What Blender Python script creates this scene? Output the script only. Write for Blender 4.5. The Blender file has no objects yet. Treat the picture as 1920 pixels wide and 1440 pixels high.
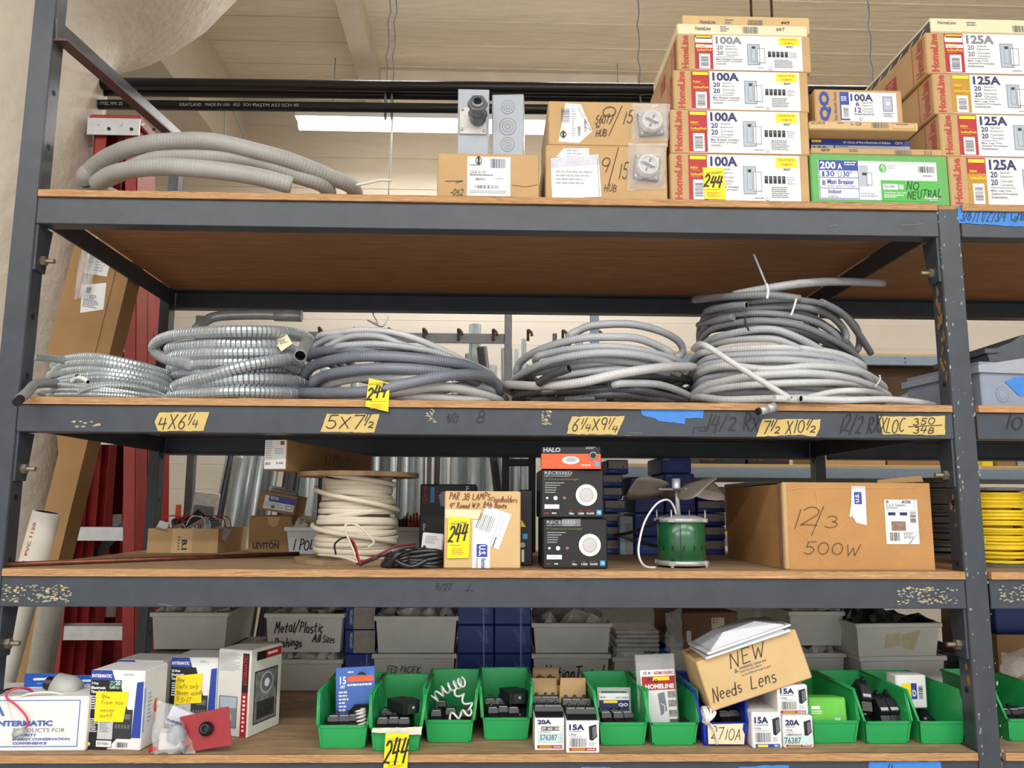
import bpy, bmesh, math, random
from mathutils import Vector, Matrix, Euler
random.seed(7)
scn = bpy.context.scene
COL = scn.collection
PI = math.pi
rad = math.radians
# ---------------------------------------------------------------- camera
F = 1540.0
CAM = Vector((0, -2.05, 1.5))
_yaw, _pit, _rol = rad(1.6), rad(8.49), rad(0.33)
FWD = Vector((math.sin(_yaw)*math.cos(_pit), math.cos(_yaw)*math.cos(_pit), math.sin(_pit)))
_r0 = Vector((math.cos(_yaw), -math.sin(_yaw), 0)); _u0 = _r0.cross(FWD)
RGT = _r0*math.cos(_rol) + _u0*math.sin(_rol); UPV = RGT.cross(FWD)
cam = bpy.data.cameras.new('camera'); camo = bpy.data.objects.new('camera', cam); COL.objects.link(camo)
cam.sensor_width = 36; cam.lens = F/1920*36; cam.clip_start = 0.05; cam.clip_end = 100
camo.matrix_world = Matrix(((RGT.x, UPV.x, -FWD.x, CAM.x), (RGT.y, UPV.y, -FWD.y, CAM.y), (RGT.z, UPV.z, -FWD.z, CAM.z), (0, 0, 0, 1)))
scn.camera = camo
scn.view_settings.view_transform = 'Standard'; scn.view_settings.look = 'None'
scn.view_settings.gamma = 1; scn.view_settings.exposure = -0.28; scn.view_settings.use_curve_mapping = False

def ray(px, py):
    return FWD + RGT*((px-960)/F) - UPV*((py-720)/F)
def P(px, py, Y):                     # sight line met with the upright plane at depth Y
    d = ray(px, py); return CAM + d*((Y-CAM.y)/d.y)
def G(px, py, z):                     # sight line met with a level plane
    d = ray(px, py); return CAM + d*((z-CAM.z)/d.z)

# ---------------------------------------------------------------- materials
def lin(c):
    return tuple(((v/255)/12.92 if v/255 <= .04045 else ((v/255+.055)/1.055)**2.4) for v in c) + (1,)
_M = {}
def mat(name, c=(128, 128, 128), rough=.55, metal=0, var=.12, scale=30, bump=0, bscale=60, stretch=None, c2=None, alpha=1, emit=0, spec=.5, trans=0, wave=None, dist=2.0, bd=.004):
    if name in _M: return _M[name]
    m = bpy.data.materials.new(name); m.use_nodes = True; nt = m.node_tree; N = nt.nodes; L = nt.links
    b = N['Principled BSDF']; b.inputs['Roughness'].default_value = rough; b.inputs['Metallic'].default_value = metal
    b.inputs['Specular IOR Level'].default_value = spec
    tc = N.new('ShaderNodeTexCoord'); mp = N.new('ShaderNodeMapping'); L.new(tc.outputs['Object'], mp.inputs[0])
    if stretch: mp.inputs['Scale'].default_value = stretch
    nz = N.new('ShaderNodeTexNoise'); nz.inputs['Scale'].default_value = scale; nz.inputs['Detail'].default_value = 5; nz.inputs['Roughness'].default_value = .62
    nz.inputs['Distortion'].default_value = dist if stretch else 0
    L.new(mp.outputs[0], nz.inputs[0])
    rp = N.new('ShaderNodeValToRGB'); rp.color_ramp.elements[0].position = .32; rp.color_ramp.elements[1].position = .68
    a = lin(c)
    if c2 is None:
        lo = tuple(v*(1-var) for v in a[:3])+(1,); hi = tuple(min(1, v*(1+var)) for v in a[:3])+(1,)
    else: lo, hi = a, lin(c2)
    rp.color_ramp.elements[0].color = lo; rp.color_ramp.elements[1].color = hi
    L.new(nz.outputs[0], rp.inputs[0]); L.new(rp.outputs[0], b.inputs['Base Color'])
    if bump:
        n2 = N.new('ShaderNodeTexNoise'); n2.inputs['Scale'].default_value = bscale; n2.inputs['Detail'].default_value = 4
        L.new(mp.outputs[0], n2.inputs[0])
        bp = N.new('ShaderNodeBump'); bp.inputs['Strength'].default_value = bump; bp.inputs['Distance'].default_value = bd
        L.new(n2.outputs[0], bp.inputs['Height']); L.new(bp.outputs[0], b.inputs['Normal'])
    if wave:                              # ribs along the length (u in metres)
        wv = N.new('ShaderNodeTexWave'); wv.bands_direction = 'X'; wv.inputs['Scale'].default_value = wave; wv.inputs['Distortion'].default_value = 0.0
        L.new(tc.outputs['UV'], wv.inputs[0])
        bp = N.new('ShaderNodeBump'); bp.inputs['Strength'].default_value = .35; bp.inputs['Distance'].default_value = .0015
        L.new(wv.outputs['Fac'], bp.inputs['Height']); L.new(bp.outputs[0], b.inputs['Normal'])
    if alpha < 1: b.inputs['Alpha'].default_value = alpha
    if trans: b.inputs['Transmission Weight'].default_value = trans
    if emit:
        b.inputs['Emission Color'].default_value = a; b.inputs['Emission Strength'].default_value = emit
    _M[name] = m; return m
card = mat('cardboard', (193, 158, 112), .8, var=.07, scale=9, bump=.06, bscale=120)
card_dk = mat('cardboard_brown', (160, 124, 80), .8, var=.08, scale=9, bump=.06, bscale=120)
card_lt = mat('cardboard_tan', (212, 180, 130), .8, var=.06, scale=9)
card_in = mat('cardboard_inside', (150, 115, 78), .85)
white = mat('paper_white', (232, 232, 233), .6, var=.02)
cream = mat('paper_cream', (232, 220, 185), .65, var=.03)
black = mat('ink_black', (22, 22, 26), .5, var=.1)
greyink = mat('ink_grey', (105, 108, 116), .6, var=.05)
gfine = mat('fine_print_grey', (128, 132, 140), .6, var=.03)
pic = mat('print_panel_grey', (176, 188, 200), .6, var=.04)
ltgrey = mat('ink_light_grey', (172, 178, 186), .6, var=.05)
red = mat('ink_red', (176, 28, 38), .5, var=.05)
brick = mat('ink_brick_red', (188, 70, 62), .6, var=.08)
yellow = mat('ink_yellow', (250, 222, 30), .5, var=.03)
gold = mat('ink_gold', (188, 138, 36), .5, var=.03)
orange = mat('ink_orange', (226, 96, 52), .5, var=.04)
blue = mat('ink_blue', (40, 66, 160), .5, var=.04)
navy = mat('ink_navy', (32, 38, 96), .5, var=.06)
skyblue = mat('ink_sky_blue', (84, 166, 226), .5, var=.04)
green = mat('ink_green', (76, 178, 74), .5, var=.04)
dkgreen = mat('ink_dark_green', (28, 92, 60), .5, var=.04)
marker = mat('marker_black', (38, 34, 34), .6, var=.2)
marker_br = mat('marker_brown', (120, 58, 44), .6, var=.1)
steelpaint = mat('slate_painted_steel', (57, 63, 72), .38, 0, var=.16, scale=14, bump=.10, bscale=40, spec=.5)
chip = mat('chipped_primer', (150, 152, 144), .8, var=.15)
rust = mat('rust', (150, 112, 62), .9, var=.3, scale=60)
ply = mat('plywood_face', (112, 74, 46), .7, c2=(150, 104, 66), scale=5, stretch=(1.2, 14, 14), bump=.12, bscale=40)
ply_top = mat('plywood_worn_top', (132, 106, 80), .75, c2=(176, 146, 112), scale=5, stretch=(1.2, 10, 10), bump=.08)
ply_edge = mat('plywood_edge', (140, 98, 62), .75, c2=(212, 168, 118), scale=6, stretch=(1.5, 40, 60), bump=.2, bscale=50)
zinc = mat('galvanized_steel', (176, 184, 186), .36, .4, var=.18, scale=25)
alu = mat('aluminium', (186, 188, 190), .4, .4, var=.1, scale=20)
dksteel = mat('dark_steel', (70, 70, 72), .45, .6, var=.15)
bolt_m = mat('bolt_steel', (150, 138, 120), .45, .7, var=.2)
liq = mat('grey_pvc_jacket', (176, 179, 184), .36, 0, var=.05, scale=12, wave=45)
liq_d = mat('dark_grey_pvc_jacket', (120, 126, 138), .34, 0, var=.06, scale=12, wave=45)
liq_k = mat('charcoal_pvc_jacket', (72, 74, 80), .34, 0, var=.06, scale=12, wave=45)
liq_l = mat('pale_grey_pvc_jacket', (202, 203, 204), .38, 0, var=.06, scale=12, wave=45)
dkhole = mat('dark_bore', (22, 22, 24), .7)
blackpl = mat('black_plastic', (30, 30, 33), .38, var=.15)
whitepl = mat('white_plastic', (226, 226, 224), .4, var=.03)
greypl = mat('grey_enclosure_paint', (158, 166, 176), .35, 0, var=.05)
tub_m = mat('smoky_plastic_tub', (226, 225, 219), .4, var=.08, scale=8, alpha=.93)
greenbin = mat('green_bin_plastic', (44, 166, 92), .33, var=.06, scale=10)
bluebin = mat('blue_bin_plastic', (34, 60, 186), .35, var=.06)
bluebox = mat('blue_carton', (30, 56, 138), .5, var=.08)
film = mat('clear_film', (236, 238, 240), .12, var=.02, alpha=.26, spec=.9, bump=.6, bscale=35)
masking = mat('masking_tape', (206, 180, 112), .7, var=.06, scale=20)
bluetape = mat('blue_tape', (62, 132, 214), .65, var=.08, scale=25)
lottag = mat('lot_tag_yellow', (252, 224, 14), .5, var=.02)
redpaint = mat('red_fibreglass', (150, 34, 30), .5, var=.15, scale=8)

# ---------------------------------------------------------------- stroke letters (hand lettering)
def _arc(cx, cy, rx, ry, a0, a1, n=9):
    return [(cx+rx*math.cos(rad(a0+(a1-a0)*i/n)), cy+ry*math.sin(rad(a0+(a1-a0)*i/n))) for i in range(n+1)]
SF = {
 '0': [_arc(.35, .5, .33, .5, 80, 440)], '1': [[(.3, 1), (.2, 0)]],
 '2': [_arc(.32, .72, .28, .28, 160, -30)+[(.05, .04), (.2, .08), (.65, .02)]],
 '3': [_arc(.3, .75, .25, .25, 140, -80, 8)+_arc(.3, .26, .32, .26, 80, -150, 8)],
 '4': [[(.2, 1), (.03, .42), (.68, .5)], [(.55, .95), (.45, 0)]],
 '5': [[(.65, 1), (.18, .96), (.12, .55)]+_arc(.3, .3, .3, .3, 100, -150, 9)],
 '6': [[(.55, 1), (.2, .6)]+_arc(.3, .26, .24, .26, 150, -200, 10)],
 '7': [[(.02, .95), (.65, .98), (.25, 0)]], '8': [_arc(.33, .75, .24, .25, -90, 270, 12)+_arc(.33, .26, .3, .26, 90, -270, 12)],
 '9': [_arc(.33, .72, .26, .28, 10, 370, 12)+[(.5, .3), (.42, 0)]],
 'A': [[(0, 0), (.32, 1), (.62, 0)], [(.12, .38), (.52, .4)]],
 'B': [[(.08, 0), (.1, 1)], [(.06, 1)]+_arc(.2, .75, .36, .25, 80, -80, 7)+_arc(.2, .26, .42, .26, 80, -90, 7)],
 'C': [_arc(.4, .5, .38, .5, 60, 310, 12)], 'D': [[(.1, 0), (.1, 1)], [(.02, 1)]+_arc(.1, .5, .5, .5, 85, -90, 9)],
 'E': [[(.6, .98), (.08, 1), (.1, 0), (.62, .02)], [(.1, .52), (.48, .52)]], 'F': [[(.6, 1), (.08, .98), (.1, 0)], [(.1, .5), (.45, .52)]],
 'G': [_arc(.4, .5, .38, .5, 60, 320, 12)+[(.7, .45), (.4, .42)]], 'H': [[(.05, 1), (.05, 0)], [(.6, 1), (.58, 0)], [(.05, .5), (.6, .52)]],
 'I': [[(.15, 1), (.15, 0)]], 'K': [[(.08, 1), (.08, 0)], [(.6, 1), (.1, .45), (.6, 0)]], 'L': [[(.1, 1), (.06, .04), (.6, .02)]],
 'M': [[(.02, 0), (.12, 1), (.36, .4), (.62, 1), (.72, 0)]], 'N': [[(.04, 0), (.08, 1), (.56, 0), (.62, 1)]],
 'O': [_arc(.38, .5, .36, .5, 90, 450, 14)], 'P': [[(.08, 0), (.1, 1)], [(.02, .98)]+_arc(.18, .75, .4, .25, 90, -90, 8)+[(.1, .48)]],
 'R': [[(.08, 0), (.1, 1)], [(.02, .98)]+_arc(.18, .76, .38, .24, 90, -90, 8)+[(.12, .5), (.62, 0)]],
 'S': [_arc(.34, .76, .26, .24, 40, 250, 8)+_arc(.32, .25, .28, .26, 80, -140, 8)], 'T': [[(0, .98), (.66, 1)], [(.34, 1), (.3, 0)]],
 'U': [[(.06, 1), (.06, .3)]+_arc(.33, .28, .27, .28, 180, 360, 8)+[(.6, 1)]], 'V': [[(0, 1), (.3, 0), (.6, 1)]],
 'W': [[(0, 1), (.18, 0), (.4, .7), (.58, 0), (.8, 1)]], 'X': [[(0, 1), (.6, 0)], [(.6, 1), (.02, 0)]], 'Y': [[(0, 1), (.3, .5)], [(.62, 1), (.2, 0)]],
 'a': [_arc(.28, .28, .24, .28, 50, 400, 10)+[(.5, 0)]], 'c': [_arc(.28, .28, .25, .28, 60, 310, 8)],
 'd': [_arc(.25, .28, .24, .28, 30, 390, 10)+[(.52, 1), (.5, 0)]], 'e': [[(.04, .28), (.5, .32)]+_arc(.28, .28, .23, .28, 20, 310, 9)],
 'g': [_arc(.28, .28, .22, .28, 30, 390, 9)+[(.5, -.2), (.25, -.34), (.05, -.22)]], 'h': [[(.06, 1), (.06, 0), (.1, .4), (.35, .55), (.46, .35), (.46, 0)]],
 'i': [[(.1, .5), (.1, 0)], [(.1, .72), (.12, .76)]], 'k': [[(.06, 1), (.06, 0)], [(.45, .6), (.08, .28), (.48, 0)]], 'l': [[(.12, 1), (.1, 0)]],
 'm': [[(.02, .5), (.04, 0), (.08, .4), (.25, .52), (.34, .3), (.34, 0), (.38, .4), (.56, .52), (.64, .3), (.66, 0)]],
 'n': [[(.04, .5), (.05, 0), (.1, .4), (.32, .52), (.42, .32), (.44, 0)]], 'o': [_arc(.26, .28, .24, .28, 90, 450, 10)],
 'p': [[(.06, .52), (.04, -.35)], _arc(.26, .27, .22, .27, 170, -180, 10)], 'r': [[(.05, .52), (.06, 0), (.1, .36), (.3, .52), (.4, .46)]],
 's': [_arc(.25, .41, .17, .13, 40, 250, 6)+_arc(.24, .14, .2, .14, 80, -140, 6)], 't': [[(.2, .9), (.16, .1), (.36, .02)], [(0, .58), (.42, .6)]],
 'u': [[(.04, .52), (.08, .08), (.3, .02), (.42, .5), (.46, 0)]], 'w': [[(0, .52), (.14, 0), (.3, .42), (.44, 0), (.6, .52)]], 'v': [[(0, .52), (.2, 0), (.4, .52)]],
 'z': [[(.02, .52), (.42, .5), (.02, .02), (.44, 0)]], 'x': [[(0, .52), (.42, 0)], [(.42, .52), (0, 0)]], 'b': [[(.06, 1), (.06, .05)], _arc(.26, .27, .21, .27, 170, -180, 10)], 'f': [[(.4, .95), (.24, 1), (.16, .8), (.16, 0)], [(0, .52), (.36, .54)]], 'Z': [[(0, 1), (.6, 1), (0, 0), (.62, 0)]], 'J': [[(.5, 1), (.48, .2), (.3, 0), (.08, .18)]],
 'y': [[(.02, .52), (.22, .04)], [(.46, .52), (.1, -.35)]], '/': [[(.55, 1.08), (0, -.08)]], '-': [[(.05, .45), (.45, .47)]], '.': [[(.05, 0), (.1, .03)]],
 '"': [[(.1, 1.05), (.08, .8)], [(.28, 1.05), (.26, .8)]], '#': [[(.2, 1), (.1, 0)], [(.5, 1), (.4, 0)], [(0, .65), (.6, .67)], [(0, .3), (.6, .32)]], ' ': [],
}
_TC = {}
def text_geo(s, bold):
    k = (s, bold)
    if k in _TC: return _TC[k]
    cu = bpy.data.curves.new('lettering', 'FONT'); cu.body = s; cu.size = 1; cu.offset = bold; cu.resolution_u = 2; cu.fill_mode = 'FRONT'
    o = bpy.data.objects.new('lettering', cu)
    me = o.to_mesh()
    vs = [(v.co.x, v.co.y) for v in me.vertices]; fs = [tuple(p.vertices) for p in me.polygons]
    o.to_mesh_clear(); bpy.data.objects.remove(o); bpy.data.curves.remove(cu)
    if not vs: vs = [(0, 0), (1, 0), (0, 1)]; fs = []
    x0 = min(v[0] for v in vs); x1 = max(v[0] for v in vs); y0 = min(v[1] for v in vs); y1 = max(v[1] for v in vs)
    vs = [((v[0]-x0)/(x1-x0+1e-9), (v[1]-y0)/(y1-y0+1e-9)) for v in vs]
    _TC[k] = (vs, fs); return _TC[k]

# ---------------------------------------------------------------- mesh collector
def smooth(pts, n=6, closed=False):
    pts = [Vector(p) for p in pts]; out = []
    m = len(pts)
    for i in range(m if closed else m-1):
        if closed: a, b, c, d = pts[(i-1) % m], pts[i], pts[(i+1) % m], pts[(i+2) % m]
        else: a, b, c, d = pts[max(i-1, 0)], pts[i], pts[i+1], pts[min(i+2, m-1)]
        for k in range(n):
            t = k/n
            out.append(.5*((2*b)+(c-a)*t+(2*a-5*b+4*c-d)*t*t+(3*b-a-3*c+d)*t**3))
    out.append(pts[0].copy() if closed else pts[-1].copy()); return out
def resample(pts, step):
    out = [pts[0].copy()]; acc = 0; need = step
    for a, b in zip(pts, pts[1:]):
        L = (b-a).length
        while L > 1e-9 and acc+L >= need:
            out.append(a.lerp(b, (need-acc)/L)); need += step
        acc += L
    return out
class MB:
    def __init__(s): s.v = []; s.f = []; s.m = []; s.mats = []; s.uv = {}; s.sm = []
    def mi(s, m):
        if m not in s.mats: s.mats.append(m)
        return s.mats.index(m)
    def add(s, vs, fs, m, sm=False):
        o = len(s.v); s.v += [tuple(v) for v in vs]; k = s.mi(m)
        for f in fs: s.f.append(tuple(i+o for i in f)); s.m.append(k); s.sm.append(sm)
        return o
    def quad(s, a, b, c, d, m): s.add([a, b, c, d], [(0, 1, 2, 3)], m)
    def box(s, lo, hi, m, X=None, bev=0):
        x0, y0, z0 = lo; x1, y1, z1 = hi
        if bev:
            b = min(bev, abs(x1-x0)*.45, abs(y1-y0)*.45, abs(z1-z0)*.45)
            vs = []
            for (x, sx) in ((x0, 1), (x1, -1)):
                for (y, sy) in ((y0, 1), (y1, -1)):
                    for (z, sz) in ((z0, 1), (z1, -1)):
                        vs += [(x, y+sy*b, z+sz*b), (x+sx*b, y, z+sz*b), (x+sx*b, y+sy*b, z)]
            I = lambda i, j, k, a: ((i*2+j)*2+k)*3+a
            fs = []
            for i in (0, 1): q = [I(i, 0, 0, 0), I(i, 0, 1, 0), I(i, 1, 1, 0), I(i, 1, 0, 0)]; fs.append(q if i == 0 else q[::-1])
            for j in (0, 1): q = [I(0, j, 0, 1), I(1, j, 0, 1), I(1, j, 1, 1), I(0, j, 1, 1)]; fs.append(q if j == 0 else q[::-1])
            for k in (0, 1): q = [I(0, 0, k, 2), I(0, 1, k, 2), I(1, 1, k, 2), I(1, 0, k, 2)]; fs.append(q if k == 0 else q[::-1])
            for j in (0, 1):
                for k in (0, 1): fs.append([I(0, j, k, 1), I(1, j, k, 1), I(1, j, k, 2), I(0, j, k, 2)])
            for i in (0, 1):
                for k in (0, 1): fs.append([I(i, 0, k, 0), I(i, 1, k, 0), I(i, 1, k, 2), I(i, 0, k, 2)])
            for i in (0, 1):
                for j in (0, 1): fs.append([I(i, j, 0, 0), I(i, j, 1, 0), I(i, j, 1, 1), I(i, j, 0, 1)])
            for i in (0, 1):
                for j in (0, 1):
                    for k in (0, 1): fs.append([I(i, j, k, 0), I(i, j, k, 1), I(i, j, k, 2)])
        else:
            vs = [(x, y, z) for x in (x0, x1) for y in (y0, y1) for z in (z0, z1)]
            fs = [(0, 1, 3, 2), (4, 6, 7, 5), (0, 4, 5, 1), (2, 3, 7, 6), (0, 2, 6, 4), (1, 5, 7, 3)]
        if X is not None: vs = [X @ Vector(v) for v in vs]
        s.add(vs, fs, m)
    def tube(s, pts, r, m, seg=10, rib=None, cap=True, hollow=False, inner=None):
        pts = [Vector(p) for p in pts]
        if rib:
            fine_ = resample(pts, rib[0]*.095); pts = [q for i, q in enumerate(fine_) if i % 10 in (0, 5, 7, 8)]
        n = len(pts)
        if n < 2: return
        t = (pts[1]-pts[0]).normalized(); up = Vector((0, 0, 1)) if abs(t.z) < .9 else Vector((1, 0, 0))
        nrm = t.cross(up).normalized(); o = len(s.v); k = s.mi(m); L = 0
        for i, p in enumerate(pts):
            t2 = (pts[min(i+1, n-1)]-pts[max(i-1, 0)]).normalized()
            nrm = (nrm - t2*nrm.dot(t2)).normalized(); bi = t2.cross(nrm)
            rr = r(i/(n-1)) if callable(r) else r
            if rib and i % 4 == 2: rr -= rib[1]
            if i: L += (p-pts[i-1]).length
            for j in range(seg):
                a = 2*PI*j/seg; s.uv[len(s.v)] = (L, j/seg)
                s.v.append(tuple(p+nrm*(math.cos(a)*rr)+bi*(math.sin(a)*rr)))
        for i in range(n-1):
            for j in range(seg):
                s.f.append((o+i*seg+j, o+i*seg+(j+1) % seg, o+(i+1)*seg+(j+1) % seg, o+(i+1)*seg+j)); s.m.append(k); s.sm.append(not rib)
        for e, base in ((0, o), (1, o+(n-1)*seg)):
            if not cap: continue
            if hollow:
                c = pts[0] if e == 0 else pts[-1]; d = (pts[1]-pts[0]).normalized() if e == 0 else (pts[-2]-pts[-1]).normalized()
                ring = [Vector(s.v[base+j]) for j in range(seg)]
                inn = [c+(q-c)*.82 for q in ring]; deep = [q+d*.03 for q in inn]
                b2 = len(s.v); s.v += [tuple(q) for q in inn+deep]; kk = s.mi(inner or dkhole)
                for j in range(seg):
                    j2 = (j+1) % seg
                    s.f.append((base+j, base+j2, b2+j2, b2+j)); s.m.append(k); s.sm.append(False)
                    s.f.append((b2+j, b2+j2, b2+seg+j2, b2+seg+j)); s.m.append(kk); s.sm.append(False)
                s.f.append(tuple(b2+seg+j for j in range(seg))); s.m.append(kk); s.sm.append(False)
            else:
                s.f.append(tuple(base+j for j in range(seg))); s.m.append(k); s.sm.append(False)
    def lathe(s, prof, c, m, seg=24, axis='z', sm=True, X=None):
        vs = []
        for (r, h) in prof:
            for j in range(seg):
                a = 2*PI*j/seg; p = (r*math.cos(a), r*math.sin(a), h)
                if axis == 'y': p = (p[0], h, p[1])
                if axis == 'x': p = (h, p[0], p[1])
                p = Vector(c)+Vector(p); vs.append(X @ p if X is not None else p)
        fs = [(i*seg+j, i*seg+(j+1) % seg, (i+1)*seg+(j+1) % seg, (i+1)*seg+j) for i in range(len(prof)-1) for j in range(seg)]
        s.add(vs, fs, m, sm)
        s.add(vs[:seg], [tuple(range(seg))], m); s.add(vs[-seg:], [tuple(range(seg))], m)
    def prism(s, poly, a, b, m, plane='xz', X=None):     # outline swept from a to b
        n = len(poly)
        def q(p, h): return {'xz': (p[0], h, p[1]), 'xy': (p[0], p[1], h), 'yz': (h, p[0], p[1])}[plane]
        vs = [q(p, a) for p in poly]+[q(p, b) for p in poly]
        if X is not None: vs = [X @ Vector(v) for v in vs]
        s.add(vs, [tuple(range(n)), tuple(range(2*n-1, n-1, -1))]+[(i, (i+1) % n, n+(i+1) % n, n+i) for i in range(n)], m)
    def build(s, name, parent=None, X=None, **props):
        me = bpy.data.meshes.new(name); me.from_pydata(s.v, [], s.f)
        for m in s.mats: me.materials.append(m)
        me.polygons.foreach_set('material_index', s.m); me.polygons.foreach_set('use_smooth', s.sm)
        if s.uv:
            ul = me.uv_layers.new(name='UVMap'); li = [0]*len(me.loops); me.loops.foreach_get('vertex_index', li)
            fl = []
            for i in li: fl += s.uv.get(i, (0, 0))
            ul.data.foreach_set('uv', fl)
        bm = bmesh.new(); bm.from_mesh(me); bmesh.ops.recalc_face_normals(bm, faces=bm.faces); bm.to_mesh(me); bm.free()
        me.update(); o = bpy.data.objects.new(name, me); COL.objects.link(o)
        if parent is not None: o.parent = parent
        if X is not None: o.matrix_local = X
        for k, v in props.items():
            if v is not None: o[k] = v
        return o
def tag(o, label, cat, group=None):
    o['label'] = label; o['category'] = cat
    if group: o['group'] = group
    return o
def thing(name, label, cat, X, group=None):
    o = bpy.data.objects.new(name, None); COL.objects.link(o); o.empty_display_size = .05
    o.matrix_world = X if isinstance(X, Matrix) else Matrix.Translation(X)
    return tag(o, label, cat, group)
def struct(mb, name):
    o = mb.build(name); o['kind'] = 'structure'; return o
def dup(o, X, label=None, group=None):
    c = o.copy(); COL.objects.link(c); c.matrix_world = X
    if label: c['label'] = label
    if group: c['group'] = group
    for ch in [h for h in bpy.data.objects if h.parent == o]:
        d = ch.copy(); COL.objects.link(d); d.parent = c
        for g in [h for h in bpy.data.objects if h.parent == ch]:
            e = g.copy(); COL.objects.link(e); e.parent = d
    return c

# ---------------------------------------------------------------- printed faces: drawn in the face's own rectangle
class Face:
    # o: lower-left corner, ux/uz: edge directions (unit), w,h: size, R=(x0,y0,x1,y1) the drawing frame (y down)
    def __init__(s, o, ux, uz, w, h, R, n=None):
        s.o = Vector(o); s.ux = Vector(ux); s.uz = Vector(uz); s.w = w; s.h = h; s.R = R; s.n = n or s.ux.cross(s.uz); s.mb = MB(); s.k = 0
    def pt(s, x, y, lay):
        x0, y0, x1, y1 = s.R
        return s.o+s.ux*((x-x0)/(x1-x0)*s.w)+s.uz*((y1-y)/(y1-y0)*s.h)+s.n*(.0006+.00035*lay)
    def rect(s, x0, y0, x1, y1, m, lay=0): s.mb.quad(s.pt(x0, y1, lay), s.pt(x1, y1, lay), s.pt(x1, y0, lay), s.pt(x0, y0, lay), m); return s
    def poly(s, pts, m, lay=0): s.mb.add([s.pt(x, y, lay) for x, y in pts], [tuple(range(len(pts)))], m); return s
    def disc(s, x, y, r, m, lay=0, n=20): return s.poly([(x+r*math.cos(2*PI*i/n), y+r*math.sin(2*PI*i/n)) for i in range(n)], m, lay)
    def frame(s, x0, y0, x1, y1, t, m, lay=0):
        s.rect(x0, y0, x1, y0+t, m, lay); s.rect(x0, y1-t, x1, y1, m, lay); s.rect(x0, y0, x0+t, y1, m, lay); s.rect(x1-t, y0, x1, y1, m, lay); return s
    def text(s, t, x0, y0, x1, y1, m, bold=.0, lay=2, rot=0, shear=0):
        vs, fs = text_geo(t, bold)
        out = []
        for (u, v) in vs:
            u = (u + shear*v)/(1+shear)
            if rot == 90: a, b = v, 1-u; out.append(s.pt(x0+(1-a)*(x1-x0), y0+b*(y1-y0), lay))     # reads upward
            elif rot == -90: out.append(s.pt(x0+v*(x1-x0), y0+u*(y1-y0), lay))                      # reads downward
            elif rot == 180: out.append(s.pt(x1-u*(x1-x0), y0+v*(y1-y0), lay))
            else: out.append(s.pt(x0+u*(x1-x0), y1-v*(y1-y0), lay))
        s.mb.add(out, fs, m); return s
    def line(s, pts, w, m, lay=3):
        for (a, b) in zip(pts, pts[1:]):
            dx, dy = b[0]-a[0], b[1]-a[1]; L = math.hypot(dx, dy) or 1e-6; nx, ny = -dy/L*w/2, dx/L*w/2; ex, ey = dx/L*w*.3, dy/L*w*.3
            s.poly([(a[0]-ex+nx, a[1]-ey+ny), (b[0]+ex+nx, b[1]+ey+ny), (b[0]+ex-nx, b[1]+ey-ny), (a[0]-ex-nx, a[1]-ey-ny)], m, lay); lay += .07
        return s
    def hand(s, t, x0, y0, x1, y1, m=None, w=1.6, lay=3, rot=0, slope=0, rev=False, slant=.2):
        m = m or marker; adv = 0; st = []
        for ch in t:
            g = SF.get(ch, SF.get(ch.lower(), [])); wd = max([p[0] for q in g for p in q], default=.35)
            j = random.uniform(-.09, .09); k = random.uniform(.86, 1.12); e = random.uniform(-.06, .06)
            for q in g: st.append([(adv+p[0]+e*p[1], p[1]*k+j) for p in q])
            adv += wd+.2
        adv = max(adv-.2, .1)
        for q in st:
            pp = []
            for (u, v) in q:
                u /= adv
                if rev: u, v = 1-u, 1-v
                X = x0+u*(x1-x0)+slant*(v-.5)*(y1-y0); Y = y1-v*(y1-y0)+slope*(X-x0)
                pp.append((X, Y))
            s.line(pp, w, m, lay)
        return s
    def bars(s, x0, y0, x1, y1, m=None, lay=2, vert=True, seed=1):
        rr = random.Random(seed); a, b = (x0, x1) if vert else (y0, y1); u = a
        while u < b:
            t = rr.choice((.6, .6, 1.2, 1.8))*(b-a)/36
            if vert: s.rect(u, y0, min(u+t, b), y1, m or black, lay)
            else: s.rect(x0, u, x1, min(u+t, b), m or black, lay)
            u += t+rr.choice((.7, 1, 1.6))*(b-a)/36
        return s
    def fine(s, x0, y0, x1, y1, n, m=None, lay=2, seed=1, gap=.5):   # lines of print too small to read
        rr = random.Random(seed+int(x0)); p = (y1-y0)/n
        for i in range(n):
            y = y0+i*p; x = x0; e = x0+(x1-x0)*rr.uniform(.6, 1)
            while x < e:
                w = rr.uniform(2.5, 6)*p/3; s.rect(x, y, min(x+w, e), y+p*(1-gap), m or greyink, lay); x += w+p*.25
        return s
    def build(s, name, parent, **kw):
        return s.mb.build(name, parent, **kw)

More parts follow.
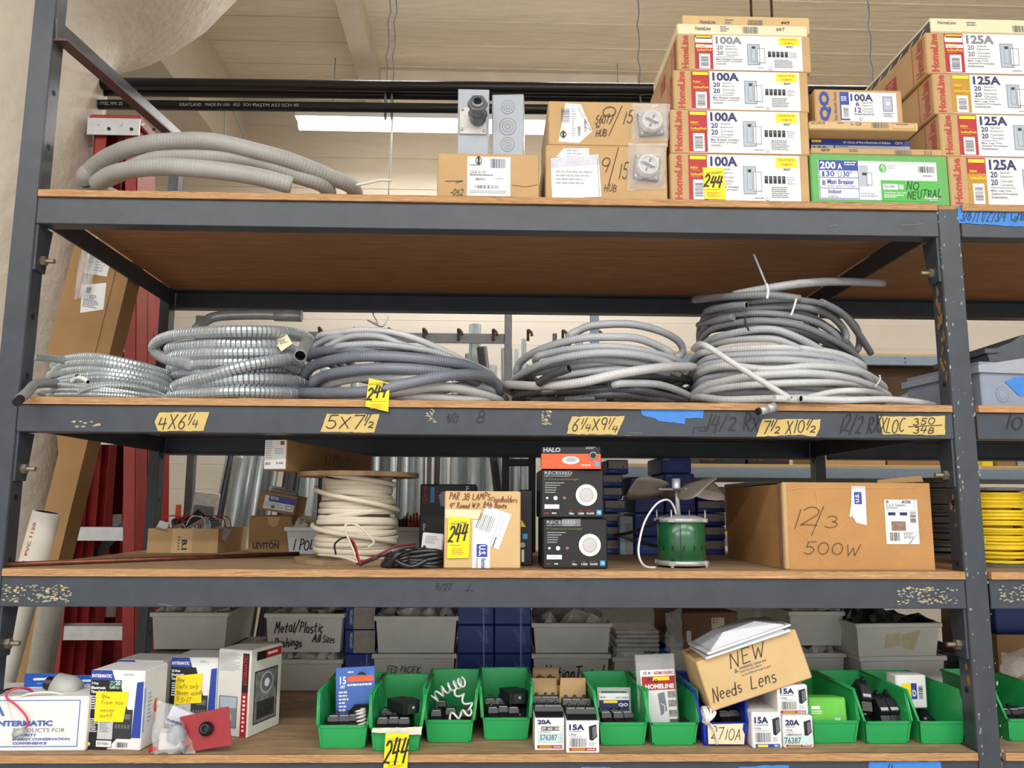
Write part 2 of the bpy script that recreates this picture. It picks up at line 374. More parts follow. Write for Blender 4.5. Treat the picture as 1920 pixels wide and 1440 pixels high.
class Carton:
    # a box whose front face covers the photo rectangle x0,y0..x1,y1 at depth Y; local x right, y into depth, z up, origin bottom centre of the front
    def __init__(s, name, label, cat, x0, y0, x1, y1, Y, depth, m, z=None, rz=0, ry=0, rx=0, group=None, part='body', bev=.003, body=True):
        a = P((x0+x1)/2, y1, Y); l = P(x0, (y0+y1)/2, Y); r = P(x1, (y0+y1)/2, Y); t = P((x0+x1)/2, y0, Y)
        zb = a.z if z is None else z
        s.w = r.x-l.x; s.h = t.z-zb; s.d = depth; s.R = (x0, y0, x1, y1); s.m = m
        s.X = Matrix.Translation(((l.x+r.x)/2, Y, zb)) @ Euler((rx, ry, rz)).to_matrix().to_4x4()
        s.t = thing(name, label, cat, s.X, group)
        if body:
            mb = MB(); mb.box((-s.w/2, 0, 0), (s.w/2, s.d, s.h), m, bev=bev); s.body = mb.build(part, s.t)
        s.top = zb+s.h
    def front(s): return Face((-s.w/2, 0, 0), (1, 0, 0), (0, 0, 1), s.w, s.h, s.R)
    def left(s, R=(0, 0, 100, 100)): return Face((-s.w/2, s.d, 0), (0, -1, 0), (0, 0, 1), s.d, s.h, R)
    def right(s, R=(0, 0, 100, 100)): return Face((s.w/2, 0, 0), (0, 1, 0), (0, 0, 1), s.d, s.h, R)
    def topf(s, R=(0, 0, 100, 100)): return Face((-s.w/2, 0, s.h), (1, 0, 0), (0, 1, 0), s.w, s.d, R)
    def bot(s, R=(0, 0, 100, 100)): return Face((-s.w/2, s.d, 0), (1, 0, 0), (0, -1, 0), s.w, s.d, R)
# ================================================================ setting
plaster = mat('cream_painted_concrete', (200, 191, 176), .55, var=.05, scale=3, bump=.8, bscale=16, bd=.014)
ceil_m = mat('board_formed_ceiling', (228, 218, 200), .5, var=.07, scale=2.5, bump=.7, bscale=7, stretch=(.6, 3.2, 1), bd=.02)
wallm = mat('cream_block_wall', (218, 209, 196), .7, var=.03, scale=2, bump=.15, bscale=20)
wallf = mat('formed_concrete_wall', (205, 192, 172), .7, var=.05, scale=2.5, bump=.4, bscale=8, stretch=(.6, 1, 3))
floorm = mat('sealed_concrete_floor', (168, 162, 152), .5, var=.15, scale=2, bump=.05)
CZ, WY = 4.75, 4.3
b = MB(); b.box((-6, -7, -.1), (9, WY+.3, 0), floorm); struct(b, 'floor')
b = MB(); b.box((-6, -7, CZ), (9, WY+.3, CZ+.15), ceil_m)
for i in range(22): b.box((-6, -2+i*.3-.012, CZ-.006), (9, -2+i*.3, CZ), ceil_m)   # form-board ridges
struct(b, 'ceiling')
b = MB(); b.box((-6, WY, 0), (9, WY+.2, 3.35), wallm); b.box((-6, WY-.02, 3.35), (9, WY+.2, CZ), wallf)
for i in range(5): b.box((-6, WY-.027, 3.5+i*.26), (9, WY-.02, 3.512+i*.26), wallf)
for k in range(17):
    b.box((-6, WY-.0015, .1+k*.19), (9, WY, .103+k*.19), wallm)
for k in range(10):
    for i in range(5): b.box((1.9+i*.2+(k % 2)*.1, WY-.002, 2.3+k*.095), (1.904+i*.2+(k % 2)*.1, WY, 2.395+k*.095), wallm)
struct(b, 'wall_back')
b = MB(); b.box((-6.2, -7, 0), (-6, WY+.3, CZ), wallm); struct(b, 'wall_left')
b = MB(); b.box((9, -7, 0), (9.2, WY+.3, CZ), wallm); struct(b, 'wall_right')
# mushroom column, a ceiling beam and two shallow boxes under the ceiling
b = MB()
cx, cy = -2.09, 1.2
b.lathe([(.44, 0), (.44, 3.32), (.452, 3.42), (.5, 3.5), (.57, 3.555), (.65, 3.61), (.73, 3.67), (.8, 3.74), (.9, 3.86), (1.0, 4.02), (1.1, 4.22), (1.2, CZ)], (cx, cy, 0), plaster, 48)
o = struct(b, 'column')
b = MB()
b.box((-2.75, cy+.3, 4.15), (-2.0, WY-.02, CZ), plaster); struct(b, 'ceiling_beam')
b = MB(); b.box((-.98, -2, CZ-.16), (-.84, WY-.02, CZ), plaster); struct(b, 'trim_1')
b = MB(); b.box((-.84, WY-.55, CZ-.22), (1.1, WY-.02, CZ), ceil_m); struct(b, 'trim_2')
# ---------------------------------------------------------------- lamps
glow = mat('lamp_tube', (255, 252, 246), .4, emit=9, var=0)
encl = mat('lamp_housing', (235, 235, 232), .4, var=.02)
def tube_lamp(name, label, x0, x1, y, z, power, grp=None, hang=True, size=.2):
    t = thing(name, label, 'light fixture', Vector(((x0+x1)/2, y, z)), grp); L = x1-x0
    b = MB(); b.prism([(-.07, .0), (-.035, .06), (.035, .06), (.07, 0)], -L/2, L/2, encl, 'yz'); b.build('housing', t)
    b = MB(); b.tube([(-L/2+.02, 0, -.035), (L/2-.02, 0, -.035)], .04, glow, 12); b.build('lamp_tube', t)
    for sx in (-.4, .4):
        b = MB(); b.tube([(L*sx, 0, .06), (L*sx, 0, CZ-z)], .004, zinc, 6); b.build('hanger_rod', t)
    li = bpy.data.lights.new('tube_light', 'AREA'); li.shape = 'RECTANGLE'; li.size = L; li.size_y = size; li.energy = power; li.color = (1, .995, .975)
    lo = bpy.data.objects.new('tube_light', li); COL.objects.link(lo); lo.parent = t; lo.location = (0, 0, -.1)
    return t
a = P(556, 232, 3.6)
tube_lamp('fluorescent_lamp', 'glowing white tube lamp hanging before the cream back wall', a.x, a.x+2.6, 3.6, a.z+.03, 45)
for (x, yy, pw) in ((-2.6, -2.9, 60), (.3, -2.9, 60), (3.2, -2.9, 60), (-2.6, -5.6, 120), (.3, -5.6, 120), (3.2, -5.6, 120)):  # stronger far row is unseen, added to throw light deep into the shelves
    tube_lamp('fluorescent_lamp', 'tube lamp hanging over the front aisle', x-1.22, x+1.22, yy, 4.3, pw, 'front aisle tube lamps', size=.3)
for x in (-1.8, 1.4, 4.4): tube_lamp('fluorescent_lamp', 'tube lamp hanging over the aisle behind the rack', x-1.22, x+1.22, 1.75, 4.45, 36, 'rear aisle tube lamps')
w = bpy.data.worlds.new('world'); scn.world = w; w.use_nodes = True
bg = w.node_tree.nodes['Background']; bg.inputs[0].default_value = (1, .995, .985, 1); bg.inputs[1].default_value = 1.75

# ---------------------------------------------------------------- rack
S1, S2, S3, S4 = 2.298, 1.762, 1.347, .923
XL, XR, DP = -1.165, 1.183, .95
BEAM = [(S1-.088, S1-.018), (S2-.086, S2-.018), (S3-.090, S3-.018), (S4-.095, S4-.018)]
rk = thing('steel_rack', 'long slate-grey painted angle-steel rack with plywood shelves', 'shelving rack', Vector((0, 0, 0)))
def post(x, y, sx, sy, top, name='post', parent=None):   # L section; sx: side the front flange runs to
    b = MB(); w, t = .056, .005
    x0, x1 = sorted((x, x+sx*w)); y0, y1 = sorted((y, y+sy*t)); b.box((x0, y0, 0), (x1, y1, top), steelpaint, bev=.0015)
    x0, x1 = sorted((x, x+sx*t)); y0, y1 = sorted((y+sy*t, y+sy*w)); b.box((x0, y0, 0), (x1, y1, top), steelpaint, bev=.0015)
    z = .3
    xa = x-sx*.0006
    while z < top-.05:                       # punched holes
        n = 10; b.add([(xa, y+sy*.03+.008*math.cos(2*PI*i/n), z+.008*math.sin(2*PI*i/n)) for i in range(n)], [tuple(range(n))], dkhole)
        z += .152
    o = b.build(name, parent or rk)
    return o
post(XL, 0, -1, 1, 3.02); pr = post(XR, 0, 1, 1, S1-.012)
post(XL+.0, DP, -1, -1, 2.86); post(XR, DP, 1, -1, S1-.02)
# chipped paint on the right post
ps = Face((XR, .005, 0), (1, 0, 0), (0, 0, 1), .056, 2.3, (0, 0, 56, 2300))
class PFace(Face):      # marks lying on the upright plane Y, drawn by photo coordinates
    def __init__(s, Y=0.0): s.Y = Y; s.mb = MB()
    def pt(s, x, y, lay): return P(x, y, s.Y-.0006-.00035*lay)
def beam(x0, x1, z0, z1, y, sy, name, parent):
    b = MB(); t = .005
    ya, yb = sorted((y, y+sy*t)); b.box((x0, ya, z0), (x1, yb, z1), steelpaint, bev=.0015)
    ya, yb = sorted((y+sy*t, y+sy*.045)); b.box((x0, ya, z0), (x1, yb, z0+t), steelpaint)
    b.box((x0, ya, z1-t), (x1, yb, z1), steelpaint)
    return b.build(name, parent)
for (z0, z1) in BEAM:
    beam(XL+.001, XR-.001, z0, z1, .001, 1, 'front_beam', rk); beam(XL+.001, XR-.001, z0, z1, DP, -1, 'back_beam', rk)
    for x, sx in ((XL, 1), (XR, -1)):                       # side rails of the end frames
        b = MB(); xa, xb = sorted((x+sx*.001, x+sx*.006)); b.box((xa, .05, z0+.008), (xb, DP-.05, z1-.006), steelpaint); b.build('side_rail', rk)
def bar(b, p, q, w, t, m, side):         # flat angle bar between two points
    p, q = Vector(p), Vector(q); d = (q-p).normalized(); sd = Vector(side); n = d.cross(sd).normalized()
    vs = [p+n*a+sd*c for a in (-w/2, w/2) for c in (0, t)]+[q+n*a+sd*c for a in (-w/2, w/2) for c in (0, t)]
    b.add(vs, [(0, 1, 3, 2), (4, 6, 7, 5), (0, 4, 5, 1), (2, 3, 7, 6), (0, 2, 6, 4), (1, 5, 7, 3)], m)
zr = P(112, 52, .03).z; zq = P(322, 262, .92).z; b = MB(); bar(b, (XL+.001, .006, zr-.02), (XL+.001, DP-.006, zq-.01), .06, .006, steelpaint, (1, 0, 0)); bar(b, (XL-.0, .006, zr-.048), (XL-.0, DP-.006, zq-.038), .006, .035, mat('rusty_paint', (84, 56, 56), .5), (1, 0, 0)); b.build('top_side_rail', rk)
for (z0, z1) in BEAM[:3]:                                    # corner brackets with their bolts
    for x, sx in ((XL, 1), (XR, -1)):
        b = MB(); xa, xb = sorted((x+sx*.001, x+sx*.007))
        b.prism([(.006, z0-.12), (.055, z0-.12), (.075, z0), (.006, z0)], xa, xb, steelpaint, 'yz'); g = b.build('corner_bracket', rk)
        b = MB(); c = (x+sx*.007, .035, z0-.09)
        b.lathe([(.013, 0), (.013, sx*.011)], c, bolt_m, 6, 'x', sm=False); b.lathe([(.006, sx*.011), (.006, sx*.032)], c, bolt_m, 10, 'x'); b.build('bolt', g)
b = MB()
for i in range(90):                                          # flakes of lost paint
    y = random.uniform(395, 1430); x = 1760+(y-440)*.083+random.choice((random.uniform(0, 3), random.uniform(36, 41), random.uniform(0, 41)))
    pf = PFace(0); pf.mb = b; k = random.uniform(.6, 2.2)
    pf.poly([(x+k*random.uniform(.5, 1.2)*math.cos(a), y+2.2*k*random.uniform(.5, 1.2)*math.sin(a)) for a in (0, 1, 2, 3.1, 4.2, 5.2)], chip)
for (z, n) in ((2.03, 9), (1.95, 7), (1.86, 8), (1.13, 8), (1.5, 4)):
    for i in range(n):
        c = (.026+random.uniform(-.014, .014), z+random.uniform(-.05, .05)); r = random.uniform(.004, .010)
        b.add([(XR-.0004-.0001*i, c[0]+r*random.uniform(.5, 1)*math.cos(a), c[1]+1.8*r*random.uniform(.5, 1)*math.sin(a)) for a in (0, .9, 1.8, 2.7, 3.6, 4.5, 5.4)], [tuple(range(7))], rust)
b.build('worn_paint', rk)['kind'] = 'stuff'
def marks(fn, label, name='tape_label', par=None):
    f = PFace(0); fn(f); o = f.build(name, par or rk); o['label'] = label
    if name in ('tape_residue', 'scratches'): o['kind'] = 'stuff'
def ragged(f, pts, m, lay=0):
    out = []
    for (a, c) in zip(pts, pts[1:]+pts[:1]):
        n = max(1, int(math.hypot(c[0]-a[0], c[1]-a[1])/7))
        for i in range(n): out.append((a[0]+(c[0]-a[0])*i/n+random.uniform(-.8, .8), a[1]+(c[1]-a[1])*i/n+random.uniform(-.8, .8)))
    f.poly(out, m, lay)
def frac(f, a, c, x, y, s=1.0, w=1.5):
    f.hand(a, x, y, x+6*s, y+12*s, w=w); f.line([(x+15*s, y-1), (x+2*s, y+22*s)], w, marker); f.hand(c, x+10*s, y+13*s, x+20*s, y+27*s, w=w)
def t1(f):
    ragged(f, [(299, 773), (393, 773), (381, 808), (296, 808), (290, 791)], masking); f.hand('4X6', 298, 779, 347, 804, w=1.9); frac(f, '1', '4', 351, 775)
marks(t1, 'torn masking tape marked 4X6 1/4')
def t2(f):
    ragged(f, [(613, 776), (711, 777), (702, 811), (600, 810)], masking); f.hand('5X7', 612, 781, 680, 805, w=2); frac(f, '1', '2', 682, 778, .9, 1.9)
marks(t2, 'torn masking tape marked 5X7 1/2')
def t3(f):
    ragged(f, [(1072, 781), (1172, 780), (1157, 815), (1063, 814), (1066, 798)], masking); f.hand('6', 1074, 785, 1084, 808, w=1.8); frac(f, '1', '4', 1088, 784, .95); f.hand('X9', 1112, 786, 1137, 806, w=1.8); frac(f, '1', '4', 1139, 784, .95)
marks(t3, 'masking tape marked 6 1/4 X 9 1/4')
def t4(f):
    ragged(f, [(1429, 786), (1539, 786), (1537, 801), (1530, 819), (1501, 815), (1418, 819)], masking); f.hand('7', 1432, 789, 1443, 812, w=1.9); frac(f, '1', '2', 1444, 788, .9, 1.8); f.hand('X10', 1475, 790, 1508, 812, w=1.8); frac(f, '1', '2', 1511, 786, .9, 1.8)
marks(t4, 'masking tape marked 7 1/2 X 10 1/2')
def t5(f):
    ragged(f, [(1648, 781), (1772, 780), (1772, 816), (1655, 814)], masking); f.hand('XLOC', 1652, 786, 1696, 811, w=1.7); f.hand('350', 1713, 785, 1752, 796, w=1.6); f.hand('348', 1713, 800, 1751, 812, w=1.6); f.line([(1703, 800), (1766, 797)], 1.4, marker)
marks(t5, 'masking tape marked LOC 350 over 348')
def t6(f): ragged(f, [(1201, 767), (1319, 768), (1318, 784), (1285, 784), (1284, 795), (1234, 789), (1229, 784), (1205, 779)], bluetape)
marks(t6, 'torn scrap of blue tape')
def t7(f):
    ragged(f, [(1629, 1428), (1764, 1428), (1768, 1452), (1627, 1452)], bluetape); f.hand('4', 1664, 1436, 1674, 1452)
marks(t7, 'blue tape under the last green bins')
def t8(f): ragged(f, [(1440, 1435), (1479, 1435), (1478, 1452), (1380, 1452), (1385, 1438)], bluetape)
marks(t8, 'short blue tape on the lowest beam')
def t9(f): ragged(f, [(1089, 1438), (1146, 1438), (1146, 1452), (1089, 1452)], bluetape)
marks(t9, 'blue tape below the opened breaker cartons')
dimmark = mat('marker_faded', (34, 36, 42), .5)
for fn_, l_ in ((lambda f: f.hand('4/27', 838, 777, 859, 793, dimmark, 1.3), 'faint date 4/27 on the second beam'), (lambda f: f.hand('8', 894, 770, 908, 793, dimmark, 1.5), 'marker 8 on the second beam'), (lambda f: f.hand('14/2 RX', 1325, 779, 1424, 808, dimmark, 2.2), 'marker 14/2 RX on the second beam'), (lambda f: f.hand('12/2 RX', 1577, 780, 1650, 811, dimmark, 2.1), 'marker 12/2 RX on the second beam'), (lambda f: f.line([(1300, 814), (1302, 802), (1324, 800), (1322, 808), (1310, 806)], 1.1, dimmark), 'small drawn corner on the second beam')): marks(fn_, l_, 'marker_writing')
marks(lambda f: f.hand('4/27', 817, 1094, 846, 1107, dimmark, 1.4), 'black marker date on the third beam', 'marker_writing')
marks(lambda f: f.hand('1', 873, 1094, 881, 1107, dimmark, 1.6).line([(870, 1108), (887, 1107)], 1.2, dimmark), 'marker 1 on the third beam', 'marker_writing')
def scr(x0, y0, x1, y1, n, s=2.2, m=None):
    def fn(f):
        for i in range(n):
            x, y = random.uniform(x0, x1), random.uniform(y0, y1); k = random.uniform(.4, 1)*s
            f.poly([(x+2.2*k*random.uniform(.5, 1.2)*math.cos(a), y+k*random.uniform(.5, 1.2)*math.sin(a)) for a in (0, 1, 2, 3.1, 4.2, 5.2)], m or (chip if random.random() < .8 else masking), random.random()*2)
    return fn
for (a, n, s) in (((6, 1096, 135, 1129), 130, 2), ((60, 1108, 120, 1127), 14, 3.2), ((1684, 1101, 1795, 1133), 120, 2), ((800, 767, 815, 794), 22, 2), ((1016, 770, 1033, 797), 26, 2), ((128, 790, 200, 800), 12, 3)):
    marks(scr(*a, n, s), 'scraped residue of old tape', 'tape_residue')
def w3(f):
    for i in range(5):
        z = random.choice(((345, 760, 408), (1300, 720, 425), (60, 1700, 808), (100, 1780, 820), (140, 1680, 1110), (140, 1680, 1128), (80, 1700, 380)))
        x = random.uniform(z[0], z[0]+z[1]) if z[0]+z[1] < 1750 else random.uniform(z[0], 1740); x = min(x, 1740); y = z[2]+random.uniform(-9, 6)
        f.line([(x, y), (x+random.uniform(8, 45), y+random.uniform(-4, 4))], random.uniform(.4, .9), chip)
marks(w3, 'thin pale scratches', 'scratches')
# shelves
def board(name, label, x0, x1, top, th=.018, y0=-.007, y1=DP-.004, under=ply, topm=ply_top, grp=None, fill=None):
    b = MB(); z0 = top-th
    vs = [(x, y, z) for x in (x0, x1) for y in (y0, y1) for z in (z0, top)]
    b.add(vs, [(0, 2, 6, 4)], under); b.add(vs, [(1, 5, 7, 3)], topm)
    N = 60                                   # a front edge with small chips
    fr = []
    for i in range(N+1):
        x = x0+(x1-x0)*i/N; fr.append((x, y0+random.uniform(-.0015, .0015)))
    for (p, q) in zip(fr, fr[1:]): b.quad((p[0], p[1], z0), (q[0], q[1], z0), (q[0], q[1], top), (p[0], p[1], top), ply_edge); b.quad((p[0], p[1], top), (q[0], q[1], top), (q[0], y0+.003, top), (p[0], y0+.003, top), topm)
    b.add(vs, [(0, 1, 3, 2), (4, 6, 7, 5), (2, 3, 7, 6)], ply_edge)
    if fill: b.box((fill, .008, z0), (x0, DP-.008, top), under)
    return tag(b.build(name), label, 'shelf board', grp)
ply_dk = mat('plywood_underside', (142, 98, 64), .6, c2=(188, 136, 92), scale=4, stretch=(1.0, 16, 16), bump=.15, bscale=40)
board('plywood_shelf', 'topmost plywood shelf under the panel cartons, dark underside showing', XL+.004, XR-.004, S1, under=ply_dk)
board('plywood_shelf', 'plywood shelf carrying the five conduit coils', XL+.004, XR-.004, S2)
board('plywood_shelf', 'plywood shelf carrying the wire reel and the green motor', XL+.004, XR-.004, S3)
board('plywood_shelf', 'lowest plywood shelf under the row of green bins', XL+.004, XR-.004, S4)
# the next bay to the right
rk2 = thing('steel_rack', 'slate-grey rack bay carrying on past the right post, mostly cut off', 'shelving rack', Vector((XR+.06, 0, 0)))
off = Vector((XR+.06, 0, 0))
for (z0, z1) in BEAM:
    for y, sy in ((.001, 1), (DP, -1)):
        o = beam(.001, 2.3, z0, z1, y, sy, 'front_beam' if sy > 0 else 'back_beam', rk2)
for y, sy in ((0, 1), (DP, -1)): o = post(2.301, y, 1, sy, S1, parent=rk2)
for s, l in ((S1, 'topmost plywood shelf of the right bay under the main-lug cartons'), (S2, 'plywood shelf of the right bay under the grey enclosure'), (S3, 'plywood shelf of the right bay under the yellow cable'), (S4, 'plywood shelf of the right bay under a green bin')):
    board('plywood_shelf', l, XR+.062, XR+2.35, s, under=ply_dk if s == S1 else ply, fill=XR+.0066)
def m2(fn, label, name='tape_label'):
    f = PFace(0); fn(f); f.mb.v = [tuple(Vector(v)-off) for v in f.mb.v]; o = f.build(name, rk2); o['label'] = label
def u1(f):
    ragged(f, [(1796, 386), (1935, 393), (1935, 426), (1797, 418)], bluetape); f.hand('3/8"/1 1/2"/3/4" Carlon', 1803, 393, 1926, 414, dimmark, 1.3)
m2(u1, 'blue tape with faint sizes written on it')
m2(lambda f: f.hand('10', 1885, 781, 1918, 805, dimmark, 2), 'marker 10 on the beam', 'marker_writing')
m2(scr(1874, 1097, 1940, 1128, 50, 2.4), 'scraped residue of old tape', 'tape_residue')
# ================================================================ top shelf
Z = S1+.0005
def homeline(f, R, amps, blk, faded=False, vp=True, lugs=False):
    x0, y0, x1, y1 = R; X = lambda x: x0+(x-1258)/260*(x1-x0); Yy = lambda y: y0+(y-133)/72*(y1-y0)
    r = lambda a, b, c, d, m, l=1: f.rect(X(a), Yy(b), X(c), Yy(d), m, l)
    T = lambda t, a, b, c, d, m, **k: f.text(t, X(a), Yy(b), X(c), Yy(d), m, **k)
    T('HomeLine', 1266, 136, 1280, 201, brick, bold=.03, rot=90)
    r(1292, 134.5, 1501, 203, white, 0); r(1292, 135, 1327, 202, blk)
    if faded: r(1293, 140, 1326, 150, white, 2); r(1294, 154, 1326, 160, white, 2)
    r(1295, 137, 1325, 142, yellow, 2)
    T('Indoor', 1296, 152, 1310, 156, yellow, bold=.02, lay=3); f.fine(X(1297), Yy(157.5), X(1318), Yy(160), 1, gold, 3)
    T('Surface/Flush', 1296, 162, 1325, 166, yellow, bold=.02, lay=3); f.fine(X(1297), Yy(167.5), X(1318), Yy(170), 1, gold, 3)
    r(1300, 172, 1321, 201, white, 2); f.bars(X(1303), Yy(177), X(1318), Yy(197), greyink, 3, False, int(x0))
    ink = gfine if faded else navy
    T(amps, 1333, 137, 1384, 152, ink, bold=.035); T('20', 1334, 154.5, 1347, 163, ink, bold=.02); T('20', 1334, 165.5, 1347, 174, ink, bold=.02)
    for t, y in (('Spaces', 154), ('Espacios', 159.5), ('Circuits', 165.5), ('Circuitos', 171)): T(t, 1352, y, 1375 if len(t) > 7 else 1370, y+4, greyink)
    f.fine(X(1333), Yy(177), X(1382), Yy(179), 1, gfine)
    for t, y, e in ((('Main Lugs Only', 180, 1371), ('Zapatas Principales', 184.5, 1382), ('Solamente', 189, 1362)) if lugs else (('Main Breaker Included', 180, 1384), ('Interruptor principal', 184.5, 1382), ('incluido', 189, 1352))): T(t, 1333, y, e, y+3.6, greyink, bold=.01)
    r(1394, 151, 1418, 192, pic, 1); f.frame(X(1394), Yy(151), X(1418), Yy(192), .8, greyink, 2); r(1403, 156, 1409, 160, black, 2); f.frame(X(1401), Yy(155), X(1411), Yy(186), .7, gfine, 2)
    r(1413, 159, 1428, 188, white, 2); f.frame(X(1413), Yy(159), X(1428), Yy(188), .8, greyink, 3)
    if vp:
        for i in range(5): r(1434+i*8.2, 165, 1440+i*8.2, 176, black, 2); r(1435+i*8.2, 167, 1438+i*8.2, 170, greyink, 3)
        f.fine(X(1476), Yy(166), X(1492), Yy(178), 4, ltgrey); f.fine(X(1446), Yy(181), X(1486), Yy(198), 6, gfine); r(1456, 137, 1496, 152, yellow, 1)
        T('VALUE PACK', 1460, 139, 1492, 142.5, gold, bold=.03); T('HOMVP5', 1466, 146, 1486, 149.5, gold, bold=.02); T('88407', 1470, 153, 1484, 157, greyink, bold=.02)
    f.disc(X(1438), Yy(199), 3*(x1-x0)/260, greyink, 2, 12); f.disc(X(1438), Yy(199), 2.2*(x1-x0)/260, white, 3, 12); f.fine(X(1414), Yy(197), X(1432), Yy(199.5), 1, greyink)
def sideprint(f, m=brick):
    f.text('HomeLine', 86, 8, 96, 92, m, bold=.03, rot=90); f.rect(42, 30, 58, 82, red, 0); f.fine(45, 36, 55, 76, 5, card, 1, gap=.5)
    f.rect(81, 6, 82, 94, m, 0)
hz = Z
PAN = []
for i, (R, lab, Y) in enumerate((((1257, 289, 1517, 371), 'bottom panel carton of the 100A stack, yellow lot tag on its front', .012), ((1257, 207, 1517, 288), 'panel carton second from the bottom of the 100A stack', .016),
        ((1263, 133, 1516, 206), 'panel carton third from the bottom of the 100A stack', .022), ((1270, 66, 1520, 131), 'uppermost full-size 100A panel carton, red block faded white', .026))):
    c = Carton('panel_carton', lab, 'carton', *R, Y, .37, card, z=hz, group='100A panel cartons'); hz = c.top+.0008
    f = c.front(); homeline(f, R, '100A', red, faded=(i == 3)); f.build('printed_label', c.t)
    f = c.left(); sideprint(f); f.build('side_lettering', c.t); PAN.append(c)
for R, lab, Y, m in (((1270, 46, 1514, 66), 'thin cream cover carton lying on the 100A stack', .03, cream), ((1279, 30, 1518, 47), 'thin tan carton topmost on the 100A stack', .07, card_lt)):
    c = Carton('cover_carton', lab, 'carton', *R, Y, .33, m, z=hz, group='thin cover cartons'); hz = c.top+.0008
    f = c.front(); x0, y0, x1, y1 = R; f.text('HomeLine', x0+33, y0+5, x0+62, y1-8, greyink, bold=.02); f.fine(x0+80, y0+4, x0+98, y1-5, 3, gfine); f.bars(x0+122, y0+4, x0+150, y1-4, greyink, seed=4); f.hand('447', x0+185, y0+5, x0+200, y1-9, w=.8); f.build('printed_lettering', c.t)
hz = Z
for i, (R, lab, Y, k) in enumerate((((1780, 295, 2042, 372), 'bottom 125A panel carton with half red half gold block', .014, gold), ((1763, 215, 2025, 293), 'second 125A panel carton from the bottom with red block', .02, red),
        ((1750, 140, 2012, 213), 'third 125A panel carton from the bottom with gold block', .026, gold), ((1737, 63, 2000, 138), 'uppermost 125A panel carton with its red block scraped white', .03, red))):
    c = Carton('panel_carton', lab, 'carton', *R, Y, .40, card, z=hz, group='125A panel cartons'); hz = c.top+.0008
    f = c.front(); homeline(f, R, '125A', k, faded=(i == 3), vp=False, lugs=True)
    if i == 0: f.rect(R[0]+34, R[1]+2, R[0]+69, R[1]+26, red, 1.5)
    f.build('printed_label', c.t); f = c.left(); sideprint(f); f.build('side_lettering', c.t)
R = (1744, 36, 2010, 63)
c = Carton('cover_carton', 'thin cream carton topmost on the 125A stack with dark printed edge', 'carton', *R, .03, .42, cream, z=hz, group='thin cover cartons')
f = c.front(); f.text('HomeLine', 1758, 42, 1792, 48, greyink, bold=.01); f.fine(1812, 43, 1834, 52, 2, gfine); f.bars(1897, 48, 1930, 60, greyink); f.build('printed_lettering', c.t)
f = c.left(); f.rect(0, 25, 100, 100, black, 0)
for i in range(6): f.line([(8+i*15, 90), (18+i*15, 40)], 2.2, cream, 1)
f.build('side_lettering', c.t)
# cartons between the two stacks
R = (1520, 290, 1779, 371)
gc = Carton('panel_carton', 'green 200A main breaker carton marked NO NEUTRAL', 'carton', *R, .012, .42, mat('green_carton', (96, 168, 88), .5, var=.06), z=Z, rz=rad(.6))
f = gc.front(); f.rect(1534, 301, 1757, 363, white, 0); f.rect(1650, 331, 1757, 364, green, 1); f.rect(1535, 301, 1609, 316, blue, 1); f.text('200', 1537, 303, 1567, 315, white, bold=.03); f.text('A', 1570, 306, 1579, 315, white, bold=.03); f.fine(1583, 303, 1607, 310, 2, white)
f.frame(1535, 316, 1609, 362, 1, blue, 1); f.rect(1535, 328, 1609, 329, blue, 1); f.rect(1535, 345, 1609, 346, blue, 1)
f.text('30', 1548, 318, 1564, 327, blue, bold=.02); f.text('30*', 1580, 318, 1597, 327, blue, bold=.02); f.rect(1541, 319, 1545, 327, blue, 2); f.frame(1570, 319, 1577, 327, 1, gfine, 2)
f.text('Main Breaker', 1550, 331, 1600, 339, blue, bold=.02); f.text('Interruptor Principal', 1550, 340, 1602, 344, gfine); f.text('Indoor', 1551, 347, 1576, 354, blue, bold=.02); f.text('Interior', 1551, 356, 1570, 360, gfine); f.rect(1540, 333, 1546, 341, gfine, 2)
f.rect(1610, 308, 1627, 342, pic, 1); f.rect(1616, 320, 1624, 324, black, 2); f.rect(1624, 320, 1634, 340, white, 2); f.frame(1624, 320, 1634, 340, .8, greyink, 3); f.fine(1612, 352, 1646, 360, 2, ltgrey)
f.disc(1655, 312, 7, green, 1); f.line([(1652, 312), (1655, 308), (1658, 312), (1655, 317)], 1.5, white, 2); f.fine(1664, 307, 1680, 314, 2, ltgrey); f.bars(1722, 308, 1753, 318, black); f.fine(1730, 322, 1752, 326, 1, gfine)
f.rect(1654, 337, 1682, 346, white, 2); f.text('SQUARE', 1656, 339, 1676, 344, gfine, bold=.02, lay=3); f.rect(1684, 338, 1692, 345, white, 2); f.text('D', 1686, 339.5, 1690, 343.5, green, bold=.03, lay=3)
f.text('Circuit Breaker Load Center', 1655, 349, 1698, 352, white, bold=.01); f.fine(1655, 354, 1692, 360, 2, white); f.text('Schneider', 1730, 355, 1756, 360, white, bold=.03); f.text('Electric', 1740, 360.5, 1756, 363, white)
f.hand('NO', 1699, 332, 1721, 345, w=1.3); f.hand('NEUTRAL', 1699, 348, 1763, 360, w=1.3, slope=-.05); f.build('printed_label', gc.t)
hz = gc.top+.0008
R = (1521, 278, 1768, 291)
c = Carton('cover_carton', 'thin tan carton numbered 315 lying on the green carton', 'carton', *R, .016, .4, card, z=hz, group='thin cover cartons'); hz = c.top+.0008; f = c.front()
f.text('QO', 1539, 281, 1556, 286, navy, bold=.03); f.fine(1592, 281, 1612, 287, 2, greyink); f.bars(1677, 281, 1709, 290, greyink); f.text('315', 1732, 282, 1747, 289, greyink); f.build('printed_lettering', c.t)
R = (1519, 262, 1708, 291)
c = Carton('breaker_carton', 'blue breaker panel carton behind the thin 315 carton', 'carton', *R, .067, .34, mat('navy_carton', (36, 52, 116), .5), z=hz); f = c.front()
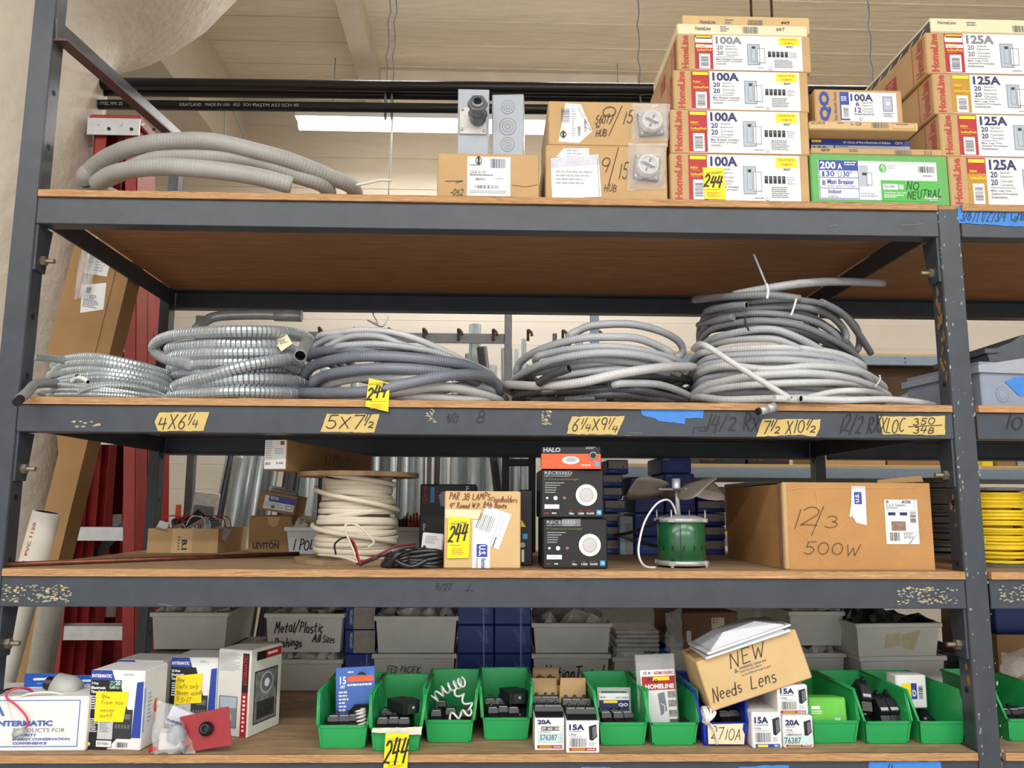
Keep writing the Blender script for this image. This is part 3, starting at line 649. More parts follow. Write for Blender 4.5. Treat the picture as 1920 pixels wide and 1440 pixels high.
f.rect(1521, 263, 1706, 272, blue, 0); f.rect(1522, 264, 1540, 268, yellow, 1); f.text('#1 Choice of More Electricians & Builders', 1581, 265, 1670, 270, white, bold=.02); f.text('QO', 1678, 265, 1692, 270, white, bold=.03)
f.rect(1521, 273, 1706, 291, ltgrey, 0); f.text('100', 1525, 275, 1550, 284, black, bold=.03); f.fine(1570, 274, 1600, 277, 1, greyink); f.rect(1563, 272, 1566, 291, blue, 1); f.build('printed_label', c.t)
hz = c.top+.0008
R = (1518, 228, 1722, 245)
c = Carton('cover_carton', 'thin tan carton sticking out under the small 100A carton', 'carton', *R, .01, .42, card_lt, z=hz, group='thin cover cartons'); f = c.front()
f.text('QC24US', 1520, 230, 1547, 236, greyink, bold=.01); f.fine(1570, 231, 1588, 234, 1, greyink); f.text('CE', 1604, 230, 1615, 236, greyink, bold=.01); f.disc(1598, 233, 3, greyink); f.disc(1598, 233, 2.1, card_lt, 3); f.bars(1634, 230, 1666, 241, greyink); f.frame(1674, 230, 1716, 241, .8, gold); f.fine(1680, 232, 1712, 235, 1, greyink); f.build('printed_lettering', c.t)
hz = c.top+.0008
R = (1528, 168, 1692, 227)
c = Carton('panel_carton', 'small tan 100A carton with large blue vertical letters', 'carton', *R, .02, .3, card, z=hz, rx=0); f = c.front()
f.text('QO', 1536, 172, 1558, 225, blue, bold=.05, rot=90); f.text("The World's Finest", 1563, 173, 1569, 224, blue, rot=90); f.rect(1575, 173, 1681, 225, white, 0); f.rect(1575, 173, 1592, 223, blue, 1); f.rect(1577, 196, 1593, 220, white, 2); f.bars(1580, 200, 1590, 218, greyink, 3, False); f.fine(1577, 181, 1590, 190, 3, white)
f.text('100A', 1595, 176, 1637, 189, navy, bold=.03); f.text('6', 1604, 190, 1611, 198, navy, bold=.02); f.text('12', 1602, 200, 1614, 209, navy, bold=.02)
for t, y in (('Spaces', 189.5), ('Espacios', 194.5), ('Circuits', 200), ('Circuitos', 205)): f.text(t, 1616, y, 1636, y+4, greyink)
f.rect(1655, 180, 1673, 206, pic, 1); f.rect(1661, 190, 1668, 195, white, 2); f.frame(1655, 180, 1673, 206, .8, greyink, 3); f.fine(1655, 209, 1676, 217, 3, gfine); f.fine(1600, 211, 1650, 215, 1, gfine); f.disc(1612, 220, 3, greyink, 1); f.disc(1612, 220, 2, white, 2); f.build('printed_label', c.t)
R = (1517, 176, 1527, 225)
c = Carton('breaker_carton', 'narrow dark blue carton squeezed behind the small 100A carton', 'carton', *R, .33, .1, mat('navy_carton'), z=hz)
# two tan cartons with a bagged receptacle hung on each
R = (1023, 273, 1251, 365)
lo = Carton('receptacle_carton', 'lower tan carton marked 9/15 with a clear sleeve of papers', 'carton', *R, .02, .3, card, z=Z, group='9/15 cartons'); f = lo.front()
f.hand('9', 1126, 291, 1142, 316, w=1.3); f.line([(1160, 276), (1140, 338)], 1.3, marker); f.hand('15', 1160, 300, 1178, 327, w=1.3); f.hand('HUB', 1133, 337, 1155, 348, w=1); f.build('marker_writing', lo.t)
f = lo.front(); f.poly([(1043, 293), (1057, 279), (1104, 278), (1105, 300)], white, .5); f.fine(1062, 281, 1095, 296, 3, ltgrey, 1)
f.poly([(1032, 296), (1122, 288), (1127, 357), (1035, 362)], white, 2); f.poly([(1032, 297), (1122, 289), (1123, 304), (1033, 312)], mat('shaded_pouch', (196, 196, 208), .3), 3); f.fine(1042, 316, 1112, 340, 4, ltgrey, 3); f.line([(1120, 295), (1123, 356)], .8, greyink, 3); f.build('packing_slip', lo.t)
R = (1028, 191, 1252, 274)
up = Carton('receptacle_carton', 'upper tan carton marked 5607 W HUB with a folded white label', 'carton', *R, .024, .3, card, z=lo.top+.0008, group='9/15 cartons'); f = up.front()
f.hand('9', 1126, 200, 1153, 231, w=1.4); f.line([(1167, 198), (1141, 255)], 1.3, marker); f.hand('15', 1168, 207, 1187, 232, w=1.4); f.hand('5607', 1117, 217, 1142, 233, w=1.2, slope=-.15); f.hand('W', 1117, 235, 1124, 241, w=1); f.hand('HUB', 1117, 245, 1137, 258, w=1.2, slope=-.1); f.build('marker_writing', up.t)
f = up.front(); f.poly([(1060, 195), (1089, 197), (1110, 247), (1085, 270), (1047, 268)], white, .5); f.bars(1052, 205, 1068, 232, greyink, 1.5, False); f.bars(1083, 238, 1088, 257, black, 1.5, False); f.bars(1095, 225, 1099, 250, black, 1.5, False); f.fine(1072, 205, 1080, 260, 12, ltgrey, 1.5); f.line([(1083, 202), (1108, 246), (1094, 238)], .9, greyink, 1.5); f.disc(1056, 254, 6, black, 1.5); f.disc(1056, 254, 4, white, 1.6); f.rect(1054, 247, 1058, 261, black, 1.7); f.build('folded_label', up.t)
def crumpled(b, pts, th, m, n=7, amp=.004):      # pillow-shaped pouch over a quad of corners (world), bulging toward -y
    A, B_, C, D = [Vector(p) for p in pts]; vs = []; rr = random.Random(len(b.v)+3)
    for s in (0, 1):
        for i in range(n+1):
            for j in range(n+1):
                u, v = i/n, j/n; p = (A.lerp(B_, u)).lerp(D.lerp(C, u), v); e = (16*u*(1-u)*v*(1-v))**.5
                p = p+Vector((rr.uniform(-amp, amp), 0, rr.uniform(-amp, amp)))*(1 if 0 < i < n and 0 < j < n else .6)
                p.y += (-th*e if s else 0)+rr.uniform(-amp, amp)*(e if s else 0); vs.append(p)
    q = (n+1)*(n+1); fs = []
    for s in (0, 1):
        for i in range(n):
            for j in range(n): a = s*q+i*(n+1)+j; fs.append((a, a+1, a+n+2, a+n+1))
    b.add(vs, fs, m, False)
rec_w = mat('receptacle_face_white', (215, 215, 215), .3); rec_g = mat('cast_grey', (128, 134, 142), .35, .4)
for R, cc, lab, rz in (((1184, 194, 1254, 267), up, 'bagged round receptacle hanging on the upper 9/15 carton', -.1), ((1176, 268, 1248, 357), lo, 'bagged round receptacle hanging on the lower 9/15 carton', .12)):
    x0, y0, x1, y1 = R; Yf = cc.X.translation.y; c0 = P((x0+x1)/2, (y0+y1)/2+4, Yf-.001)
    t = thing('bagged_receptacle', lab, 'receptacle', c0, 'bagged receptacles')
    X = Matrix.Rotation(rz, 4, 'Y'); k = .0013*(x1-x0)/72
    b = MB(); b.box((-26*k, -.008, -26*k), (26*k, 0, 26*k), rec_g, X=X, bev=.002)
    for sx in (-1, 1):
        for sz in (-1, 1): b.lathe([(.003, 0), (.003, -.003)], (sx*21*k, -.008, sz*21*k), alu, 8, 'y', X=X)
    b.build('mounting_flange', t)
    b = MB(); b.lathe([(22*k, -.008), (22*k, -.030), (20.5*k, -.033), (18*k, -.033), (17*k, -.026), (.001, -.026)], (0, 0, 0), rec_w, 24, 'y'); b.build('receptacle_body', t)
    b = MB()
    for i in range(4):
        a = i*PI/2+.4; b.box((-.0025, -.0275, 6*k), (.0025, -.0262, 14*k), blackpl, X=Matrix.Rotation(a, 4, 'Y'))
    b.box((-12*k, -.0272, -4*k), (10*k, -.0261, 3*k), blackpl, X=Matrix.Rotation(.5, 4, 'Y')); b.build('slots', t)
    b = MB(); q = [P(x0, y1, Yf-.002), P(x1, y1-4, Yf-.002), P(x1+1, y0+2, Yf-.002), P(x0+3, y0, Yf-.002)]; crumpled(b, [p-c0 for p in q], .045, film); b.build('plastic_bag', t)
# carton with a white label and the two grey boxes standing on it
R = (820, 288, 1011, 360)
pc = Carton('fitting_carton', 'low tan carton with white barcode label under two grey metal boxes', 'carton', *R, .03, .2, card, z=Z); f = pc.front()
f.rect(876, 293, 957, 352, white, 0); f.disc(897, 299, 6, black, 1); f.disc(897, 299, 4.4, white, 2); f.rect(895, 292.5, 899, 305, black, 3); f.fine(880, 305, 906, 308, 1, greyink); f.bars(919, 296, 948, 310, navy); f.text('LD60R-SL-150', 881, 314, 910, 319, greyink); f.fine(881, 320, 925, 323, 1, greyink)
f.bars(891, 325, 910, 329, greyink); f.fine(928, 325, 952, 328, 1, ltgrey); f.bars(890, 336, 936, 341, greyink); f.fine(881, 344, 950, 349, 2, ltgrey); f.build('printed_label', pc.t)
f = pc.front(); f.hand('-052', 845, 343, 869, 352, w=1); f.line([(836, 331), (868, 330), (855, 333)], .8, marker); f.line([(960, 335), (985, 337), (1008, 334)], .9, card_dk); f.build('marker_writing', pc.t)
R = (858, 167, 917, 288)
c = Carton('connector_box', 'slim grey metal box with a cable connector on its plate', 'electrical box', *R, .06, .09, greypl, z=pc.top+.0005, bev=.002)
kx = c.w/59; f2 = lambda px, py: ((px-887.5)*kx, 0, (288-py)*c.h/121)
b = MB(); q0, q1 = f2(861, 248), f2(913, 200); b.box((q0[0], -.005, q0[2]), (q1[0], 0, q1[2]), mat('cast_plate', (190, 188, 184), .45, .3), bev=.002); pl = b.build('cover_plate', c.t)
b = MB()
for px, py in ((867, 205), (866, 240), (908, 242)): b.lathe([(.004, -.005), (.004, -.008), (.001, -.0085)], f2(px, py), alu, 8, 'y')
b.build('screws', pl)
b = MB(); o = f2(896, 222); X = Matrix.Translation(o) @ Matrix.Rotation(rad(-12), 4, 'X')
g = mat('zinc_fitting', (120, 126, 134), .35, .6)
b.lathe([(.021, 0), (.023, -.012), (.021, -.02)], (0, 0, 0), g, 20, 'y', X=X); b.lathe([(.026, -.018), (.026, -.034)], (0, 0, 0), g, 6, 'y', sm=False, X=X); b.lathe([(.021, -.034), (.023, -.052), (.024, -.062)], (0, 0, 0), g, 20, 'y', X=X); b.lathe([(.027, -.058), (.027, -.072)], (0, 0, 0), g, 6, 'y', sm=False, X=X); b.lathe([(.019, -.072), (.018, -.078), (.011, -.078)], (0, 0, 0), g, 20, 'y', X=X); b.lathe([(.011, -.0785), (.001, -.0785)], (0, 0, 0), dkhole, 16, 'y', X=X); b.build('cable_connector', c.t)
R = (922, 177, 982, 289)
c = Carton('knockout_box', 'grey metal box with round knockouts standing beside the connector box', 'electrical box', *R, .05, .09, greypl, z=pc.top+.0005, bev=.002, rz=rad(-4))
for py, r in ((200, 13), (235, 16), (267, 13)):
    f = c.front()
    for i, rr_ in enumerate((r, r*.9, r*.66, r*.57, r*.34, r*.22)): f.disc(952, py, rr_, mat('knockout_edge', (120, 126, 136), .4) if i % 2 == 0 else greypl, i*.6, 28)
    f.build('knockout', c.t)
f = c.front(); f.rect(923, 177.5, 981, 179, ltgrey, 0); f.rect(923, 287, 981, 288.5, ltgrey, 0); f.rect(923, 178, 924.5, 288, gfine, 0); f.build('folded_seam', c.t)

# ---------------------------------------------------------------- coils
class Coil:
    def __init__(s, xm, hw, Yc, Yn, zmin): s.xm, s.hw, s.Yc, s.Yn, s.z = xm, hw, Yc, Yn, zmin; s.b = MB()
    def Y(s, px, d=0):
        u = max(-.97, min(.97, (px-s.xm)/s.hw)); return s.Yc-(s.Yc-s.Yn)*math.sqrt(1-u*u)+d
    def st(s, pts, r, m, d=0, back=False, rib=None, seg=10, hollow=False, n=6, cap=True):
        Q = [P(p[0], p[1], s.Y(p[0], d) if len(p) < 3 else p[2]) for p in pts]
        for q in Q: q.z = max(q.z, s.z+r)
        if back:
            l, e = Q[0], Q[-1]; c = (l+e)/2; v = Vector(((e-l).x/2, (e-l).y/2, 0)); D = max(.12, (s.Yc-s.Yn)*.95); zb = max(s.z+r, min(l.z, e.z)-.004)
            for k in range(1, 8):
                a = PI*k/8; p = c+v*math.cos(a)+Vector((0, D*math.sin(a), 0)); p.z = zb if 1 < k < 7 else (zb+(e.z if k == 1 else l.z))/2; Q.append(p)
            Q = smooth(Q, n, True)
        else: Q = smooth(Q, n)
        for q in Q: q.z = max(q.z, s.z+r)
        s.b.tube(Q, r, m, seg, rib, cap=not back and cap, hollow=hollow)
    def build(s, name, label, group=None, cat='conduit coil'):
        xs = [v[0] for v in s.b.v]; ys = [v[1] for v in s.b.v]; o = Vector(((min(xs)+max(xs))/2, (min(ys)+max(ys))/2, s.z))
        s.b.v = [tuple(Vector(v)-o) for v in s.b.v]; t = thing(name, label, cat, o, group); s.b.build('conduit', t); return t
def tie(t, pts, Yf, w, m, name='zip_tie'):
    o = t.matrix_world.translation if t.matrix_world.translation.length else t.location
    b = MB(); b.tube(smooth([P(x, y, Yf if len(q) < 1 else q[0])-t.location for (x, y, *q) in pts], 5), w, m, 6); b.build(name, t)
big = mat('big_grey_jacket', (164, 163, 159), .5, 0, var=.09, scale=10, wave=32)
co = Coil(405, 300, .5, .12, Z)
co.st([(162, 338), (172, 318), (205, 293), (260, 273), (330, 265), (400, 266), (480, 284), (550, 304), (615, 330), (662, 352)], .0245, big, .03, back=True, seg=16)
co.st([(185, 350), (215, 330), (300, 296), (400, 294), (480, 302), (545, 326), (610, 350)], .0235, big, .05, back=True, seg=16)
co.st([(180, 346), (215, 325), (290, 313), (380, 317), (470, 329), (546, 348)], .0235, big, -.09, seg=16, hollow=True)
ct = co.build('conduit_coil', 'thick grey flexible conduit coil on the top shelf with one cut end')
tie(ct, [(668, 347), (690, 343), (712, 338), (734, 338)], .2, .0035, whitepl)
# ================================================================ second shelf: conduit coils
Z = S2+.0005
zflex = mat('steel_flex_conduit', (190, 198, 202), .36, .55, var=.08, scale=30)
# small steel coil
co = Coil(215, 125, .42, .12, Z); R1 = (.0095, .0038)
for pts in ([(103, 688), (118, 676), (150, 670), (190, 671), (250, 683), (300, 697), (330, 709)], [(103, 700), (125, 684), (165, 679), (220, 685), (290, 702), (328, 720)], [(95, 706), (120, 697), (165, 693), (230, 699), (290, 713), (326, 733)], [(112, 722), (160, 711), (220, 711), (290, 724), (322, 740)], [(100, 728), (160, 724), (230, 724), (310, 741)], [(112, 716), (170, 704), (240, 708), (310, 727)]):
    co.st(pts, .0118, zflex, 0, back=True, rib=R1)
co.st([(62, 669, .1), (95, 672, .16), (133, 678, .22), (170, 690, .3)], .0105, zflex, rib=R1)
t = co.build('conduit_coil', 'small ribbed steel conduit coil, leftmost on the coil shelf')
tie(t, [(99, 708), (97, 718), (100, 731)], .2, .003, blackpl, 'cable_tie')
co = Coil(200, 140, .38, .07, Z)
for pts in ([(98, 722), (160, 726), (230, 734), (280, 744)], [(70, 735), (120, 731), (190, 734), (260, 739), (305, 746)], [(150, 736), (200, 722), (260, 726), (300, 740)], [(90, 742), (170, 740), (260, 746)]):
    co.st(pts, .0065, zflex, -.02, back=True, rib=(.007, .0025), seg=8)
t = co.build('conduit_coil', 'thin ribbed steel conduit loops under the small coil, smooth pale tube end poking out')
b = MB(); b.tube(smooth([P(x, y, Y)-t.location for x, y, Y in ((135, 716, .1), (143, 709, .09), (154, 709, .08), (165, 716, .07))], 5), .006, whitepl, 10, hollow=True); b.build('white_tube_end', t)
b = MB(); b.tube(smooth([P(x, y, Y) for x, y, Y in ((40, 746, -.06), (52, 735, -.03), (64, 722, .02), (80, 718, .06), (104, 719, .12))], 6), .0125, mat('grey_smooth_tube', (150, 154, 156), .4, .3), 14, hollow=False)
tag(b.build('conduit_offcut'), 'bent grey tube end poking over the front edge by the left post', 'conduit')
b = MB(); b.tube([P(40, 746, -.06), P(38.5, 747.5, -.0645)], .0126, mat('grey_smooth_tube'), 14, hollow=True); o = b.build('open_end', bpy.data.objects['conduit_offcut'])
# large steel coil
co = Coil(440, 150, .44, .1, Z); R2 = (.0125, .0052)
def L2(*pts, d=0, back=True): co.st(pts, .0158, zflex, d, back=back, rib=R2, seg=12)
L2((355, 682), (320, 676), (296, 665), (288, 650), (303, 636), (345, 626), (430, 621), (500, 621), (545, 624), (575, 633), (582, 644), d=-.02, back=False)
L2((318, 657), (340, 650), (403, 645), (470, 646), (522, 647), (566, 668))
L2((322, 672), (370, 664), (450, 662), (520, 664), (568, 684))
L2((322, 690), (370, 682), (450, 680), (520, 680), (566, 698), d=.01)
L2((330, 700), (385, 698), (450, 698), (520, 692), (566, 690), d=.03)
L2((330, 728), (345, 718), (390, 706), (458, 686), (520, 676), (560, 676), d=-.03)
L2((328, 734), (360, 722), (440, 712), (510, 711), (568, 718), d=-.015)
L2((330, 737), (400, 722), (470, 720), (560, 733))
L2((322, 742), (370, 739), (440, 735), (520, 737), (562, 742), d=-.02)
L2((340, 744), (430, 727), (530, 727), (568, 740), d=.02)
co.st([(577, 640, .14), (571, 652, .1), (563, 667, .05)], .0165, mat('grey_smooth_tube'), hollow=True, seg=14)
t = co.build('conduit_coil', 'large shiny ribbed steel conduit coil with a smooth open end')
f = Face(P(518, 662, .13)-t.location, (1, 0, .3), (-.3, .3, 1), .045, .045, (0, 0, 10, 10)); f.poly([(0, 2), (8, 0), (10, 7), (3, 10)], cream, 1); f.fine(3, 3, 8, 6, 3, greyink, 2); f.build('paper_tag', t)
b = MB(); b.tube(smooth([P(x, y, Y) for x, y, Y in ((368, 617, .55), (384, 603, .58), (410, 593, .6), (480, 590, .6), (556, 592, .6))], 6), .0165, zinc, 14); b.tube([P(515, 591, .6), P(566, 592.5, .6)], .0195, zinc, 14)
tag(b.build('conduit_elbow'), 'bent galvanized elbow with a coupling lying on the large steel coil', 'conduit')
# grey coils, third from the left
co = Coil(735, 190, .46, .1, Z)
for p, m, d in (([(597, 633), (640, 623), (688, 619), (744, 625), (799, 643), (869, 676), (920, 700)], liq_l, .06), ([(583, 660), (600, 643), (632, 633), (690, 640), (760, 648)], liq, .05), ([(611, 656), (645, 635), (680, 629), (716, 632), (745, 643), (800, 665)], liq, .02), ([(630, 653), (674, 646), (730, 647), (813, 660), (855, 677)], liq, 0), ([(600, 668), (660, 656), (740, 656), (830, 668)], liq, .06), ([(640, 661), (700, 652), (780, 656), (860, 684)], liq_l, .04)):
    co.st(p, .0092, m, d, back=True)
t = co.build('conduit_coil', 'loose pale grey thin conduit loops on top of the dark blue-grey coil', 'grey jacketed conduit coils')
tie(t, [(604, 652), (607, 656), (604, 660)], .25, .003, cream, 'cable_tie')
co = Coil(742, 200, .46, .06, Z)
for p, d in (([(556, 700), (562, 684), (580, 667), (610, 658), (655, 656), (700, 665), (780, 690)], .04), ([(570, 710), (588, 686), (647, 671), (716, 668), (813, 676), (883, 688), (932, 720)], 0), ([(588, 722), (608, 705), (674, 693), (744, 691), (827, 698), (890, 715)], -.01), ([(562, 738), (619, 737), (691, 734), (758, 720), (841, 704), (897, 704), (925, 715), (935, 735)], -.06)):
    co.st(p, .0148, liq_d, d, back=True, seg=12)
co.build('conduit_coil', 'dark blue-grey conduit coil behind a yellow tag', 'grey jacketed conduit coils')
co = Coil(760, 200, .45, .05, Z)
for p, d in (([(600, 728), (660, 710), (744, 707), (820, 716)], .02), ([(700, 745), (763, 733), (827, 725), (883, 734), (938, 752)], .0), ([(740, 750), (800, 738), (890, 722), (945, 745)], .05), ([(620, 747), (740, 743), (860, 748), (920, 752)], .02)):
    co.st(p, .012, liq_l, d, back=True)
co.build('conduit_coil', 'pale worn conduit loops lying under the dark blue-grey coil', 'grey jacketed conduit coils')
# fourth coil
co = Coil(1135, 175, .45, .08, Z)
for p, d, r in (([(1066, 634), (1085, 620), (1115, 610), (1182, 608), (1238, 621), (1272, 640), (1280, 660), (1266, 672)], .1, .0112), ([(969, 700), (977, 678), (1015, 655), (1085, 635), (1154, 632), (1196, 635), (1238, 651), (1258, 668)], .02, .0112), ([(1005, 672), (1027, 663), (1085, 653), (1154, 651), (1224, 662), (1280, 682)], .01, .0105), ([(965, 712), (1015, 683), (1085, 666), (1154, 662), (1224, 671), (1265, 690)], -.02, .0112), ([(985, 698), (1060, 676), (1127, 674), (1200, 682), (1270, 700)], .01, .0105), ([(1030, 712), (1099, 698), (1168, 693), (1250, 700)], .02, .0105), ([(1000, 700), (1080, 688), (1180, 684), (1275, 704)], .05, .0105), ([(1150, 722), (1190, 719), (1238, 722), (1279, 736), (1305, 754)], -.03, .0105)):
    co.st(p, r, liq, d, back=True)
co.st([(950, 722), (1015, 724), (1085, 718), (1154, 702), (1224, 691), (1275, 687), (1302, 692)], .0125, liq_l, -.05, back=True)
co.build('conduit_coil', 'mid-grey conduit coil with one large loop standing up, fourth along the shelf', 'grey jacketed conduit coils')
co = Coil(1130, 178, .45, .07, Z)
for p, d in (([(968, 746), (1002, 735), (1071, 732), (1182, 731), (1238, 740), (1290, 755)], -.01), ([(1040, 712), (1182, 707), (1238, 705), (1279, 709), (1300, 722)], .03), ([(975, 740), (1100, 718), (1200, 716), (1300, 740)], .05), ([(1000, 752), (1112, 742), (1182, 741), (1260, 756)], 0), ([(962, 728), (1010, 738), (1100, 724), (1290, 735)], .07)):
    co.st(p, .0115, liq_k, d, back=True)
co.st([(1010, 718), (1035, 703), (1067, 691)], .0115, liq_k, -.06, hollow=True); co.st([(1060, 754), (1085, 751), (1116, 748)], .010, liq_k, -.05, hollow=True); co.st([(1014, 736, .1), (1060, 732, .1), (1120, 727, .12)], .0085, liq_k)
t = co.build('conduit_coil', 'charcoal conduit coil lying under the mid-grey fourth coil', 'grey jacketed conduit coils')
tie(t, [(1040, 729), (1044, 737), (1042, 746)], .1, .003, blackpl, 'cable_tie')
# tall fifth coil
co = Coil(1470, 190, .45, .1, Z)
yl = [(676, 661), (690, 672), (704, 684), (718, 696), (730, 708), (741, 720), (750, 733), (752, 745)]
for i, (a, c) in enumerate(yl):
    x0 = 1305+random.uniform(-3, 14)-(4 if i > 4 else 0); x1 = 1618+i*6+random.uniform(-6, 4)
    co.st([(x0, a-6), (x0+30, c-2), (1440, c-8+random.uniform(-2, 2)), (1520, c-6), (x1-38, c+6), (x1, min(a+14, 752))], .0098, liq if i % 3 else liq_l, random.uniform(-.015, .02), back=True)
for p, m, d in (([(1312, 700), (1360, 686), (1440, 693), (1523, 687), (1596, 693), (1634, 707), (1658, 732)], liq_l, -.02), ([(1300, 740), (1330, 722), (1400, 706), (1440, 702), (1523, 700), (1600, 712), (1650, 735)], liq_l, -.04), ([(1318, 735), (1380, 724), (1440, 720), (1523, 717), (1593, 718), (1640, 729), (1666, 746)], liq_l, -.03), ([(1302, 745), (1360, 750), (1440, 748), (1540, 748)], liq_l, -.05)):
    co.st(p, .0105, m, d, back=True)
co.st([(1300, 654, .24), (1318, 646, .03), (1370, 678, .02), (1440, 722, 0), (1482, 748, -.03)], .0082, liq_l, hollow=True)
co.st([(1660, 742), (1620, 734, .06), (1565, 735, .03), (1496, 750, -.01), (1452, 763, -.035)], .009, liq_l)
co.st([(1751, 760, .12), (1718, 754, .06), (1662, 749, .02), (1579, 752, -.01), (1502, 755, -.03)], .009, liq_l, hollow=True)
t = co.build('conduit_coil', 'pale grey conduit coil forming the base of the tall right stack', 'grey jacketed conduit coils')
b = MB(); q0, q1 = P(1452, 763, -.035)-t.location, P(1424, 771, -.05)-t.location; dd = (q1-q0).normalized()
b.tube([q0, q0.lerp(q1, .5)], .0125, alu, 6); b.tube([q0.lerp(q1, .5), q1], .0105, alu, 14, hollow=True); b.build('end_fitting', t)
tie(t, [(1649, 703), (1650, 712), (1640, 726)], .2, .0022, whitepl)
co = Coil(1465, 160, .45, .12, Z)
dg = mat('mid_grey_jacket', (128, 131, 136), .36, 0, var=.06, scale=12, wave=45)
for p, m, d in (([(1324, 587), (1363, 574), (1440, 564), (1496, 563), (1551, 573), (1587, 594), (1609, 622), (1606, 658)], dg, .03), ([(1320, 600), (1371, 585), (1440, 577), (1509, 577), (1557, 593), (1582, 618), (1583, 640)], dg, .02), ([(1316, 650), (1313, 632), (1329, 608), (1371, 591), (1440, 588), (1500, 596), (1545, 612), (1572, 640)], dg, 0), ([(1315, 640), (1340, 615), (1400, 603), (1440, 602), (1496, 610), (1551, 632), (1596, 660), (1620, 694)], dg, -.01), ([(1318, 648), (1360, 628), (1440, 617), (1496, 633), (1551, 665), (1572, 694)], liq, -.02), ([(1315, 660), (1360, 640), (1440, 635), (1482, 646), (1523, 668), (1550, 690)], liq, -.01), ([(1320, 625), (1400, 613), (1500, 622), (1580, 660), (1605, 692)], dg, .03), ([(1322, 655), (1400, 630), (1480, 634), (1560, 680)], dg, .06), ([(1325, 618), (1400, 596), (1500, 588), (1575, 630), (1600, 670)], dg, .07)):
    co.st(p, .0098, m, d, back=True)
co.st([(1540, 566), (1579, 588), (1607, 622), (1633, 662)], .0098, dg, -.03)
co.st([(1500, 560), (1437, 553), (1370, 556), (1302, 562)], .0105, dg, -.02, hollow=True); co.st([(1375, 553), (1440, 541), (1509, 531), (1579, 528), (1655, 531)], .0118, liq, .0, hollow=True, cap=True)
co.st([(1400, 572), (1363, 575), (1324, 584)], .0098, dg, -.03, hollow=True); co.st([(1375, 594), (1340, 602), (1310, 610)], .0098, dg, -.02)
t = co.build('conduit_coil', 'upper half of the tall right conduit stack with straight free ends', 'grey jacketed conduit coils')
tie(t, [(1413, 476), (1425, 505), (1437, 534)], .1, .0028, ltgrey); tie(t, [(1437, 532), (1440, 545), (1438, 560)], .095, .004, whitepl); tie(t, [(1493, 560), (1489, 575), (1483, 592)], .09, .003, whitepl); tie(t, [(1397, 593), (1398, 606), (1404, 620)], .09, .003, blackpl, 'cable_tie')
f = Face(P(1494, 536, .105)-t.location, (1, 0, .035), (0, 0, 1), .19, .008, (0, 0, 100, 10)); f.text('LIQUID-TIGHT TYPE EF 90 C - WET 60 C UNDERGROUND', 0, 2, 88, 9, greyink, bold=.01); f.build('printed_lettering', t)
# grey enclosures at the right end
Rb = (1690, 700, 1800, 760)
t = thing('steel_enclosure', 'slate-grey enclosure with sloping lid behind the right post', 'electrical enclosure', Vector((P(1740, 760, .3).x, .3, Z)))
b = MB(); w0 = P(1690, 745, .3).x-t.location.x; w1 = .42
encm = mat('slate_enclosure', (104, 110, 122), .4, var=.06)
b.prism([(w0, .02), (w1, .02), (w1, .155), (w0+.18, .1)], 0, .3, encm, 'xz'); b.box((w0+.01, .005, 0), (w1-.01, .295, .02), encm); b.build('body', t)
b = MB(); b.prism([(w0-.02, .012), (w0-.015, .03), (w0+.18, .118), (w1, .165), (w1, .15), (w0+.18, .1), (w0+.0, .015)], -.012, .31, greypl, 'xz'); b.build('lid', t)
R = (1832, 680, 1985, 757)
c = Carton('steel_enclosure', 'light grey enclosure with blue tape and a knockout in the right bay', 'electrical enclosure', *R, .04, .3, mat('blue_grey_enclosure', (140, 150, 168), .4, var=.05), z=Z, rz=rad(8), bev=.003)
b = MB(); b.prism([(-c.w/2-.01, c.h-.03), (-c.w/2-.01, c.h-.012), (c.w*.1, c.h+.012), (c.w/2, c.h+.012), (c.w/2, c.h-.03), (c.w*.1, c.h-.03)], -.008, .31, greypl, 'xz'); b.build('lid', c.t)
f = c.front(); f.disc(1874, 735, 14, gfine, 0); f.disc(1874, 735, 12.5, mat('blue_grey_enclosure'), 1); f.disc(1874, 735, 9, gfine, 2); f.disc(1874, 735, 8, mat('blue_grey_enclosure'), 3); ragged(f, [(1880, 714), (1903, 705), (1970, 703), (1970, 736), (1908, 736)], bluetape, 4); f.build('knockout_and_tape', c.t)
t = thing('plastic_cover', 'dark grey ridged cover lying on the light grey enclosure', 'cover', Vector((P(1900, 676, .1).x, .1, c.top+.013)))
b = MB(); b.prism([(-.065, 0), (-.07, .02), (-.05, .035), (.0, .055), (.03, .075), (.2, .085), (.2, 0)], 0, .25, mat('dark_grey_cover', (72, 76, 84), .45), 'xz'); b.prism([(-.08, .022), (-.08, .034), (-.04, .036), (-.04, .024)], -.006, .256, mat('dark_grey_cover'), 'xz'); b.build('shell', t)
# ================================================================ third shelf
Z = S3+.0005
def YG(px, py, z): return G(px, py, z).y
def opencarton(name, label, cat, x0, y0, x1, y1, Y, depth, m, z, rz=0, flaps=True, group=None, rx=0, ry=0, t=.004):
    c = Carton(name, label, cat, x0, y0, x1, y1, Y, depth, m, z=z, rz=rz, rx=rx, ry=ry, group=group, body=False)
    b = MB(); w, h, d = c.w/2, c.h, c.d
    b.box((-w, 0, 0), (w, d, t), m); b.box((-w, 0, t), (w, t, h), m); b.box((-w, d-t, t), (w, d, h), m); b.box((-w, t, t), (-w+t, d-t, h), m); b.box((w-t, t, t), (w, d-t, h), m); b.build('body', c.t)
    if flaps:
        b = MB(); b.prism([(-w, h), (w, h), (w*.96, h+d*.3), (-w*.96, h+d*.3)], d-t*.8, d-.001, m, 'xz'); b.build('flap', c.t)
    return c
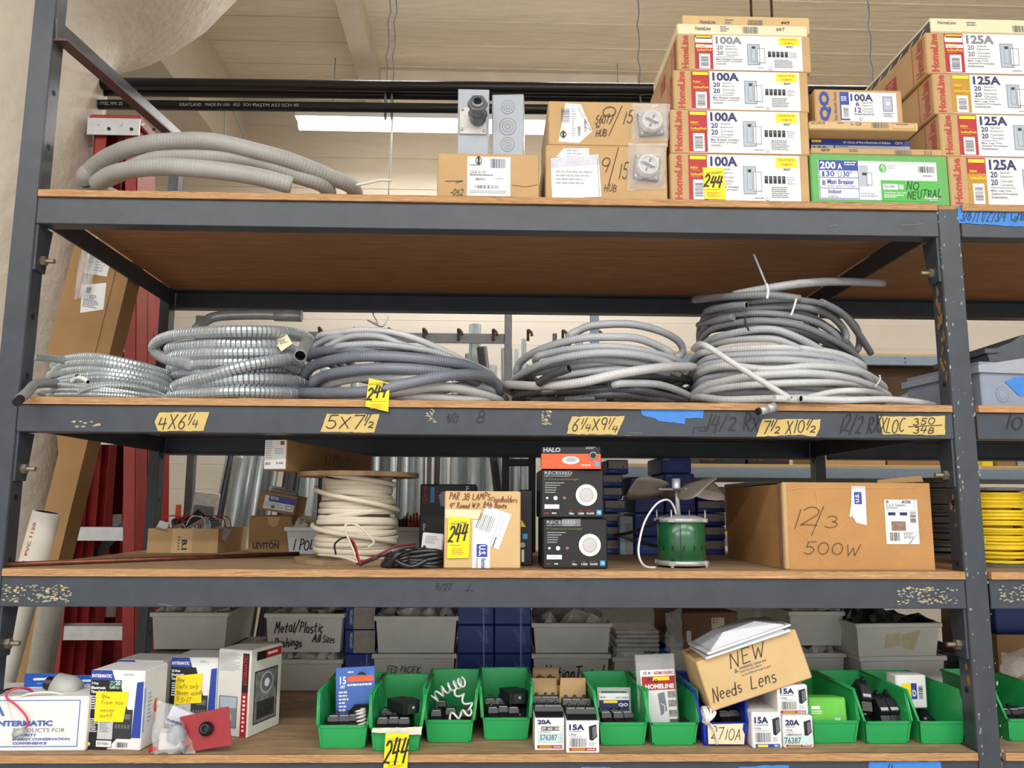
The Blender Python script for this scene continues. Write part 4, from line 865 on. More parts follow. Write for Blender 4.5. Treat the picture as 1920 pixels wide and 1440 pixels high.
# copper pipe along the front edge
a, e = G(4, 1059, S3+.0065), G(560, 1038, S3+.0065)
b = MB(); b.tube([a, e], .0065, mat('copper', (120, 72, 54), .4, .6, var=.25), 12); o = tag(b.build('copper_pipe'), 'long brown copper pipe lying slantwise on the shelf above the third beam', 'pipe')
b = MB(); b.tube([a+Vector((-.03, -.004, 0)), a+Vector((.004, 0, 0))], .0085, alu, 12); b.build('end_cap', o)
# open carton of loose wiring devices
Y0 = YG(340, 1037, Z)
oc = opencarton('open_carton', 'shallow tan carton full of loose wiring devices, brown tape strip on its front', 'carton', 275, 991, 410, 1037, Y0, .26, card, Z, rz=rad(-3), flaps=False)
f = oc.front(); f.rect(322, 991, 361, 1037, card_lt, 0); f.text('B.I', 341, 1012, 351, 1031, black, bold=.03, rot=-90); f.fine(333, 1006, 338, 1034, 5, greyink, 1); f.build('tape_strip', oc.t)
def device(loc, kind, rx, ry, rz):
    X = Matrix.Translation(loc) @ Euler((rx, ry, rz)).to_matrix().to_4x4()
    t = thing('wall_switch', kind, 'wiring device', X, 'loose wiring devices in the tan carton')
    m = whitepl if 'white' in kind else blackpl
    b = MB(); b.box((-.016, 0, -.035), (.016, .028, .035), m, bev=.002); b.build('body', t)
    b = MB(); b.box((-.0165, -.002, -.05), (.0165, 0, .05), alu); b.build('strap', t)
    b = MB(); b.box((-.005, -.009, -.011), (.005, -.002, .011), whitepl if m is blackpl else greypl, bev=.001); b.build('toggle', t)
cz = oc.X.translation; n = 0
for (dx, dy, dz, rx, ry, rz, k) in ((-.08, .03, .062, 1.2, .3, .2, 'w'), (-.03, .06, .075, 1.4, 1.1, .5, 'b'), (.02, .04, .08, .9, .6, 1.2, 'b'), (.06, .07, .085, 1.5, 1.4, .3, 'b'), (.09, .04, .07, 1.1, 2.2, .9, 'w'), (-.05, .14, .082, 1.4, .2, 2.1, 'b'), (.03, .15, .095, 1.3, 1.7, .4, 'w'), (.0, .1, .1, 1.2, .7, .1, 'b')):
    device(cz+Vector((dx, dy, dz)), ('black' if k == 'b' else 'white')+' wiring device among those heaped in the shallow tan carton', rx, ry, rz); n += 1
b = MB()
for i in range(9):
    p = cz+Vector((random.uniform(-.1, .08), random.uniform(.02, .14), .085))
    b.tube(smooth([p, p+Vector((.02, -.01, .03)), p+Vector((.05, .01, .025)), p+Vector((.07, -.02, -.005))], 5), .0018, random.choice((black, red, whitepl)), 6)
w_ = b.build('loose_wires'); tag(w_, 'tangle of short red, black and white wires on the heaped devices', 'wires'); w_['kind'] = 'stuff'
# carton and the open part box on it
Y0 = YG(505, 1037, Z)
lv = Carton('part_carton', 'plain brown carton with black maker lettering under the open part box', 'carton', 466, 967, 546, 1037, Y0, .2, card_dk, z=Z); f = lv.front()
f.text('LEVITON', 475, 1017, 524, 1029, marker, bold=.03); f.line([(507, 1026), (507, 1014), (523, 1014), (523, 1029)], .9, marker); f.poly([(500, 969), (524, 969), (520, 984), (512, 989), (503, 982)], card, .5); f.build('printed_lettering', lv.t)
et = opencarton('part_box', 'tilted open part box with blue label lying on the brown carton', 'carton', 481, 925, 552, 966, Y0+.012, .15, card_dk, lv.top+.0125, ry=rad(10), flaps=False); f = et.front()
f.poly([(492, 933), (549, 931), (549, 960), (492, 962)], white, 0); f.rect(500, 931, 551, 945, blue, 1); f.text('EATON', 503, 933, 518, 940, white, bold=.03); f.fine(494, 948, 530, 958, 3, ltgrey, 1); f.disc(510, 956, 4, greyink, 2, 10); f.frame(535, 948, 546, 957, .9, black, 2); f.build('printed_label', et.t)
b = MB(); b.box((-.03, .03, .02), (.06, .1, et.h+.015), mat('junk_grey', (150, 150, 146), .5), bev=.006, X=Matrix.Rotation(.2, 4, 'Z')); b.box((-.05, .05, .03), (-.01, .12, et.h+.02), white, bev=.004); b.build('folded_leaflet', et.t)
def tub(name, label, x0, y0, x1, y1, Y, depth, z, group='grey parts tubs', text=(), fill=True, m=None, rz=0, taper=.93, fillm=None):
    c = Carton(name, label, 'tub', x0, y0, x1, y1, Y, depth, m or tub_m, z=z, rz=rz, group=group, body=False); w, h, d = c.w/2, c.h, c.d; m = m or tub_m
    b = MB(); t = .003; k = taper; iy = d*(1-k)/2
    def ring(s, off): s_ = k+(1-k)*s; return [(-w*s_+off, iy*(1-s)+off, h*s+(t if off and s == 0 else 0)), (w*s_-off, iy*(1-s)+off, h*s+(t if off and s == 0 else 0)), (w*s_-off, d-iy*(1-s)-off, h*s+(t if off and s == 0 else 0)), (-w*s_+off, d-iy*(1-s)-off, h*s+(t if off and s == 0 else 0))]
    R_ = [ring(0, 0), ring(.5, 0), ring(1, 0), ring(1, t), ring(.5, t), ring(0, t)]
    for A, B_ in zip(R_, R_[1:]):
        o = b.add(A+B_, [(i, (i+1) % 4, 4+(i+1) % 4, 4+i) for i in range(4)], m)
    b.add(R_[0], [(3, 2, 1, 0)], m); b.add(R_[5], [(0, 1, 2, 3)], m); b.build('body', c.t)
    b = MB(); q = .006
    for (p, r) in (((-w-q, -q, h-.014), (w+q, .002, h)), ((-w-q, d-.002, h-.014), (w+q, d+q, h)), ((-w-q, .002, h-.014), (-w+.002, d-.002, h)), ((w-.002, .002, h-.014), (w+q, d-.002, h))): b.box(p, r, m, bev=.002)
    b.build('rim', c.t)
    f = Face((-w*k, iy-.0003, 0), (1, 0, 0), Vector((0, -iy, h)).normalized(), w*2*k, h, c.R)
    for fn in text: fn(f)
    if text: f.build('hand_lettering', c.t)
    if fill:
        b = MB(); n = 9; rr = random.Random(int(x0)); fm = fillm or mat('bagged_parts', (216, 216, 214), .3, var=.3, scale=26, spec=.7)
        hh = lambda i, j: (h*(.86 if 0 in (i, j) or n in (i, j) else 1.0)+rr.uniform(-.02, .035))
        vs = [(-w*.94+2*w*.94*i/n, .004+(d-.008)*j/n, hh(i, j)) for i in range(n+1) for j in range(n+1)]
        b.add(vs, [(a*(n+1)+q_, (a+1)*(n+1)+q_, (a+1)*(n+1)+q_+1, a*(n+1)+q_+1) for a in range(n) for q_ in range(n)], fm); o = b.build('bagged_contents', c.t)
    return c
Y0 = .5
tb = tub('parts_tub', 'small white tub marked 1 POLE beside the wire reel', 536, 988, 606, 1038, Y0+.12, .16, Z, 'shelf tubs', m=mat('white_tub', (214, 218, 220), .4), taper=.84, text=[lambda f: f.hand('1 POLE', 545, 1010, 603, 1030, marker, 2.2)], fillm=mat('film_wrap', (214, 206, 186), .3, var=.15, scale=20))
tub('parts_tub', 'small grey tub behind the black cord bundle', 738, 988, 792, 1040, Y0+.12, .2, Z, 'shelf tubs', fill=False)
b = MB(); c0 = Vector((P(768, 985, .66).x, .66, P(768, 985, .66).z))
for i in range(7): b.box((-.035+i*.011, -.02, -.03), (-.028+i*.011, .03, .02+.006*(i % 3)), mat('orange_clip', (214, 84, 50), .4) if i > 2 else blackpl, bev=.002, X=Matrix.Rotation(.2*i, 4, 'X'))
b.v = [tuple(Vector(v)+c0) for v in b.v]; tag(b.build('cable_clips'), 'handful of orange and black cable clips heaped in the small grey tub', 'clips')['kind'] = 'stuff'
# wire reel
ply_fl = mat('reel_flange_board', (124, 98, 72), .8, c2=(168, 140, 108), scale=14)
Yc = .285; pb = G(664, 1058, S3); cxr = P(671, 960, Yc).x; rF = .168
top = P(671, 887, Yc).z; hR = top-Z
t = thing('cable_reel', 'wooden-flanged reel wound with flat white cable', 'cable reel', Vector((cxr, Yc, Z)))
for nm, z0 in (('bottom_flange', 0), ('top_flange', hR-.012)):
    b = MB(); b.lathe([(.001, z0), (rF, z0), (rF, z0+.012), (.001, z0+.012)], (0, 0, 0), ply_fl, 48, sm=False); b.build(nm, t)
cab = mat('flat_white_cable', (208, 199, 180), .5, var=.05, scale=20)
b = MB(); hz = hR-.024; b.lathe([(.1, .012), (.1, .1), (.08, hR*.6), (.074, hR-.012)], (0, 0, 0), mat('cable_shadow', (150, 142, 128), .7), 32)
rr = random.Random(5); nR = 21
for i in range(nR):
    z = .02+hz*(i+.2)/nR; fr = i/nR; r = .113-.022*fr+rr.uniform(-.004, .004)+(.004 if i in (4, 8, 12) else 0); tl = rr.uniform(-.006, .006)+(.012 if i % 5 == 0 else 0); ph = rr.uniform(0, 6.3)
    pts = [Vector((r*math.cos(a), r*math.sin(a), z+tl*math.sin(a+ph))) for a in [2*PI*k/40 for k in range(41)]]
    o = len(b.v); b.tube(pts, .0052, cab, 8, cap=False)
    for k in range(o, len(b.v)):                       # flatten into a ribbon
        v = b.v[k]; ring = pts[(k-o)//8]; b.v[k] = (ring.x+(v[0]-ring.x)*.7, ring.y+(v[1]-ring.y)*.7, ring.z+(v[2]-ring.z)*1.5)
for (z0, z1, a0, a1, r) in ((.2, .14, 3.3, 6.1, .117), (.245, .21, 3.4, 6.0, .108), (.1, .055, 3.2, 5.9, .122)):
    b.tube(smooth([Vector((r*math.cos(a0+(a1-a0)*k/12), r*math.sin(a0+(a1-a0)*k/12), z0+(z1-z0)*k/12)) for k in range(13)], 3), .007, cab, 8)
b.build('wound_cable', t)
o_ = t.location
def wires(name, par, pts, r, m, Y=None):
    b = MB(); b.tube(smooth([P(*p)-par.location for p in pts], 6), r, m, 8); return b.build(name, par)
b = MB()
for pts, m in (([(596, 1040, .16), (640, 1044, .1), (674, 1056, .06)], cab), ([(630, 1040, .15), (628, 1020, .13), (645, 1008, .12), (657, 1012, .12), (668, 1040, .07), (675, 1057, .05)], black), ([(655, 1010, .12), (664, 1018, .11), (672, 1045, .06), (676, 1058, .05)], red), ([(690, 1026, .12), (701, 1018, .12), (694, 1006, .12), (670, 985, .13), (650, 983, .13), (648, 996, .12), (662, 1030, .08), (672, 1056, .06)], cab)):
    b.tube(smooth([P(*p)-o_ for p in pts], 6), .0024 if m is not cab else .003, m, 8)
b.build('stripped_wire_ends', t)
rw = mat('maroon_wire', (120, 36, 48), .5)
b = MB(); b.tube(smooth([P(668, 1058, .06), P(700, 1045, .05), P(730, 1030, .05), P(745, 1024, .06), P(778, 1020, .1)], 6), .0028, rw, 8); b.tube(smooth([P(674, 1060, .05), P(704, 1048, .045), P(735, 1034, .045)], 6), .0026, black, 8)
tag(b.build('loose_wire'), 'maroon and black loose wires trailing from the reel to the black cord', 'wire')
# carton on the reel
c = Carton('strip_carton', 'long brown carton marked CLOSET lying on the reel, red and white end label', 'carton', 494, 824, 539, 879, .13, .68, card_dk, z=Z+hR+.0005, rz=rad(-11))
f = c.front(); f.rect(495, 825, 538, 877, white, 0); f.rect(526, 827, 534, 834, red, 1); f.text('RAB', 519, 865, 533, 868, red, bold=.03); f.fine(497, 828, 512, 860, 8, ltgrey, 1); f.fine(515, 840, 534, 852, 3, ltgrey, 1); f.bars(497, 865, 508, 870, greyink); f.build('end_label', c.t)
f = c.right((539, 824, 735, 880)); f.hand('CLOSET', 614, 840, 668, 861, dimmark, 1.4); f.hand('LT', 680, 846, 694, 856, dimmark, 1.2); f.hand('STRIP', 674, 862, 710, 876, dimmark, 1.2); f.build('marker_writing', c.t)
# black cord bundle
b = MB(); bc = mat('black_cord', (30, 30, 33), .3, spec=.7)
cc = Vector((P(748, 1052, .06).x, .07, Z+.024)); rr = random.Random(2)
for i in range(6):
    pts = [Vector((cc.x-.0+.036*math.cos(a)+.002*i-.006, cc.y+.032*math.sin(a)+rr.uniform(-.002, .002), Z+.0072+.0055*i+.012*math.sin(a*1+.4*i)*(.2+.15*i))) for a in [2*PI*k/20 for k in range(20)]]
    for p in pts: p.z = max(p.z, Z+.0065)
    b.tube(smooth(pts, 2, True), .0062, bc, 8, cap=False)
for i in range(5):
    pts = [Vector((P(792, 1050, .06).x+.05*math.cos(a), .07+.03*math.sin(a), Z+.0065+.008*i+.004*math.sin(2*a+i))) for a in [2*PI*k/20 for k in range(20)]]
    b.tube(smooth(pts, 2, True), .0058, bc, 8, cap=False)
for pts in ([(730, 1062, .03), (745, 1040, .02), (770, 1034, .05), (790, 1045, .04)], [(735, 1045, .03), (755, 1058, .015), (775, 1062, .02), (800, 1050, .03)]): b.tube(smooth([P(*p) for p in pts], 6), .006, bc, 8)
x = [v[0] for v in b.v]; o = b.build('cord_bundle'); tag(o, 'bundle of thick black cord coiled before the wire reel', 'cord')
# black fixture cartons and small ones before them
rab = mat('black_carton', (20, 19, 21), .45, var=.12)
c = Carton('fixture_carton', 'tall black fixture carton with red vertical lettering and a blue sticker', 'carton', 787, 908, 893, 1036, .46, .3, rab, z=Z); f = c.front()
f.text('RAB', 792, 912, 801, 943, red, bold=.05, rot=-90); f.rect(806, 913, 814, 940, skyblue, 0); f.poly([(822, 927), (828, 921), (836, 920), (840, 935), (834, 947), (826, 946)], ltgrey, 0); f.text('33w', 793, 977, 798, 990, white, bold=.02, rot=-90); f.text('F', 873, 911, 879, 920, white, bold=.02); f.fine(818, 914, 822, 938, 4, red, 1); f.fine(802, 980, 804, 990, 2, red, 1); f.build('printed_label', c.t)
c = Carton('lamp_box', 'dark red low carton behind the black cord', 'carton', 778, 1036, 832, 1062, .14, .1, mat('maroon_box', (112, 40, 36), .5), z=Z)
c2 = Carton('lamp_box', 'small white leaflet box leaning on the black fixture carton', 'carton', 789, 999, 829, 1037, .16, .05, white, z=c.top+.0005, ry=rad(5), rx=rad(-8)); f = c2.front(); f.fine(795, 1005, 822, 1022, 6, ltgrey, 1); f.disc(795, 1028, 3, black, 1); f.build('printed_lettering', c2.t)
# carton with the yellow tag
R = (833, 921, 976, 1067)
pk = Carton('lamp_carton', 'tan carton labelled for PAR 38 lamps with yellow lot tag', 'carton', *R, .03, .2, card_lt, z=Z); f = pk.front()
f.hand('PAR 38 LAMPS', 842, 924, 919, 937, marker_br, 1.4); f.hand('Floodholders', 920, 931, 970, 942, marker_br, 1.1); f.hand('4" Round W.P. RAB Boxes', 843, 943, 950, 953, marker_br, 1.3); f.build('marker_writing', pk.t)
f = pk.front(); f.rect(886, 976, 919, 1066, mat('white_tape', (226, 228, 232), .35), 0); f.rect(894, 1021, 914, 1045, blue, 1); f.text('U.S.', 898, 1023, 911, 1043, white, bold=.03, rot=-90); f.text('Electrical', 903, 1048, 911, 1066, blue, bold=.02, rot=-90); f.text('Service', 893, 1047, 898, 1066, gfine, rot=-90); f.build('printed_tape', pk.t)
f = pk.front(); f.poly([(834, 956), (902, 957), (899, 974), (835, 972)], cream, 0); f.build('masking_strip', pk.t)
f = pk.front(); f.poly([(911, 948), (959, 965), (935, 1031), (886, 1012)], white, 2); 
for i in range(9): f.line([(908+3.2*i-6, 960+1.2*i+2), (898+3.2*i-6, 990+1.2*i)], .8+.6*(i % 3 == 0), greyink, 3)
f.line([(938, 972), (920, 1020)], 1, ltgrey, 3); f.line([(945, 975), (927, 1023)], .8, ltgrey, 3); f.line([(930, 1008), (924, 1026)], 1.6, black, 3); f.build('shipping_label', pk.t)
c = Carton('fixture_carton', 'narrow black carton wedged between the tan lamp carton and the black light cartons', 'carton', 974, 918, 999, 1062, .14, .22, rab, z=Z); f = c.front(); f.poly([(977, 975), (977, 989), (986, 989)], yellow, 0); f.rect(980, 1002, 989, 1012, skyblue, 0); f.rect(978, 1032, 983, 1055, white, 0); f.disc(980, 1023, 5, ltgrey, 0); f.build('printed_label', c.t)
# recessed light cartons
def recessed(R, lab, Y, z):
    c = Carton('downlight_carton', lab, 'carton', *R, Y, .2, rab, z=z, group='black downlight cartons'); f = c.front(); x0, y0, x1, y1 = R; k = (x1-x0)/120; X = lambda v: x0+(v-1014)*k; V = lambda v: y0+(v-880)/91*(y1-y0)
    f.text('RECESSED', X(1021), V(884), X(1074), V(890), ltgrey, bold=.02); f.text('LED DOWNLIGHT', X(1021), V(891.5), X(1072), V(894), ltgrey, bold=.02); f.text('6" Commercial Downlight', X(1021), V(897), X(1087), V(901.5), mat('olive_ink', (122, 136, 72), .6))
    for i in range(5): f.fine(X(1022), V(905+i*4.4), X((1078, 1066, 1056, 1054, 1052)[i]), V(906.6+i*4.4), 1, ltgrey, 1, gap=.1)
    f.disc(X(1101), V(928), 20.5*k, whitepl, 1, 32); f.disc(X(1101), V(928), 13.5*k, ltgrey, 2, 32); f.disc(X(1101), V(928), 11.5*k, mat('lens_pale', (206, 200, 204), .5), 3, 32)
    f.rect(X(1021), V(946), X(1049), V(954), white, 1); f.fine(X(1029), V(949), X(1042), V(951), 1, ltgrey, 2); f.disc(X(1026), V(934), 2.4*k, white, 1, 8); f.disc(X(1042), V(934), 4*k, white, 1, 10); f.disc(X(1059), V(934), 3*k, gold, 1, 6); f.disc(X(1059), V(935), 1.5*k, blue, 2, 6)
    f.fine(X(1021), V(961), X(1032), V(963.4), 1, red, 1, gap=.1); f.fine(X(1035), V(961), X(1045), V(963.4), 1, white, 1, gap=.1)
    for t_, a, e in (('18w', 1068, 1077), ('1500', 1085, 1096), ('50,000', 1101, 1115)): f.text(t_, X(a), V(960.5), X(e), V(964.5), white, bold=.02); f.fine(X(a), V(957), X(e), V(958.4), 1, red, 1, gap=.1)
    f.rect(X(1120), V(956), X(1129), V(965), skyblue, 1); f.line([(X(1122), V(961)), (X(1125), V(959)), (X(1127), V(962))], .9, white, 2)
    f.rect(X(1050 if z < S3+.05 else 1064), V(881), X(1084), V(894), mat('clear_tape', (120, 122, 128), .2) if z < S3+.05 else black, 1.2)
    f.build('printed_label', c.t); return c
r1 = recessed((1018, 972, 1139, 1065), 'lower black recessed downlight carton standing on the shelf', .035, Z)
r2 = recessed((1014, 880, 1132, 971), 'upper black recessed downlight carton under the orange one', .04, r1.top+.0008)
c = Carton('downlight_carton', 'flat black and orange downlight carton topmost of its stack', 'carton', 1014, 836, 1127, 879, .03, .19, rab, z=r2.top+.0008, rz=rad(-5)); f = c.front()
f.rect(1015, 851, 1126, 879, orange, 0); f.text('HALO', 1019, 839, 1051, 848, ltgrey, bold=.04); f.disc(1070, 863, 1, white, 2); f.poly([(1070+16*math.cos(a*PI/12), 863+7.5*math.sin(a*PI/12)) for a in range(24)], white, 2); f.poly([(1071+11*math.cos(a*PI/12), 862+4.5*math.sin(a*PI/12)) for a in range(24)], ltgrey, 3); f.disc(1112, 854, 8, black, 2); f.disc(1112, 854, 7, ltgrey, 3); f.disc(1112, 854, 5.5, black, 4); f.rect(1115, 866, 1123, 874, skyblue, 2); f.text('LED', 1019, 852, 1026, 855, gold); f.text('DOWNLIGHT', 1019, 857, 1040, 861, gold); f.fine(1098, 838, 1122, 843, 2, ltgrey, 2); f.fine(1090, 871, 1112, 874, 1, white, 2, gap=.2); f.build('printed_label', c.t)
f = c.left(); f.rect(0, 20, 100, 62, orange, 0); f.rect(20, 10, 60, 92, ltgrey, 1); f.build('side_label', c.t)
# blue part cartons behind
def bluestack(x0, x1, rows, Y, d, lab, lbl, grp, hw=True):
    z = Z
    for i, (y0, y1, dx) in enumerate(rows):
        c = Carton('part_carton', '%s, %s' % (lab, ('at the bottom' if i == 0 else 'topmost' if i == len(rows)-1 else '%s from the bottom' % ('second', 'third', 'fourth', 'fifth', 'sixth', 'seventh')[i-1])), 'carton', x0+dx, y0, x1+dx, y1, Y, d, bluebox, z=z, group=grp); z = c.top+.0008; f = c.front(); X0, X1 = x0+dx, x1+dx
        if lbl == 'g': f.rect(X0+2, y0+2, X1-1, y0+(y1-y0)*.62, mat('kraft_grey_label', (168, 160, 150), .7), 0); f.disc(X1-9, y0+(y1-y0)*.5, 1.2, black, 1, 8); f.fine(X0+4, y1-6, X0+16, y1-3, 1, skyblue, 1)
        else: f.text('LEVITON', X0+4, y0+3, X0+14, y0+6, ltgrey, bold=.02); f.fine(X0+16, y0+9, X1-8, y1-5, 3, mat('ink_mid_blue', (60, 90, 170), .5), 0, gap=.7)
        f.build('printed_label', c.t)
bluestack(1129, 1168, [(1011, 1036, 0), (986, 1010, -1), (962, 985, 0), (937, 961, 4), (913, 936, -1), (889, 912, -1), (862, 888, 10)], .69, .22, 'grey-labelled blue part carton beside the downlight cartons', 'g', 'blue cartons by the downlights')
bluestack(1190, 1245, [(1006, 1036, 0), (962, 1005, 0), (930, 961, 0), (895, 929, -8)], .66, .24, 'plain blue part carton left of the motor shaft', 'b', 'blue cartons behind the fan')
bluestack(1248, 1304, [(1000, 1036, 0), (962, 999, 0), (924, 961, 0), (888, 923, -2), (857, 887, -8)], .68, .24, 'plain blue part carton right behind the fan hub', 'b', 'blue cartons behind the motor')
bluestack(1307, 1360, [(1012, 1036, 0), (987, 1011, 0), (962, 986, 0), (938, 961, 0), (913, 937, 0)], .7, .22, 'grey-labelled part carton between motor and big carton', 'g', 'part cartons right of the motor')
c = Carton('part_carton', 'slim upright pale blue carton between the blue stacks', 'carton', 1162, 968, 1187, 1036, .645, .1, mat('pale_blue_carton', (160, 186, 214), .5), z=Z); f = c.front(); f.rect(1163, 970, 1186, 978, ltgrey, 0); f.rect(1172, 980, 1185, 1035, mat('kraft_grey_label'), 0); f.build('printed_label', c.t)
# fan motor
pm = G(1277, 1066, Z); ym = .13; mx = P(1277, 1010, ym).x
t = thing('fan_motor', 'green electric motor standing shaft-up with four grey fan blades', 'motor', Vector((mx, ym, Z)))
zA, zB = P(1277, 1050, ym).z-Z, P(1277, 979, ym).z-Z; rM = .0625
b = MB(); mg = mat('motor_green', (24, 88, 52), .22, var=.06, spec=.7); b.lathe([(rM-.004, zA), (rM, zA+.003), (rM, zB-.003), (rM-.004, zB)], (0, 0, 0), mg, 40)
for i in range(14):
    a = 2*PI*i/14+.1; X = Matrix.Rotation(a, 4, 'Z'); b.box((rM-.004, -.0022, zA+.026), (rM+.0006, .0022, zA+.038), dkhole, X=X)
b.box((rM-.002, -.001, zA+.001), (rM+.0012, .001, zB-.001), black, X=Matrix.Rotation(-PI/2-.25, 4, 'Z')); b.build('housing', t)
for nm, z0, z1 in (('lower_end_bell', zA-.012, zA), ('upper_end_bell', zB, zB+.01)):
    b = MB(); b.lathe([(rM*.7, z0), (rM+.003, z0), (rM+.003, z1), (rM*.6, z1+(.008 if z0 > .05 else 0))], (0, 0, 0), alu, 32)
    for k in range(4):
        a = PI/4+k*PI/2+.2; b.box((rM-.004, -.008, z0), (rM+.009, .008, z1), alu, X=Matrix.Rotation(a, 4, 'Z'), bev=.001)
    b.build(nm, t)
for k in range(4):
    a = PI/4+k*PI/2+.2; b = MB(); x, y = (rM+.004)*math.cos(a), (rM+.004)*math.sin(a)
    b.tube([(x, y, 0), (x, y, zA)], .0022, alu, 8); b.tube([(x, y, zB), (x, y, zB+.032)], .0022, alu, 8); b.lathe([(.0045, zA-.016), (.0045, zA-.011)], (x, y, 0), alu, 6, sm=False); b.build('through_bolt', t)
zH = P(1270, 906, ym).z-Z
b = MB(); b.tube([(-.004, 0, zB), (-.010, 0, zH)], .0058, alu, 12); b.build('shaft', t)
b = MB(); b.lathe([(.0115, zH-.014), (.0115, zH+.012), (.006, zH+.012)], (-.010, 0, 0), alu, 16); b.lathe([(.022, zH-.02), (.022, zH-.014)], (-.010, 0, 0), dksteel, 16); b.build('hub', t)
bl = mat('fan_blade_steel', (132, 124, 116), .5, .25, var=.1)
for k in range(4):
    a = rad(20)+k*PI/2; X = Matrix.Translation((-.010, 0, zH-.016)) @ Matrix.Rotation(a, 4, 'Z'); b = MB()
    n = 6; prof = [(.03, -.018, .018), (.045, -.034, .03), (.07, -.046, .04), (.1, -.05, .046), (.125, -.046, .046), (.137, -.03, .04)]; pit = rad(36)
    vs = []
    for th in (0, .0016):
        for (r, y0, y1) in prof:
            for j in range(5):
                y = y0+(y1-y0)*j/4; zz = math.sin(pit)*y+.004*(1-(2*j/4-1)**2); vs.append(X @ Vector((r, y*math.cos(pit), zz+th)))
    q = len(prof)*5; fs = []
    for s in (0, 1):
        for i in range(len(prof)-1):
            for j in range(4): o = s*q+i*5+j; fs.append((o, o+1, o+6, o+5))
    ed = [i*5 for i in range(len(prof))]+[(len(prof)-1)*5+j for j in range(1, 5)]+[i*5+4 for i in range(len(prof)-2, -1, -1)]+[3, 2, 1]
    for e0, e1 in zip(ed, ed[1:]+ed[:1]): fs.append((e0, e1, q+e1, q+e0))
    b.add(vs, fs, bl, True); b.box((.012, -.012, -.003), (.06, .012, .002), bl, X=X); b.build('blade', t)
wires('white_lead', t, [(1229, 1064, .07), (1210, 1062, .05), (1199, 1046, .04), (1198, 1020, .05), (1209, 978, .07), (1230, 946, .1), (1250, 937, .12), (1262, 947, .13), (1269, 968, .13)], .0028, whitepl)
wires('black_lead', t, [(1271, 968, .12), (1250, 970, .1), (1215, 986, .14), (1180, 999, .2), (1152, 1003, .26)], .0042, black); wires('black_lead', t, [(1160, 1003, .26), (1190, 1014, .25), (1220, 1022, .22), (1240, 1024, .17)], .0042, black)
# big crushed carton
bx = mat('crushed_cardboard', (186, 138, 84), .8, var=.08, scale=8, bump=.25, bscale=18)
R = (1469, 905, 1748, 1069)
c = Carton('cable_carton', 'big crushed brown carton marked 12/3 500W', 'carton', *R, .045, .5, bx, z=Z, body=False); w, h, d = c.w/2, c.h, c.d
b = MB(); n = 12; rr = random.Random(4)
def gridface(o, u, v, nn, amp):
    o, u, v = Vector(o), Vector(u), Vector(v); vs = []
    for i in range(n+1):
        for j in range(n+1):
            e = 1 if 0 < i < n and 0 < j < n else 0
            vs.append(o+u*(i/n)+v*(j/n)+Vector(nn)*(rr.uniform(0, 1)*amp*e))
    b.add(vs, [(i*(n+1)+j, (i+1)*(n+1)+j, (i+1)*(n+1)+j+1, i*(n+1)+j+1) for i in range(n) for j in range(n)], bx)
hr = h*.93
b.add([(-w, 0, 0), (w, 0, 0), (w, d, 0), (-w, d, 0)], [(0, 1, 2, 3)], bx)
gridface((-w, 0, 0), (2*w, 0, 0), (0, 0, h), (0, 1, 0), .0012); gridface((-w, d, 0), (0, -d, 0), (0, 0, h*.98), (1, 0, 0), .0015); gridface((w-.0, 0, 0), (0, d, 0), (0, 0, h), (1, 0, 0), .001); gridface((w, d, 0), (-2*w, 0, 0), (0, 0, h*.98), (0, 1, 0), .001); gridface((-w, 0, h), (2*w, 0, 0), (0, d, -.004), (0, 0, 1), .001)
b.build('body', c.t)
b = MB(); b.box((-w, -.003, 0), (-w+.012, .004, h), card, bev=.002); b.box((-w-.003, 0, .0), (-w+.002, .03, h*.99), card_in, bev=.001); b.build('corner_fold', c.t)
b = MB(); b.prism([(w*.35, h), (w*.98, h+.004), (w*.95, h+.02), (w*.35, h+.008)], .02, .024, card_dk, 'xz'); b.prism([(w*.2, h+.001), (w*.97, h+.001), (w*.9, h+.012), (w*.25, h+.008)], .3, .304, card_dk, 'xz'); b.build('torn_flap', c.t)
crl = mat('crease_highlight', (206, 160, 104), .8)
f = c.front()
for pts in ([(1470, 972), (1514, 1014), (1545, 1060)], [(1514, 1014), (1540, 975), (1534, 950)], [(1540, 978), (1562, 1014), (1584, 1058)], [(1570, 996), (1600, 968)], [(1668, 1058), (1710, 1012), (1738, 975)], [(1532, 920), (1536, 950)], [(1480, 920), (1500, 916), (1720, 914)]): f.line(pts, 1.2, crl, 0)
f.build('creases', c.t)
f = c.front(); f.line([(1503, 956), (1490, 992)], 1.1, marker); f.hand('2', 1500, 958, 1534, 990, w=1.1); f.line([(1546, 950), (1520, 1006)], 1.1, marker); f.hand('3', 1546, 970, 1570, 992, w=1.1); f.hand('500W', 1505, 1018, 1608, 1042, w=1.1); f.build('marker_writing', c.t)
f = c.front(); f.poly([(1600, 912), (1626, 912), (1625, 986), (1605, 981), (1601, 972), (1593, 970), (1598, 945)], mat('white_tape'), 0); f.rect(1604, 923, 1618, 946, blue, 1); f.text('U.S.', 1606, 926, 1613, 943, white, bold=.04, rot=90); f.build('printed_tape', c.t)
